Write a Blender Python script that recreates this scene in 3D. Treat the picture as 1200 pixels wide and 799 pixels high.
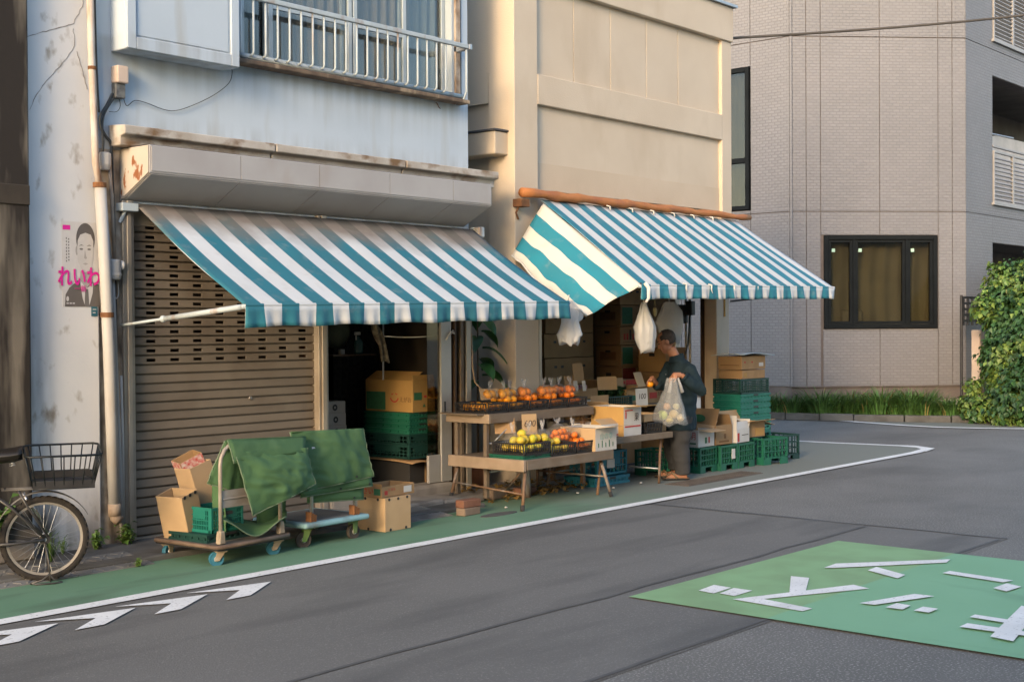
import bpy, bmesh, math, random
from mathutils import Vector, Matrix, Euler, noise
for o in list(bpy.data.objects): bpy.data.objects.remove(o, do_unlink=True)
SC = bpy.context.scene
COL = SC.collection
rad = math.radians
random.seed(7)

# ------------------------------------------------------------------ camera
YAW, PITCH, ROLL, FPX, EYE = rad(40.2789), rad(0.6829), rad(0.3367), 1558.18, 1.65
_f = Vector((math.cos(YAW)*math.cos(PITCH), math.sin(YAW)*math.cos(PITCH), -math.sin(PITCH)))
_r = Vector((math.sin(YAW), -math.cos(YAW), 0)); _d = _f.cross(_r)
CR = math.cos(ROLL)*_r + math.sin(ROLL)*_d
CD = -math.sin(ROLL)*_r + math.cos(ROLL)*_d
CP = Vector((0, 0, EYE))
cam = bpy.data.cameras.new('camera'); camo = bpy.data.objects.new('camera', cam); COL.objects.link(camo)
cam.sensor_width = 36; cam.lens = 36*FPX/1200; cam.clip_start = .05; cam.clip_end = 500
m = Matrix.Identity(4)
for i, c in enumerate((CR, -CD, -_f)):
    for j in range(3): m[j][i] = c[j]
m.translation = CP; camo.matrix_world = m
SC.camera = camo

# ------------------------------------------------------------------ sky, sun, exposure
SUN_AZ, SUN_EL = rad(19), rad(18)
W = bpy.data.worlds.new('World'); SC.world = W; W.use_nodes = True
wn = W.node_tree; wn.nodes.clear()
sky = wn.nodes.new('ShaderNodeTexSky'); sky.sky_type = 'NISHITA'; sky.sun_disc = False
sdir = Vector((-math.cos(SUN_AZ)*math.cos(SUN_EL), -math.sin(SUN_AZ)*math.cos(SUN_EL), math.sin(SUN_EL)))
sky.sun_elevation = SUN_EL; sky.sun_rotation = math.atan2(sdir.x, sdir.y)
sky.air_density = 1.0; sky.dust_density = 1.6; sky.ozone_density = 1.0
bg = wn.nodes.new('ShaderNodeBackground'); bg.inputs[1].default_value = .15
wo = wn.nodes.new('ShaderNodeOutputWorld')
wn.links.new(sky.outputs[0], bg.inputs[0]); wn.links.new(bg.outputs[0], wo.inputs[0])
sl = bpy.data.lights.new('sun', 'SUN'); sl.energy = .65; sl.angle = rad(10); sl.color = (1, .70, .42)
so = bpy.data.objects.new('sun', sl); COL.objects.link(so)
so.rotation_euler = sdir.to_track_quat('Z', 'Y').to_euler(); so.location = (0, -5, 20)
SC.view_settings.view_transform = 'Standard'; SC.view_settings.look = 'None'
SC.view_settings.exposure = 1.85; SC.view_settings.gamma = 1

# ------------------------------------------------------------------ survey helpers: a sight line met with a plane of the place
def _ray(x, y): return _f + CR*((x-600)/FPX) + CD*((y-399.5)/FPX)
def atY(x, y, Y): v = _ray(x, y); return CP + v*(Y/v.y)
def atX(x, y, X): v = _ray(x, y); return CP + v*(X/v.x)
def atZ(x, y, Z=0.): v = _ray(x, y); return CP + v*((Z-EYE)/v.z)

# ------------------------------------------------------------------ mesh helpers
WM = {}
def wm(o): return WM.get(o.name, Matrix.Identity(4)) if o else Matrix.Identity(4)
def tag(o, label=None, cat=None, group=None, kind=None):
    if label: o['label'] = label
    if cat: o['category'] = cat
    if group: o['group'] = group
    if kind: o['kind'] = kind
    return o
def thing(name, label, cat, loc=(0, 0, 0), rz=0, group=None):
    o = bpy.data.objects.new(name, None); COL.objects.link(o)
    o.empty_display_size = .1
    o.location = loc; o.rotation_euler = (0, 0, rz)
    WM[o.name] = Matrix.Translation(loc) @ Matrix.Rotation(rz, 4, 'Z')
    return tag(o, label, cat, group)
def inst(name, mesh, parent, M):
    o = bpy.data.objects.new(name, mesh); COL.objects.link(o)
    if parent: o.parent = parent
    o.matrix_basis = wm(parent).inverted() @ M
    WM[o.name] = M.copy()
    return o
def T(x, y, z): return Matrix.Translation((x, y, z))
def RX(a): return Matrix.Rotation(a, 4, 'X')
def RY(a): return Matrix.Rotation(a, 4, 'Y')
def RZ(a): return Matrix.Rotation(a, 4, 'Z')
def kids(o): return [c for c in bpy.data.objects if c.parent == o]
def copy_tree(o, loc, rz=0, label=None, group=None, parent=None, M=None):
    c = o.copy(); COL.objects.link(c)
    if parent is None:
        if M is not None: c.matrix_basis = M
        else: c.location = loc; c.rotation_euler = (0, 0, rz)
        if label: c['label'] = label
        if group: c['group'] = group
    else: c.parent = parent
    for ch in kids(o): copy_tree(ch, None, parent=c)
    return c
class MB:
    def __init__(s): s.v = []; s.f = []; s.mi = []; s.cur = 0
    def add(s, vs, fs, M=None):
        b = len(s.v)
        s.v += [tuple(M @ Vector(v)) if M is not None else tuple(v) for v in vs]
        s.f += [tuple(b+i for i in f) for f in fs]; s.mi += [s.cur]*len(fs)
        return s
    def box(s, x0, x1, y0, y1, z0, z1, M=None):
        return s.add([(x0,y0,z0),(x1,y0,z0),(x1,y1,z0),(x0,y1,z0),(x0,y0,z1),(x1,y0,z1),(x1,y1,z1),(x0,y1,z1)],
                     [(3,2,1,0),(4,5,6,7),(0,1,5,4),(1,2,6,5),(2,3,7,6),(3,0,4,7)], M)
    def prism(s, poly, ext, M=None):
        n = len(poly); e = Vector(ext)
        vs = [Vector(p) for p in poly] + [Vector(p)+e for p in poly]
        return s.add(vs, [tuple(range(n-1, -1, -1)), tuple(range(n, 2*n))] + [(i, (i+1) % n, n+(i+1) % n, n+i) for i in range(n)], M)
    def poly(s, pts, M=None): return s.add(pts, [tuple(range(len(pts)))], M)
    def tube(s, pts, r, n=8, closed=False, M=None, cap=True):
        P = [Vector(p) for p in pts]; k = len(P)
        R = r if isinstance(r, (list, tuple)) else [r]*k
        tang = []
        for i in range(k):
            if closed: t = P[(i+1) % k]-P[i-1]
            else: t = P[min(i+1, k-1)]-P[max(i-1, 0)]
            tang.append(t.normalized())
        a = Vector((0, 0, 1)) if abs(tang[0].z) < .9 else Vector((1, 0, 0))
        u = tang[0].cross(a).normalized(); vs = []
        for i in range(k):
            u = (u - tang[i]*u.dot(tang[i])).normalized(); w = tang[i].cross(u)
            for j in range(n):
                q = 2*math.pi*j/n
                vs.append(P[i] + (u*math.cos(q) + w*math.sin(q))*R[i])
        fs = []
        for i in range(k if closed else k-1):
            i2 = (i+1) % k
            for j in range(n):
                j2 = (j+1) % n
                fs.append((i*n+j, i*n+j2, i2*n+j2, i2*n+j))
        if cap and not closed:
            fs.append(tuple(range(n-1, -1, -1))); fs.append(tuple((k-1)*n+j for j in range(n)))
        return s.add(vs, fs, M)
    def lathe(s, prof, n=16, M=None, closed=False):
        k = len(prof); vs = []; fs = []
        for (r, z) in prof:
            for j in range(n):
                q = 2*math.pi*j/n; vs.append((r*math.cos(q), r*math.sin(q), z))
        for i in range(k if closed else k-1):
            i2 = (i+1) % k
            for j in range(n):
                j2 = (j+1) % n; fs.append((i*n+j, i*n+j2, i2*n+j2, i2*n+j))
        if not closed:
            if prof[0][0] > 1e-6: fs.append(tuple(range(n-1, -1, -1)))
            if prof[-1][0] > 1e-6: fs.append(tuple((k-1)*n+j for j in range(n)))
        return s.add(vs, fs, M)
    def grid(s, fn, nu, nv, M=None):
        vs = [fn(i/nu, j/nv) for j in range(nv+1) for i in range(nu+1)]
        fs = [(j*(nu+1)+i, j*(nu+1)+i+1, (j+1)*(nu+1)+i+1, (j+1)*(nu+1)+i) for j in range(nv) for i in range(nu)]
        return s.add(vs, fs, M)
    def ball(s, c, rx, ry, rz, nu=14, nv=9, fn=None, M=None):
        vs = []; fs = []
        for j in range(nv+1):
            p = math.pi*j/nv
            for i in range(nu):
                t = 2*math.pi*i/nu
                n = Vector((math.sin(p)*math.cos(t), math.sin(p)*math.sin(t), -math.cos(p)))
                k = fn(n) if fn else 1
                vs.append((c[0]+n.x*rx*k, c[1]+n.y*ry*k, c[2]+n.z*rz*k))
        for j in range(nv):
            for i in range(nu):
                i2 = (i+1) % nu; fs.append((j*nu+i, j*nu+i2, (j+1)*nu+i2, (j+1)*nu+i))
        return s.add(vs, fs, M)
    def mesh(s, name, mats, smooth=False):
        me = bpy.data.meshes.new(name); me.from_pydata([tuple(v) for v in s.v], [], s.f); 
        for mt in (mats if isinstance(mats, (list, tuple)) else [mats]): me.materials.append(mt)
        if max(s.mi, default=0): me.polygons.foreach_set('material_index', s.mi)
        if smooth: me.polygons.foreach_set('use_smooth', [True]*len(s.f))
        me.validate(); me.update()
        return me
    def build(s, name, mats, parent=None, smooth=False, bevel=0, seg=1, solid=0, sub=0, label=None, cat=None, group=None, kind=None, origin=None, wn_=False):
        if parent:
            Mi = wm(parent).inverted(); s.v = [tuple(Mi @ Vector(v)) for v in s.v]; loc = None
        else:
            if origin is None:
                xs, ys, zs = zip(*s.v); origin = ((min(xs)+max(xs))/2, (min(ys)+max(ys))/2, min(zs))
            loc = Vector(origin); s.v = [tuple(Vector(v)-loc) for v in s.v]
        me = s.mesh(name, mats, smooth)
        o = bpy.data.objects.new(name, me); COL.objects.link(o)
        if parent: o.parent = parent; WM[o.name] = wm(parent)
        else: o.location = loc; WM[o.name] = Matrix.Translation(loc)
        if sub: md = o.modifiers.new('subdivision', 'SUBSURF'); md.levels = md.render_levels = sub
        if solid: md = o.modifiers.new('solid', 'SOLIDIFY'); md.thickness = solid; md.offset = 0
        if bevel:
            md = o.modifiers.new('bevel', 'BEVEL'); md.width = bevel; md.segments = seg; md.limit_method = 'ANGLE'; md.angle_limit = rad(40)
        return tag(o, label, cat, group, kind)
def freeze(o):
    dg = bpy.context.evaluated_depsgraph_get()
    me = bpy.data.meshes.new_from_object(o.evaluated_get(dg)); o.modifiers.clear(); o.data = me
def text(body, size, mt, parent, M, name='lettering', bold=0.0, align='CENTER', shear=0):
    c = bpy.data.curves.new(name, 'FONT'); c.body = body; c.size = size; c.align_x = align; c.align_y = 'CENTER'
    c.offset = bold; c.extrude = .0006; c.resolution_u = 3; c.shear = shear
    o = bpy.data.objects.new(name, c)
    COL.objects.link(o)
    dg = bpy.context.evaluated_depsgraph_get()
    me = bpy.data.meshes.new_from_object(o.evaluated_get(dg))
    bpy.data.objects.remove(o); me.materials.clear(); me.materials.append(mt)
    return inst(name, me, parent, M)
FRONT = RX(rad(90))                    # a flat print turned to face the street (-Y)
LEFTF = RZ(rad(-90)) @ RX(rad(90))     # a flat print turned to face -X

# ------------------------------------------------------------------ materials
MATS = {}
def mat(name, c1, c2=None, sc=6, rough=.75, bump=0, bsc=60, metal=0, spec=.3, dirt=None, dsc=3, dlo=.5, dhi=.7, dst=(1, 1, .25),
        world=False, rnd=0, bdist=.004, det=4, isl=0, sub=0, trans=0, emit=None, wear=None, wsc=40, wlo=.6, whi=.66, sheen=0):
    mt = bpy.data.materials.new(name); mt.use_nodes = True; nt = mt.node_tree; N = nt.nodes; L = nt.links
    b = N['Principled BSDF']; b.inputs['Roughness'].default_value = rough; b.inputs['Metallic'].default_value = metal
    b.inputs['Specular IOR Level'].default_value = spec
    if world: co = N.new('ShaderNodeNewGeometry').outputs['Position']
    else: co = N.new('ShaderNodeTexCoord').outputs['Object']
    def nz(scale, stretch=None, detail=det):
        n = N.new('ShaderNodeTexNoise'); n.inputs['Scale'].default_value = scale; n.inputs['Detail'].default_value = detail
        if stretch:
            mp = N.new('ShaderNodeMapping'); mp.inputs['Scale'].default_value = stretch; L.new(co, mp.inputs[0]); L.new(mp.outputs[0], n.inputs['Vector'])
        else: L.new(co, n.inputs['Vector'])
        return n.outputs['Fac']
    def ramp(fac, lo, hi):
        r = N.new('ShaderNodeMapRange'); r.inputs[1].default_value = lo; r.inputs[2].default_value = hi; L.new(fac, r.inputs[0]); return r.outputs[0]
    def mix(fac, a, bb):
        x = N.new('ShaderNodeMix'); x.data_type = 'RGBA'
        if isinstance(fac, float): x.inputs[0].default_value = fac
        else: L.new(fac, x.inputs[0])
        for inp, val in ((x.inputs[6], a), (x.inputs[7], bb)):
            if isinstance(val, tuple): inp.default_value = (*val, 1)
            else: L.new(val, inp)
        return x.outputs[2]
    c2 = c2 or tuple(x*.8 for x in c1)
    col = mix(ramp(nz(sc), .35, .65), c1, c2)
    if wear: col = mix(ramp(nz(wsc), wlo, whi), col, wear)
    if dirt: col = mix(ramp(nz(dsc, dst), dlo, dhi), col, dirt)
    if rnd or isl:
        h = N.new('ShaderNodeHueSaturation'); mr = N.new('ShaderNodeMapRange')
        k = rnd or isl; mr.inputs[3].default_value = 1-k; mr.inputs[4].default_value = 1+k
        L.new(N.new('ShaderNodeObjectInfo').outputs['Random'] if rnd else N.new('ShaderNodeNewGeometry').outputs['Random Per Island'], mr.inputs[0])
        L.new(mr.outputs[0], h.inputs['Value']); L.new(col, h.inputs['Color']); col = h.outputs['Color']
    L.new(col, b.inputs['Base Color'])
    if bump:
        bp = N.new('ShaderNodeBump'); bp.inputs['Strength'].default_value = bump; bp.inputs['Distance'].default_value = bdist
        L.new(nz(bsc, None, 5), bp.inputs['Height']); L.new(bp.outputs[0], b.inputs['Normal'])
    if sub: b.inputs['Subsurface Weight'].default_value = sub; b.inputs['Subsurface Radius'].default_value = (.01, .006, .003)
    if trans: b.inputs['Transmission Weight'].default_value = trans
    if emit: b.inputs['Emission Color'].default_value = (*emit, 1); b.inputs['Emission Strength'].default_value = 1
    MATS[name] = mt; mt['col'] = 1
    return mt
def nodes_of(mt):
    nt = mt.node_tree; return nt, nt.nodes, nt.links, nt.nodes['Principled BSDF']
def insert_color(mt, fn):
    """re-route the base colour of mt through fn(N, L, old_socket) -> new socket"""
    nt, N, L, b = nodes_of(mt); old = b.inputs['Base Color'].links[0].from_socket
    L.new(fn(N, L, old), b.inputs['Base Color'])
def mixn(N, L, fac, a, b):
    x = N.new('ShaderNodeMix'); x.data_type = 'RGBA'; L.new(fac, x.inputs[0])
    for inp, val in ((x.inputs[6], a), (x.inputs[7], b)):
        if isinstance(val, tuple): inp.default_value = (*val, 1)
        else: L.new(val, inp)
    return x.outputs[2]
def mathn(N, L, op, a, b=None, c=None):
    x = N.new('ShaderNodeMath'); x.operation = op
    for i, val in enumerate((a, b, c)):
        if val is None: continue
        if isinstance(val, (int, float)): x.inputs[i].default_value = val
        else: L.new(val, x.inputs[i])
    return x.outputs[0]
def rng(N, L, s, a, b, c=0., d=1.):
    x = N.new('ShaderNodeMapRange'); L.new(s, x.inputs[0])
    for i, v in zip((1, 2, 3, 4), (a, b, c, d)): x.inputs[i].default_value = v
    return x.outputs[0]

asph_old = mat('asphalt_old', (.125, .122, .112), (.15, .146, .135), sc=1.2, rough=.9, bump=.7, bsc=90, bdist=.008, world=True, wear=(.29, .28, .26), wsc=75, wlo=.55, whi=.66, dirt=(.09, .088, .083), dsc=.8, dst=(.5, 1, 1), dlo=.5, dhi=.8)
asph_new = mat('asphalt_new', (.118, .114, .105), (.136, .131, .12), sc=.9, rough=.82, bump=.45, bsc=110, bdist=.006, world=True, wear=(.185, .18, .165), wsc=95, wlo=.56, whi=.68, dirt=(.075, .073, .069), dsc=1.2, dst=(.35, 1.6, 1), dlo=.5, dhi=.75)
tar = mat('tar_seam', (.072, .071, .069), (.095, .093, .088), sc=7, rough=.75, world=True)
lane = mat('lane_green', (.10, .20, .12), (.125, .225, .145), sc=1.4, rough=.8, bump=.35, bsc=200, world=True, wear=(.13, .24, .16), wsc=90, wlo=.6, whi=.72, dirt=(.07, .12, .075), dsc=1.6, dst=(.5, 1.5, 1), dlo=.53, dhi=.75)
def lane_fade(N, L, old):
    g = N.new('ShaderNodeNewGeometry'); s = N.new('ShaderNodeSeparateXYZ'); L.new(g.outputs['Position'], s.inputs[0])
    n = N.new('ShaderNodeTexNoise'); n.inputs['Scale'].default_value = 1.3; n.inputs['Detail'].default_value = 6; L.new(g.outputs['Position'], n.inputs['Vector'])
    q = mathn(N, L, 'ADD', s.outputs[0], mathn(N, L, 'MULTIPLY', n.outputs[0], 2.2))
    return mixn(N, L, rng(N, L, q, 10.0, 12.2), old, (.17, .18, .155))
insert_color(lane, lane_fade)
panelg = mat('panel_green', (.175, .355, .205), (.19, .38, .225), sc=1.2, rough=.8, bump=.4, bsc=220, world=True, wear=(.16, .36, .23), wsc=140, wlo=.6, whi=.7, dirt=(.12, .24, .15), dsc=1.5, dst=(2, .4, 1), dlo=.58, dhi=.85)
def panel_old(N, L, old):
    g = N.new('ShaderNodeNewGeometry'); s = N.new('ShaderNodeSeparateXYZ'); L.new(g.outputs['Position'], s.inputs[0])
    f = rng(N, L, s.outputs[1], 3.69, 3.71)
    n = N.new('ShaderNodeTexNoise'); n.inputs['Scale'].default_value = 2.2; n.inputs['Detail'].default_value = 5; L.new(g.outputs['Position'], n.inputs['Vector'])
    return mixn(N, L, f, old, mixn(N, L, rng(N, L, n.outputs[0], .4, .62), (.21, .36, .18), (.185, .30, .15)))
insert_color(panelg, panel_old)
linew = mat('line_paint', (.72, .72, .70), (.62, .62, .60), sc=3, rough=.7, bump=.3, bsc=200, world=True, wear=(.36, .36, .35), wsc=48, wlo=.60, whi=.70, dirt=(.42, .42, .41), dsc=2, dst=(1, 1, 1), dlo=.6, dhi=.85)
conc = mat('concrete', (.30, .28, .25), (.22, .2, .18), sc=3, rough=.9, bump=.6, bsc=50, world=True, dirt=(.12, .10, .085), dsc=2.5, dlo=.5, dhi=.72)
pave = mat('pavement', (.13, .125, .115), (.09, .085, .078), sc=2.5, rough=.9, bump=.7, bsc=90, world=True, dirt=(.055, .05, .042), dsc=2.2, dst=(1, 1, 1), dlo=.5, dhi=.7)
wall_a = mat('painted_wall', (.435, .50, .56), (.40, .465, .525), sc=1.6, rough=.75, bump=.25, bsc=26, world=True, dirt=(.33, .33, .31), dsc=2.6, dst=(1.6, 1.6, .22), dlo=.56, dhi=.82)
wall_col = mat('column_plaster', (.58, .575, .565), (.52, .525, .53), sc=1.8, rough=.8, bump=.3, bsc=30, world=True, dirt=(.25, .215, .17), dsc=6, dst=(1.5, 1.5, .9), dlo=.60, dhi=.76)
brown = mat('stained_render', (.17, .145, .112), (.115, .098, .075), sc=2, rough=.85, bump=.4, bsc=40, world=True, dirt=(.025, .02, .016), dsc=1.7, dst=(2.6, 2.6, .42), dlo=.42, dhi=.54)
beige = mat('beige_stucco', (.54, .455, .35), (.50, .415, .315), sc=1.4, rough=.9, bump=.55, bsc=75, world=True, dirt=(.43, .345, .25), dsc=1.8, dst=(1, 1, .5), dlo=.55, dhi=.85)
fascia = mat('fascia_sheet', (.36, .345, .335), (.32, .30, .29), sc=2, rough=.5, bump=.06, bsc=20, world=True, dirt=(.28, .23, .18), dsc=3, dst=(.7, .7, .25), dlo=.58, dhi=.85)
cornice_m = mat('cornice_cement', (.46, .43, .39), (.36, .32, .27), sc=5, rough=.85, bump=.5, bsc=40, world=True, dirt=(.17, .105, .055), dsc=5, dst=(.8, 1, 1.4), dlo=.53, dhi=.7)
endpanel = mat('flaking_cream_paint', (.45, .40, .345), (.40, .35, .30), sc=3, rough=.6, bump=.2, bsc=40, world=True, dirt=(.23, .09, .04), dsc=5.5, dst=(1, 2.2, 1.1), dlo=.6, dhi=.64)
alu = mat('aluminium', (.36, .315, .26), (.31, .27, .22), sc=3, rough=.45, metal=.35, world=True, dirt=(.22, .17, .12), dsc=4, dlo=.55, dhi=.8)
shut = mat('shutter_paint', (.205, .172, .138), (.178, .146, .115), sc=2.5, rough=.55, metal=.15, bump=.08, bsc=30, world=True, dirt=(.13, .10, .075), dsc=2.6, dst=(.7, .7, 1.1), dlo=.5, dhi=.78, rnd=.06)
whitealu = mat('white_window_frame', (.40, .45, .475), (.35, .40, .42), sc=4, rough=.5, world=True, dirt=(.3, .29, .27), dsc=6, dlo=.6, dhi=.8)
railm = mat('rail_paint', (.40, .455, .48), (.34, .385, .405), sc=6, rough=.5, world=True, dirt=(.28, .22, .18), dsc=9, dlo=.56, dhi=.72)
rotten = mat('weathered_sill', (.16, .115, .08), (.09, .065, .05), sc=9, rough=.9, bump=.7, bsc=50, world=True, dirt=(.34, .26, .18), dsc=7, dlo=.56, dhi=.7)
pvc = mat('pvc_grey', (.40, .385, .365), (.35, .335, .31), sc=3, rough=.55, world=True, dirt=(.27, .19, .12), dsc=5, dlo=.58, dhi=.78)
rust = mat('rust', (.19, .085, .035), (.11, .05, .022), sc=12, rough=.9, bump=.4, bsc=60, world=True)
steel = mat('steel', (.42, .44, .45), (.34, .35, .36), sc=8, rough=.4, metal=.7, dirt=(.22, .17, .12), dsc=9, dlo=.56, dhi=.74)
black = mat('black_plastic', (.018, .018, .02), (.028, .028, .03), sc=8, rough=.5)
rubber = mat('rubber', (.045, .04, .037), (.07, .06, .052), sc=10, rough=.85, bump=.3, bsc=90)
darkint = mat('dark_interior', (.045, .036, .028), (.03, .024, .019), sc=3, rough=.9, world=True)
grey_int = mat('interior_board', (.14, .115, .09), (.11, .09, .07), sc=3, rough=.9, world=True)
card = mat('cardboard', (.33, .205, .10), (.29, .178, .085), sc=5, rough=.85, bump=.1, bsc=40, rnd=.13, dirt=(.23, .14, .07), dsc=4, dst=(1, 1, 1), dlo=.55, dhi=.85)
card_pale = mat('cardboard_pale', (.41, .285, .16), (.365, .25, .14), sc=5, rough=.85, rnd=.06, dirt=(.38, .25, .13), dsc=4, dst=(1, 1, 1), dlo=.58, dhi=.85)
card_yel = mat('cardboard_yellow', (.37, .225, .075), (.33, .195, .065), sc=5, rough=.8, rnd=.06)
card_white = mat('cardboard_white', (.50, .485, .46), (.45, .435, .41), sc=5, rough=.7, rnd=.05)
card_in = mat('cardboard_inside', (.36, .21, .085), (.32, .185, .07), sc=5, rough=.9)
ink_red = mat('ink_red', (.42, .045, .035), sc=20, rough=.7)
ink_dark = mat('ink_dark', (.045, .03, .025), sc=20, rough=.7)
ink_green = mat('ink_green', (.035, .14, .07), (.03, .115, .06), sc=20, rough=.7)
ink_brown = mat('ink_brown', (.17, .085, .035), sc=20, rough=.8)
ink_pink = mat('ink_magenta', (.62, .02, .27), (.56, .015, .24), sc=20, rough=.6)
crate_g = mat('crate_green', (.012, .105, .066), (.010, .085, .053), sc=4, rough=.5, rnd=.1, dirt=(.03, .12, .085), dsc=6, dst=(1, 1, 1), dlo=.55, dhi=.8)
crate_t = mat('crate_teal', (.014, .145, .112), (.012, .12, .092), sc=4, rough=.45, rnd=.08, dirt=(.03, .16, .12), dsc=6, dst=(1, 1, 1), dlo=.58, dhi=.8)
crate_k = mat('crate_dark', (.010, .045, .038), (.009, .034, .03), sc=4, rough=.5, rnd=.1)
crate_b = mat('crate_blue', (.02, .17, .24), (.018, .13, .19), sc=4, rough=.5)
tarp_m = mat('tarpaulin_green', (.056, .122, .052), (.044, .098, .042), sc=3, rough=.8, bump=.35, bsc=9, bdist=.02, dirt=(.10, .18, .085), dsc=3.5, dst=(1, 1, 1), dlo=.55, dhi=.8)
tarp_hem = mat('tarpaulin_hem', (.14, .185, .12), (.09, .135, .08), sc=14, rough=.9)
wood = mat('weathered_wood', (.175, .138, .102), (.135, .105, .077), sc=6, rough=.85, bump=.3, bsc=30, dirt=(.14, .095, .06), dsc=7, dst=(.35, 2, 2), dlo=.5, dhi=.72, rnd=.08)
wood_pale = mat('pale_plank', (.29, .22, .16), (.24, .18, .125), sc=6, rough=.85, bump=.3, bsc=30, dirt=(.24, .16, .10), dsc=6, dst=(2, .35, 2), dlo=.56, dhi=.75)
wood_dark = mat('dark_wood', (.075, .042, .024), (.05, .028, .016), sc=5, rough=.6)
glass_d = mat('window_glass', (.10, .085, .06), (.075, .065, .048), sc=1.2, rough=.06, spec=.35, world=True)

def wall_grime(N, L, old):
    g = N.new('ShaderNodeNewGeometry'); s = N.new('ShaderNodeSeparateXYZ'); L.new(g.outputs['Position'], s.inputs[0])
    mp = N.new('ShaderNodeMapping'); mp.inputs['Scale'].default_value = (9, 9, .5); L.new(g.outputs['Position'], mp.inputs[0])
    n = N.new('ShaderNodeTexNoise'); n.inputs['Scale'].default_value = 1; n.inputs['Detail'].default_value = 6; L.new(mp.outputs[0], n.inputs['Vector'])
    a = mathn(N, L, 'MULTIPLY', rng(N, L, s.outputs[2], 3.35, 3.78), rng(N, L, s.outputs[2], 3.83, 3.79))
    b = rng(N, L, s.outputs[2], 3.30, 3.13)
    q = mathn(N, L, 'MULTIPLY', mathn(N, L, 'MAXIMUM', a, b), rng(N, L, n.outputs[0], .40, .68))
    return mixn(N, L, mathn(N, L, 'MULTIPLY', q, .42), old, (.17, .15, .125))
insert_color(wall_a, wall_grime)
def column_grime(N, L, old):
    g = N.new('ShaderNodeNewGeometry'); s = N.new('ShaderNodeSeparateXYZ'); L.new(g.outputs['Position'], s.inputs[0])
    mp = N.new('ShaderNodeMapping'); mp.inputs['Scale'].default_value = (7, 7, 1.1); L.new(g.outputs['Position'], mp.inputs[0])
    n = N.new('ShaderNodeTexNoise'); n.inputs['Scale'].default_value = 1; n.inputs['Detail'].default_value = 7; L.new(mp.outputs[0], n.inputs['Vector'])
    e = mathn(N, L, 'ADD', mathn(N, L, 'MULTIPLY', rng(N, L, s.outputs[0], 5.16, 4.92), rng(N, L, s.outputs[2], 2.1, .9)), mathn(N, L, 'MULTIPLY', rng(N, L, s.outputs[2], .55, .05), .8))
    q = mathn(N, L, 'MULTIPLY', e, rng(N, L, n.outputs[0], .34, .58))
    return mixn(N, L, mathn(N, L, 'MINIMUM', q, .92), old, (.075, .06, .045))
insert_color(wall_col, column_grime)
def glass_mat(name, tint, rough=.03, refl=.06, fr=.3):
    mt = bpy.data.materials.new(name); mt.use_nodes = True; nt = mt.node_tree; N = nt.nodes; L = nt.links; N.clear()
    o = N.new('ShaderNodeOutputMaterial'); t = N.new('ShaderNodeBsdfTransparent'); t.inputs[0].default_value = (*tint, 1)
    g = N.new('ShaderNodeBsdfGlossy'); g.inputs['Roughness'].default_value = rough
    lw = N.new('ShaderNodeLayerWeight'); lw.inputs[0].default_value = .35
    f = mathn(N, L, 'ADD', mathn(N, L, 'MULTIPLY', lw.outputs['Fresnel'], fr), refl)
    mx = N.new('ShaderNodeMixShader'); L.new(f, mx.inputs[0]); L.new(t.outputs[0], mx.inputs[1]); L.new(g.outputs[0], mx.inputs[2]); L.new(mx.outputs[0], o.inputs[0])
    return mt
pane_m = glass_mat('pane_glass', (.60, .58, .50), refl=.04)
pane_a = glass_mat('pane_glass_blue', (.80, .81, .80), refl=.02, fr=.12)

def film(name, col, fac):
    mt = bpy.data.materials.new(name); mt.use_nodes = True; nt = mt.node_tree; N = nt.nodes; L = nt.links; N.clear()
    o = N.new('ShaderNodeOutputMaterial'); t = N.new('ShaderNodeBsdfTransparent'); t.inputs[0].default_value = (.95, .95, .95, 1)
    d = N.new('ShaderNodeBsdfPrincipled'); d.inputs['Base Color'].default_value = (*col, 1); d.inputs['Roughness'].default_value = .35
    tl = N.new('ShaderNodeBsdfTranslucent'); tl.inputs[0].default_value = (*col, 1)
    m1 = N.new('ShaderNodeMixShader'); m1.inputs[0].default_value = .4; L.new(d.outputs[0], m1.inputs[1]); L.new(tl.outputs[0], m1.inputs[2])
    m2 = N.new('ShaderNodeMixShader'); m2.inputs[0].default_value = fac; L.new(t.outputs[0], m2.inputs[1]); L.new(m1.outputs[0], m2.inputs[2]); L.new(m2.outputs[0], o.inputs[0])
    return mt
bag_white = film('white_bag_film', (.62, .62, .61), .80)
bag_thin = film('thin_bag_film', (.66, .67, .66), .24)
bag_film = film('clear_bag_film', (.75, .75, .75), .07)
bag_knot = film('clear_bag_knot', (.68, .68, .69), .26)

# ================================================================== GROUND
def sheet(name, poly, z, mt, parent=None, kind='structure'):
    b = MB(); b.poly([(x, y, z) for x, y in poly]); return b.build(name, mt, parent, kind=None if parent else kind)
g = MB(); g.poly([(-90, -90, 0), (110, -90, 0), (110, 110, 0), (-90, 110, 0)]); g.build('ground', asph_old, kind='structure', origin=(0, 0, 0))
sheet('road_resurfaced', [(-40, 3.70), (10.17, 3.66), (10.12, 4.9), (10.05, 6.2), (10.0, 6.97), (-40, 6.97)], .004, asph_new)
seams = MB()
def strip(b, pts, w, z):
    P = [Vector((p[0], p[1], 0)) for p in pts]; a = []; c = []
    for i in range(len(P)):
        t = (P[min(i+1, len(P)-1)]-P[max(i-1, 0)]).normalized(); n = Vector((-t.y, t.x, 0))
        a.append((P[i].x+n.x*w/2, P[i].y+n.y*w/2, z)); c.append((P[i].x-n.x*w/2, P[i].y-n.y*w/2, z))
    for i in range(len(P)-1): b.add([a[i], c[i], c[i+1], a[i+1]], [(0, 1, 2, 3)])
random.seed(3)
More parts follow.
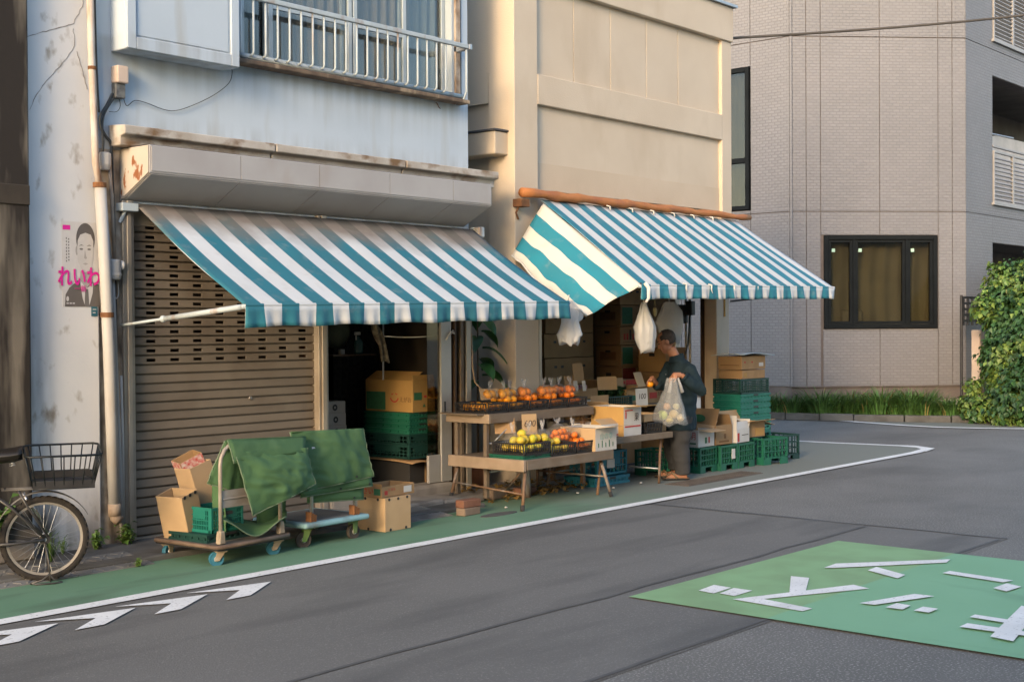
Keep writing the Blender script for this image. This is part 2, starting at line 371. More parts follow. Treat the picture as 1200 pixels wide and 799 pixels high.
for pts in ([(x, 4.76+random.uniform(-.02, .02)) for x in [i*.45-3 for i in range(30)]], [(x, 3.69+random.uniform(-.015, .015)) for x in [i*.45-3 for i in range(30)]],
            [(10.12+random.uniform(-.012, .012), y) for y in [3.66+i*.3 for i in range(12)]]):
    s_ = MB(); strip(s_, pts, .03, .008); s_.build('tar_joint', tar, kind='structure')
# cycle lane with its rounded end at the corner, and the white edge line
arc = [(16.35, 6.97), (16.62, 7.05), (16.82, 7.22), (16.88, 7.5), (16.84, 7.9), (16.76, 8.4), (16.72, 9.2), (16.72, 14)]
sheet('cycle_lane', [(-40, 6.97), *arc, (14.7, 14), (14.7, 8.9), (-40, 8.9)], .008, lane)
ln = MB(); strip(ln, [(-40, 6.98), (2, 6.98), (15.6, 6.98), (16.15, 6.985), *[(x+.0, y) for x, y in arc[1:]]], .125, .012)
tag(ln.build('edge_line', linew, kind='structure'))
tp = MB(); tp.poly([(16.3, 6.92, .0125), (16.78, 7.0, .0125), (17.0, 7.35, .0125), (16.93, 7.62, .0125), (16.8, 7.25, .0125)]); tp.build('line_corner', linew, kind='structure')
for k in range(-6, 3):
    dx = .507*k; c = MB(); j = random.uniform(-.01, .01)
    c.poly([(3.92+dx, 6.83, .012), (4.49+dx, 6.70+j, .012), (4.13+dx, 6.465, .012), (3.95+dx, 6.47, .012), (4.19+dx, 6.645, .012)][::-1])
    c.build('chevron_mark', linew, kind='structure')
sheet('green_warning_panel', [(6.52, -.6), (9.21, -.6), (9.22, 4.60), (6.55, 4.64)], .012, panelg)
for s_ in ([(6.95, 4.4), (7.16, 4.42), (7.15, 4.29), (6.93, 4.28)], [(6.95, 4.25), (7.15, 4.27), (7.15, 4.14), (6.94, 4.14)],
           [(6.85, 4.1), (7.70, 3.74), (7.65, 3.61), (6.97, 3.96), (6.91, 3.61), (6.81, 3.62)], [(7.71, 4.18), (7.73, 4.06), (7.30, 3.86), (7.21, 3.92)],
           [(8.11, 4.15), (8.3, 4.16), (8.94, 3.62), (8.8, 3.59), (8.14, 4.1)], [(8.2, 3.88), (8.35, 3.89), (8.2, 3.62), (8.06, 3.61)],
           [(8.41, 3.46), (8.51, 3.45), (8.44, 3.01), (8.34, 3.04)], [(8.12, 3.02), (8.32, 3.01), (8.27, 2.9), (8.07, 2.92)],
           [(7.2, 3.46), (7.65, 3.32), (7.66, 3.2), (7.21, 3.37)], [(7.18, 3.29), (7.33, 3.29), (7.32, 3.2), (7.19, 3.19)],
           [(7.2, 3.13), (7.33, 3.13), (7.33, 3.04), (7.2, 3.04)], [(7.23, 2.82), (7.31, 2.82), (7.27, 2.2), (7.17, 2.2)],
           [(6.96, 2.77), (7.07, 2.77), (7.07, 2.2), (6.98, 2.2)], [(7.70, 2.70), (7.62, 2.58), (6.81, 2.43), (6.84, 2.56)],
           [(8.20, 2.55), (8.34, 2.56), (8.30, 2.05), (8.17, 2.05)]):
    zst = globals().get('zst', .016)+.0006; b = MB(); b.poly([(x, y, zst) for x, y in s_][::-1]); b.build('road_letter_stroke', linew, kind='structure')
# pavement in front of the shops: one slab with its pieces
pv = MB(); pv.box(-40, 9.0, 7.95, 8.9, -.05, .045); pavement = pv.build('pavement', pave, kind='structure', bevel=.01)
pk = MB(); pk.box(9.0, 14.7, 8.42, 8.9, -.05, .05); pk.build('shop_kerb', conc, kind='structure', bevel=.015)
plate = mat('checker_plate', (.20, .195, .185), (.15, .145, .135), sc=4, rough=.7, world=True, dirt=(.10, .085, .07), dsc=3, dlo=.5, dhi=.75, dst=(1, 1, 1))
def checker(N, L, old):
    nt = L; return old
def ramp_plate(x0, x1, y0, y1, z0, z1, name='ramp_plate'):
    b = MB(); b.prism([(x0, y0, .005), (x0, y1, .005), (x0, y1, z1), (x0, y0, z0)], (x1-x0, 0, 0))
    n = max(2, int((x1-x0)/.07)); rows = max(2, int((y1-y0)/.07))
    for i in range(n):
        for j in range(rows):
            cx = x0+(i+.5)*(x1-x0)/n; cy = y0+(j+.5)*(y1-y0)/rows; zz = z0+(z1-z0)*(j+.5)/rows
            M_ = T(cx, cy, zz) @ RX(math.atan2(z1-z0, y1-y0)) @ RZ(rad(45 if (i+j) % 2 else -45))
            b.box(-.026, .026, -.006, .006, 0, .004, M_)
    return b.build(name, plate, pavement)
for k, (x0, x1) in enumerate(((1.2, 2.1), (2.11, 3.01), (3.02, 3.92), (3.93, 4.83), (4.84, 5.42))): ramp_plate(x0, x1, 7.86, 8.22, .015, .06)
ramp_plate(7.75, 8.42, 7.82, 8.2, .014, .06)
for k in range(3):
    b = MB(); b.box(7.65+k*.55, 8.19+k*.55, 8.21, 8.66, .0, .075+.012*(k % 2)); b.build('kerb_stone', conc, pavement, bevel=.02)
b = MB(); b.box(7.73, 9.3, 8.60, 9.2, .0, .165); b.build('door_step', conc, pavement, bevel=.03, seg=2)
# manhole grate and cover
b = MB(); b.lathe([(0, .009), (.2, .013), (.2, .008)], 24, T(8.72, 7.55, 0) @ Matrix.Diagonal((1.15, .35, 1, 1))); b.build('oil_stain', tar, kind='structure')
gm = MB(); gm.box(11.4, 12.9, 7.33, 7.62, .0, .0125)
for i in range(34):
    for j in range(6): gm.box(11.44+i*.043, 11.468+i*.043, 7.35+j*.044, 7.378+j*.044, .0125, .019)
tag(gm.build('drain_cover', mat('worn_iron', (.13, .11, .095), (.09, .075, .065), sc=10, rough=.7, metal=.3, world=True)), 'brown studded metal drain cover set in the lane by the man', 'drain cover')
# planting bed kerb at the far corner, with its own lane edge line
kb = [atZ(880, 490.6), atZ(920, 492), atZ(960, 493.2), atZ(1000, 494.2), atZ(1060, 495), atZ(1115, 495.5), atZ(1182, 496), atZ(1260, 497), atZ(1380, 499)]
kpts = [(p.x, p.y) for p in kb]
wl = [atZ(x, y) for x, y in ((960, 491.4), (1000, 494.6), (1060, 499), (1100, 501.2), (1142, 502.2), (1200, 503), (1300, 504), (1420, 506))]
sheet('far_lane', [(p.x, p.y) for p in wl] + [(x, y) for x, y in reversed(kpts)], .008, lane)
b = MB(); strip(b, [(p.x, p.y) for p in wl], .16, .012); b.build('far_edge_line', linew, kind='structure')
bedm = mat('bed_soil', (.06, .045, .03), (.04, .03, .02), sc=6, rough=.95, bump=.6, bsc=30, world=True)
sheet('planting_bed', [(x+.12, y+.08) for x, y in kpts] + [(40, 2.0), (40, 9.06), (23.19, 9.06), (20.9, 11.34), (20.9, 16), (19.0, 16)], .07, bedm)
for i in range(len(kpts)-1):
    a, c = Vector((*kpts[i], 0)), Vector((*kpts[i+1], 0)); n = max(1, int((c-a).length/.6)); 
    for j in range(n):
        p = a.lerp(c, (j+.012)/n); q = a.lerp(c, (j+.988)/n); t = (q-p).normalized(); nn = Vector((t.y, -t.x, 0)); nn = nn if nn.dot(Vector((1, .8, 0))) > 0 else -nn
        b = MB(); b.prism([p, q, q+nn*.15, p+nn*.15], (0, 0, .12+random.uniform(-.006, .006))); b.build('kerb_block', pave, bpy.data.objects['planting_bed'], bevel=.012)

# ================================================================== WHITE SHOP BUILDING
YF = 8.668
A = thing('white_shop_building', 'pale blue-white two-storey shop house with brown rolling shutter and railed window', 'building', (7.5, YF, 0))
b = MB()
b.box(5.50, 9.586, YF, YF+.18, 2.55, 3.80); b.box(5.50, 6.84, YF, YF+.18, 3.80, 5.45); b.box(9.50, 9.586, YF, YF+.18, 3.80, 5.45)
b.box(5.50, 9.586, YF, YF+.18, 5.45, 7.2)
b.box(9.44, 9.586, YF+.18, 13, 0, 7.2); b.box(5.50, 5.62, YF+.18, 13, 0, 7.2); b.box(5.5, 9.586, 13, 13.15, 0, 7.2); b.box(5.5, 9.586, YF, 13.15, 7.2, 7.35)
b.build('wall', wall_a, A)
b = MB(); b.box(4.90, 5.50, YF-.035, YF+.3, -.05, 7.2); b.build('corner_column', wall_col, A, bevel=.012, seg=2)
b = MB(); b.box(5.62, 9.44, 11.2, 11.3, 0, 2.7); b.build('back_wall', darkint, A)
b = MB(); b.box(9.425, 9.438, YF+.19, 11.2, .12, 2.62); b.build('shop_side_dark_sheet', darkint, A)  # dark sheet added over the white wall so the shop reads unlit
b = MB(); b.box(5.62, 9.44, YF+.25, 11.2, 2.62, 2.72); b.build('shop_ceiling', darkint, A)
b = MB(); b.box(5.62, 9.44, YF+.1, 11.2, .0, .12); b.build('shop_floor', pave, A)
# mortar chase behind the cables
b = MB(); b.box(5.502, 5.70, YF-.012, YF+.3, 0, 2.97); b.build('mortar_strip', mat('rough_mortar', (.36, .31, .25), (.2, .16, .12), sc=9, rough=.95, bump=.9, bsc=25, world=True, dirt=(.06, .05, .04), dsc=6, dlo=.5, dhi=.64), A)
# cornice over the signboard: three lengths
for x0, x1 in ((5.61, 7.02), (7.035, 8.52), (8.535, 9.80)):
    b = MB(); b.prism([(x0, YF, 2.99), (x0, YF-.15, 2.99), (x0, YF-.15, 3.055), (x0, YF-.21, 3.07), (x0, YF-.21, 3.135), (x0, YF, 3.15)], (x1-x0, 0, 0)); b.build('cornice_length', cornice_m, A, bevel=.006)
# boxed signboard with sloped soffit
sg = MB(); yb, yf_ = YF-.0, 8.31
x0, x1 = 5.72, 9.52
sg.prism([(x0, yb, 2.60), (x0, yf_, 2.78), (x0, yf_, 2.985), (x0, yb, 2.985)], (x1-x0, 0, 0)); sgo = sg.build('signboard', fascia, A, bevel=.004)
cuts = [5.735, 6.55, 7.36, 8.17, 8.98, 9.51]
for p, q in zip(cuts, cuts[1:]):
    b = MB(); b.box(p, q-.006, yf_-.007, yf_-.001, 2.795, 2.975); b.build('fascia_panel', fascia, sgo)
    b = MB(); n_ = Vector((0, -(.18), -(yb-yf_))).normalized()*.004
    b.prism([Vector((p, yb-.02, 2.61))+n_*.3, Vector((q-.006, yb-.02, 2.61))+n_*.3, Vector((q-.006, yf_+.01, 2.775))+n_*.3, Vector((p, yf_+.01, 2.775))+n_*.3], n_); b.build('soffit_panel', fascia, sgo)
b = MB(); b.prism([(x0-.004, yb, 2.605), (x0-.004, yf_+.004, 2.783), (x0-.004, yf_+.004, 2.98), (x0-.004, yb, 2.98)], (-.006, 0, 0)); b.build('end_panel', endpanel, sgo)
b = MB(); b.box(5.72, 9.52, 8.33, YF-.001, 2.987, 2.99); b.build('flashing_gap', black, sgo)
# shutter header and guides
b = MB(); b.box(5.70, 9.44, YF+.02, YF+.2, 2.42, 2.60); b.build('shutter_header', alu, A)
for x0, x1 in ((5.702, 5.80), (7.625, 7.735)):
    b = MB(); b.box(x0, x1, YF-.035, YF+.12, .045, 2.60); b.box(x0+.03, x1-.03, YF-.05, YF-.034, .05, 2.6); b.build('shutter_guide', alu, A, bevel=.004)
# the rolling shutter: one mesh for vented, one for plain slats, shared
X0, X1, PIT = 5.80, 7.625, .0722
def slat_mesh(vented):
    b = MB(); w = X1-X0
    def band(xa, xb, za, zb): b.prism([(xa, 0, za), (xa, -.006, za+.004 if za < .01 else za), (xa, -.006, zb), (xa, 0, zb)], (xb-xa, 0, 0))
    def prof(xa, xb): pass
    # curled lower lip and hollow neck between slats
    b.tube([(0, .004, .0165), (w, .004, .0165)], .005, 6); b.box(0, w, .020, .023, -.004, .03)
    if not vented: b.box(0, w, -.004, .004, .0175, .0722)
    else:
        b.box(0, w, -.004, .004, .0175, .031); b.box(0, w, -.004, .004, .055, .0722)
        xs = []
        for k in range(8): xs += [.14+k*.216, .14+k*.216+.085]
        e = [0]+xs+[w]
        for k in range(0, len(e), 2): b.box(e[k], e[k+1], -.004, .004, .031, .055)
    return b.mesh('slat_vented' if vented else 'slat_plain', shut)
sm_v, sm_p = slat_mesh(True), slat_mesh(False)
for k in range(35):
    z = .055+k*PIT
    inst('shutter_slat', sm_v if 1.29 < z < 2.46 else sm_p, A, T(X0, YF+.03+random.uniform(-.0015, .0015), z))
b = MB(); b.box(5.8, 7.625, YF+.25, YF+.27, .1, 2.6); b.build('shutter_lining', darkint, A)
b = MB(); b.lathe([(.0, 0), (.016, 0), (.016, .006), (.009, .009)], 12, T(6.93, YF+.024, 1.065) @ FRONT); b.build('shutter_lock', steel, A, smooth=True)
b = MB(); b.box(5.80, 7.62, YF-.0, YF+.05, .035, .056); b.build('shutter_foot', alu, A)
# glazed door leaf, pushed open, and the posts of the side door
b = MB(); b.box(9.165, 9.31, YF-.02, YF+.03, .17, 2.42); b.build('door_stile', mat('door_aluminium', (.40, .385, .36), (.34, .325, .30), sc=4, rough=.45, metal=.3, world=True), A, bevel=.004)
b = MB(); b.box(9.0, 9.164, YF-.01, YF+.02, .17, .43); b.build('door_kick_panel', MATS['door_aluminium'], A, bevel=.003)
b = MB(); b.box(9.0, 9.164, YF+.0, YF+.006, .43, 2.4); b.build('door_pane', pane_m, A)
b = MB(); b.box(9.205, 9.222, YF-.024, YF-.019, .83, .93); b.build('door_pull', black, A)
for x0, x1, mt in ((9.345, 9.375, wood_dark), (9.43, 9.475, wood), (9.51, 9.58, alu)):
    b = MB(); b.box(x0, x1, YF-.03, YF+.06, .06, 2.55); b.build('side_door_post', mt, A, bevel=.004)
# shutter-box beside the upper window
t0 = 8.475
b = MB(); b.box(5.635, 6.665, t0, YF, 3.695, 5.6); sbx = b.build('shutter_box', wall_a, A, bevel=.006)
for (p, q, r_, s_) in ((5.638, 5.715, 3.70, 5.59), (6.585, 6.662, 3.70, 5.59)):
    b = MB(); b.box(p, q, t0-.022, t0-.001, r_, s_); b.build('box_frame', wall_a, sbx, bevel=.004)
b = MB(); b.box(5.717, 6.583, t0-.021, t0-.001, 3.70, 3.79); b.build('box_frame', wall_a, sbx, bevel=.004)
b = MB(); b.box(5.735, 6.565, t0-.006, t0-.002, 3.805, 5.58); b.build('box_panel', wall_a, sbx, bevel=.002)
# sill and upper window
b = MB(); b.box(6.67, 9.47, YF-.14, YF, 3.762, 3.80); b.build('window_sill', rotten, A, bevel=.008, seg=2)
curt = mat('curtain', (.27, .255, .235), (.225, .21, .19), sc=2, rough=.9, world=True)
curtb = mat('curtain_blue', (.30, .345, .355), (.25, .30, .31), sc=2, rough=.9, world=True)
wy = YF+.03
def frame(b, x0, x1, z0, z1, y0, y1, w):
    b.box(x0, x0+w, y0, y1, z0, z1); b.box(x1-w, x1, y0, y1, z0, z1); b.box(x0+w, x1-w, y0, y1, z0, z0+w); b.box(x0+w, x1-w, y0, y1, z1-w, z1)
b = MB(); frame(b, 6.842, 9.40, 3.802, 5.44, wy-.03, wy+.10, .04); b.build('window_frame', whitealu, A, bevel=.003)
for i, (x0, x1, dy, cm) in enumerate(((6.885, 7.20, .05, curtb), (7.16, 8.10, .0, curt), (8.02, 8.17, .05, curtb), (8.12, 8.78, .0, curt), (8.74, 9.355, .05, curtb))):
    b = MB(); frame(b, x0, x1, 3.845, 5.4, wy+dy, wy+dy+.03, .045); sa = b.build('window_sash', whitealu, A, bevel=.003)
    b = MB(); b.box(x0+.045, x1-.045, wy+dy+.012, wy+dy+.016, 3.89, 5.355); b.build('pane', pane_a, sa)
    if i in (1, 3):
        b = MB(); b.box(x0+.046, x1-.046, wy+dy+.002, wy+dy+.027, 4.30, 4.33); b.build('sash_rail', whitealu, sa)
    b = MB(); ph = random.random()*6
    b.grid(lambda u, v: (x0+.02+(x1-x0-.04)*u, wy+dy+.10+.018*math.sin(u*(x1-x0)*52+ph+.6*math.sin(v*5)), 3.83+1.6*v), int(60*(x1-x0))+8, 3); b.build('curtain', cm, sa, smooth=True)
b = MB(); b.box(6.84, 9.5, YF+.24, YF+.26, 3.7, 5.5); b.build('room_screen', darkint, A)
b = MB(); b.box(9.40, 9.46, YF-.02, YF+.04, 3.80, 5.45); b.build('window_jamb', mat('peeling_jamb', (.44, .36, .28), (.2, .13, .08), sc=9, rough=.9, world=True), A)
# railing with its bent bars
yr = 8.50
b = MB(); b.box(6.67, 9.40, yr-.022, yr+.018, 4.272, 4.312); b.build('top_rail', railm, A, bevel=.006, seg=2)
b = MB(); b.box(6.67, 9.4, YF-.125, YF-.095, 3.81, 3.845); b.build('bottom_rail', railm, A, smooth=True)
bal = MB(); bal.tube([(0, yr, 4.275), (0, yr, 4.0), (0, yr, 3.858), (0, yr+.006, 3.842), (0, yr+.022, 3.834), (0, yr+.046, 3.832)], .0095, 8)
bo = bal.build('baluster', railm, A, smooth=True); bme = bo.data; bpy.data.objects.remove(bo)
for k in range(20): inst('baluster', bme, A, wm(A) @ T(6.715+k*.1255, 0, 0))
b = MB(); b.box(9.40, 9.44, yr-.03, YF+.01, 4.265, 4.318); b.build('rail_bracket', steel, A, bevel=.004)
b = MB(); b.tube([(9.385, yr, 4.27), (9.385, yr, 3.87), (9.385, yr+.04, 3.79), (9.385, YF-.02, 3.77)], .011, 8); b.build('rail_end_bar', railm, A, smooth=True)
b = MB(); b.tube([(9.13+i*.02, YF-.008, 3.75-i*.02+(.01 if i % 2 else 0)) for i in range(4)], .004, 5); b.build('nail', rust, A)

# stained wall of the neighbour, standing proud of the white building
NB = thing('stained_neighbour_wall', 'brown rendered wall with black vertical stains behind the bicycle', 'wall', (3.5, YF-.1, 0))
b = MB(); b.box(-12, 4.905, YF-.13, YF+.15, -.05, 7.5); b.build('wall', brown, NB, bevel=.02)
b = MB(); b.box(-12, 4.895, YF-.142, YF-.131, 2.50, 2.64); b.build('band', mat('sooty_band', (.05, .04, .03), (.03, .025, .02), sc=5, rough=.9, world=True), NB, bevel=.01)
b = MB(); b.box(-2.0, 4.89, YF-.19, YF-.13, .04, .22); b.build('plinth', conc, NB, bevel=.02)

# ================================================================== BEIGE SHOP BUILDING
B = thing('beige_shop_building', 'beige stucco building with recessed panels above the open fruit shop', 'building', (12.4, YF, 0))
XL, XR = 10.285, 14.50
b = MB()
b.box(XL+.06, XR-.05, YF+.07, YF+.22, 2.75, 5.5)                                     # core behind the panels
b.box(XL, XL+.375, YF, YF+.35, 0, 5.16)                                              # left pilaster
b.box(XR-.225, XR, YF, YF+.30, 2.75, 5.16)                                           # right pilaster, upper part
b.build('wall', beige, B, bevel=.006)
b = MB(); b.box(XL-.001, XR+.004, YF-.03, YF+.3, 5.16, 5.585); b.build('top_beam', beige, B, bevel=.006)
b = MB(); b.box(XL+.376, XR-.226, YF-.004, YF+.08, 3.925, 4.235); b.build('band_beam', beige, B, bevel=.006)
jx = [atY(x, 60, YF).x for x in (676, 719, 761, 798)]
ed = [XL+.38] + jx + [XR-.226]
for p, q in zip(ed, ed[1:]):
    b = MB(); b.box(p+.004, q-.004, YF+.045, YF+.075, 4.236, 5.158); b.build('upper_panel', beige, B, bevel=.003)
b = MB(); b.box(XL+.38, XR-.23, YF+.05, YF+.075, 3.05, 3.923); b.build('lower_panel', beige, B)
b = MB(); b.box(XL+.38, XR-.23, YF+.043, YF+.049, 3.05, 3.33); b.build('patched_strip', mat('beige_repaint', (.515, .42, .315), (.475, .385, .285), sc=2, rough=.9, bump=.5, bsc=75, world=True), B)
b = MB(); b.box(XL-.03, XR+.05, YF-.07, YF+.4, 5.587, 5.62); b.build('roof_flashing', mat('flashing', (.34, .36, .38), (.3, .32, .33), sc=4, rough=.4, metal=.5), B)
b = MB(); b.box(XL, XR, YF+.3, 13.0, 5.3, 5.5); b.build('roof_slab', conc, B)
# left side wall, with a recess, a string groove and a ledge
b = MB(); b.box(XL+.05, XL+.2, YF+.35, 13, 0, 3.925); b.box(XL+.0, XL+.2, YF+.355, 13, 3.926, 4.24); b.box(XL+.015, XL+.2, YF+.35, 13, 4.241, 5.4); b.build('side_wall', beige, B)
b = MB(); b.box(XL-.20, XL+.04, YF+.09, YF+.9, 3.37, 3.60); b.build('side_ledge', beige, B, bevel=.01)
b = MB(); b.box(XL-.215, XL+.04, YF+.075, YF+.9, 3.602, 3.625); b.build('ledge_cap', mat('ledge_felt', (.07, .07, .075), sc=8, rough=.8), B, bevel=.005)
# shop room
b = MB(); b.box(XL+.2, 14.45, 11.6, 11.7, 0, 2.95); b.build('back_wall', grey_int, B)
b = MB(); b.box(XL+.2, 14.42, YF+.22, 11.6, 2.80, 2.9); b.build('shop_ceiling', grey_int, B)
b = MB(); b.box(XL+.2, 14.42, YF+.1, 11.6, 0, .06); b.build('shop_floor', pave, B)
b = MB(); b.box(14.36, 14.46, 9.42, 13, 0, 5.3); b.box(14.34, 14.48, 8.98, 9.42, 2.35, 5.3); b.build('right_wall', beige, B)
b = MB(); b.box(14.12, 14.42, YF-.005, YF+.16, 0, 2.75); b.build('corner_post', mat('cream_post', (.52, .42, .32), (.46, .37, .28), sc=3, rough=.8, bump=.2, bsc=40, world=True, dirt=(.3, .24, .18), dsc=4, dlo=.58, dhi=.8), B, bevel=.008)
for y0, y1, mt in ((8.835, 8.885, wood_dark), (8.89, 8.99, MATS['cream_post']), (8.995, 9.05, wood_dark)):
    b = MB(); b.box(14.36, 14.42, y0, y1, 0, 2.6); b.build('side_frame_post', mt, B, bevel=.004)
b = MB(); b.box(XL+.376, 14.1, YF+.03, YF+.25, 2.50, 2.78); b.build('shutter_housing', grey_int, B, bevel=.01)
b = MB(); b.box(10.66, 10.71, YF, YF+.08, 0, 2.5); b.build('shutter_rail', alu, B, bevel=.004)
b = MB(); b.tube([(14.30, YF-.012, 1.74), (14.30, YF-.012, 2.35)], .012, 8); b.build('awning_crank_rod', mat('brass', (.35, .24, .08), sc=9, rough=.4, metal=.6), B)
# ================================================================== GREY TILED BUILDING ACROSS THE SIDE STREET
PL = Vector((20.94, 11.33, 0)); EC = Vector((.7071, -.7071, 0)); NC = Vector((-.7071, -.7071, 0)); WC = 3.16; PR = PL+EC*WC
def tile_mat(name, axis):
    mt = mat(name, (.215, .208, .212), (.195, .19, .194), sc=.7, rough=.6, world=True)
    nt, N, L, bs = nodes_of(mt)
    g = N.new('ShaderNodeNewGeometry'); s = N.new('ShaderNodeSeparateXYZ'); L.new(g.outputs['Position'], s.inputs[0])
    d = N.new('ShaderNodeVectorMath'); d.operation = 'DOT_PRODUCT'; L.new(g.outputs['Position'], d.inputs[0]); d.inputs[1].default_value = axis
    c = N.new('ShaderNodeCombineXYZ'); L.new(d.outputs['Value'], c.inputs[0]); L.new(s.outputs[2], c.inputs[1])
    br = N.new('ShaderNodeTexBrick'); L.new(c.outputs[0], br.inputs['Vector']); br.inputs['Scale'].default_value = 1
    br.inputs['Brick Width'].default_value = .12; br.inputs['Row Height'].default_value = .052; br.inputs['Mortar Size'].default_value = .006; br.inputs['Mortar Smooth'].default_value = .3
    br.inputs['Color1'].default_value = (1, 1, 1, 1); br.inputs['Color2'].default_value = (.92, .92, .92, 1); br.inputs['Mortar'].default_value = (.83, .82, .82, 1)
    old = bs.inputs['Base Color'].links[0].from_socket
    mm = N.new('ShaderNodeMix'); mm.data_type = 'RGBA'; mm.blend_type = 'MULTIPLY'; mm.inputs[0].default_value = 1; L.new(old, mm.inputs[6]); L.new(br.outputs['Color'], mm.inputs[7]); L.new(mm.outputs[2], bs.inputs['Base Color'])
    n = N.new('ShaderNodeTexNoise'); n.inputs['Scale'].default_value = 14; L.new(c.outputs[0], n.inputs['Vector'])
    h = mathn(N, L, 'ADD', mathn(N, L, 'MULTIPLY', br.outputs['Fac'], -1.0), mathn(N, L, 'MULTIPLY', n.outputs[0], .6))
    bp = N.new('ShaderNodeBump'); bp.inputs['Strength'].default_value = .8; bp.inputs['Distance'].default_value = .012; L.new(h, bp.inputs['Height']); L.new(bp.outputs[0], bs.inputs['Normal'])
    return mt
tC, tL, tR = tile_mat('grey_tile_corner', EC), tile_mat('grey_tile_side', (0, 1, 0)), tile_mat('grey_tile_street', (1, 0, 0))
joint = mat('joint_sealant', (.15, .125, .115), sc=5, rough=.9, world=True)
frame_k = mat('dark_window_frame', (.010, .012, .013), (.013, .015, .016), sc=5, rough=.6, spec=.05, world=True)
Cb = thing('grey_tiled_building', 'grey tiled building with a chamfered corner and dark-framed window', 'building', tuple(PL+EC*1.6))
def scx(px):   # where a sight line meets the chamfered face, as a length along it
    v = _ray(px, 300); t = (PL-CP).dot(NC)/v.dot(NC); return (CP+v*t-PL).dot(EC)
def cbox(b, s0, s1, o0, o1, z0, z1):
    M_ = Matrix(((EC.x, NC.x, 0, PL.x), (EC.y, NC.y, 0, PL.y), (0, 0, 1, 0), (0, 0, 0, 1)))
    b.box(s0, s1, o0, o1, z0, z1, M_)
ZJ = [.54, 3.61, 6.67, 9.75]
wx0, wx1, wz0, wz1 = scx(965.5), scx(1098), 1.555, 3.19
b = MB()
cbox(b, 0.01, wx0, -.35, -.02, .3, 10); cbox(b, wx1, WC-.01, -.35, -.02, .3, 10); cbox(b, wx0, wx1, -.35, -.02, .3, wz0); cbox(b, wx0, wx1, -.35, -.02, wz1, 10)
b.box(PL.x+.02, PL.x+.3, PL.y, 12.1, .3, 10); b.box(PL.x+.02, PL.x+.3, 13.2, 24, .3, 10); b.box(PL.x+.02, PL.x+.3, 12.1, 13.2, .3, 3.66); b.box(PL.x+.02, PL.x+.3, 12.1, 13.2, 6.25, 10)
b.box(PR.x, 24.46, PR.y+.02, PR.y+.3, .3, 10); b.box(24.46, 34, PR.y+.02, PR.y+.3, 3.11, 3.84); b.box(24.46, 34, PR.y+.02, PR.y+.3, 6.18, 6.84); b.box(24.46, 34, PR.y+.02, PR.y+.3, 9.2, 10)
b.box(20.96, 34, 11, 24, 9.9, 10)
b.build('wall_core', joint, Cb)
b = MB(); cbox(b, -.0, WC, -.3, -.045, -.1, .525); b.box(PL.x+.045, PL.x+.3, PL.y, 24, -.1, .525); b.box(PR.x, 24.46, PR.y+.045, PR.y+.3, -.1, .525); b.build('plinth', mat('plinth_concrete', (.52, .48, .45), (.46, .425, .40), sc=3, rough=.9, bump=.3, bsc=40, world=True, dirt=(.2, .18, .15), dsc=3, dlo=.52, dhi=.8), Cb)
b = MB(); cbox(b, -.01, WC+.01, -.045, .012, .526, .545); b.build('drip_trim', joint, Cb)
cols = [0.012] + [scx(x) for x in (945, 962, 1031, 1099.5, 1116)] + [WC-.005]
def cpanel(s0, s1, z0, z1):
    b = MB(); cbox(b, s0+.007, s1-.007, -.02, 0, z0+.008, z1-.008); b.build('siding_panel', tC, Cb)
for z0, z1 in zip(ZJ, ZJ[1:]):
    for i, (s0, s1) in enumerate(zip(cols, cols[1:])):
        if z0 < 1 and i in (2, 3):
            cpanel(s0 if i == 3 else max(s0, wx0-.02), s1 if i == 2 else min(s1, wx1+.02), z0, wz0-.004); cpanel(s0, s1, wz1+.004, z1)
        else: cpanel(s0, s1, z0, z1)
# side face (towards the shops)
ys = [PL.y+.02, 12.13, 12.75, 13.6, 15, 17, 19, 21, 24]
for z0, z1 in zip(ZJ, ZJ[1:]):
    for y0, y1 in zip(ys, ys[1:]):
        if z0 == 3.61 and 12.1 < y0 < 13: 
            zz = ((3.61, 3.68), (6.24, 6.67))
        else: zz = ((z0, z1),)
        for a, c in zz:
            b = MB(); b.box(PL.x, PL.x+.02, y0+.007, y1-.007, a+.008, c-.008); b.build('siding_panel', tL, Cb)
b = MB(); b.box(PL.x-.012, PL.x+.01, PL.y-.03, PL.y+.012, .55, 9.7); b.build('corner_trim', tL, Cb)
# street face
for z0, z1 in zip(ZJ, ZJ[1:]):
    b = MB(); b.box(PR.x+.006, 24.455, PR.y, PR.y+.02, z0+.006, z1-.006); b.build('siding_panel', tR, Cb)
for z0, z1 in ((3.12, 3.604), (3.616, 3.835), (6.19, 6.664), (6.676, 6.83), (9.2, 9.7)):
    b = MB(); b.box(24.458, 34, PR.y, PR.y+.02, z0, z1); b.build('siding_panel', tR, Cb)
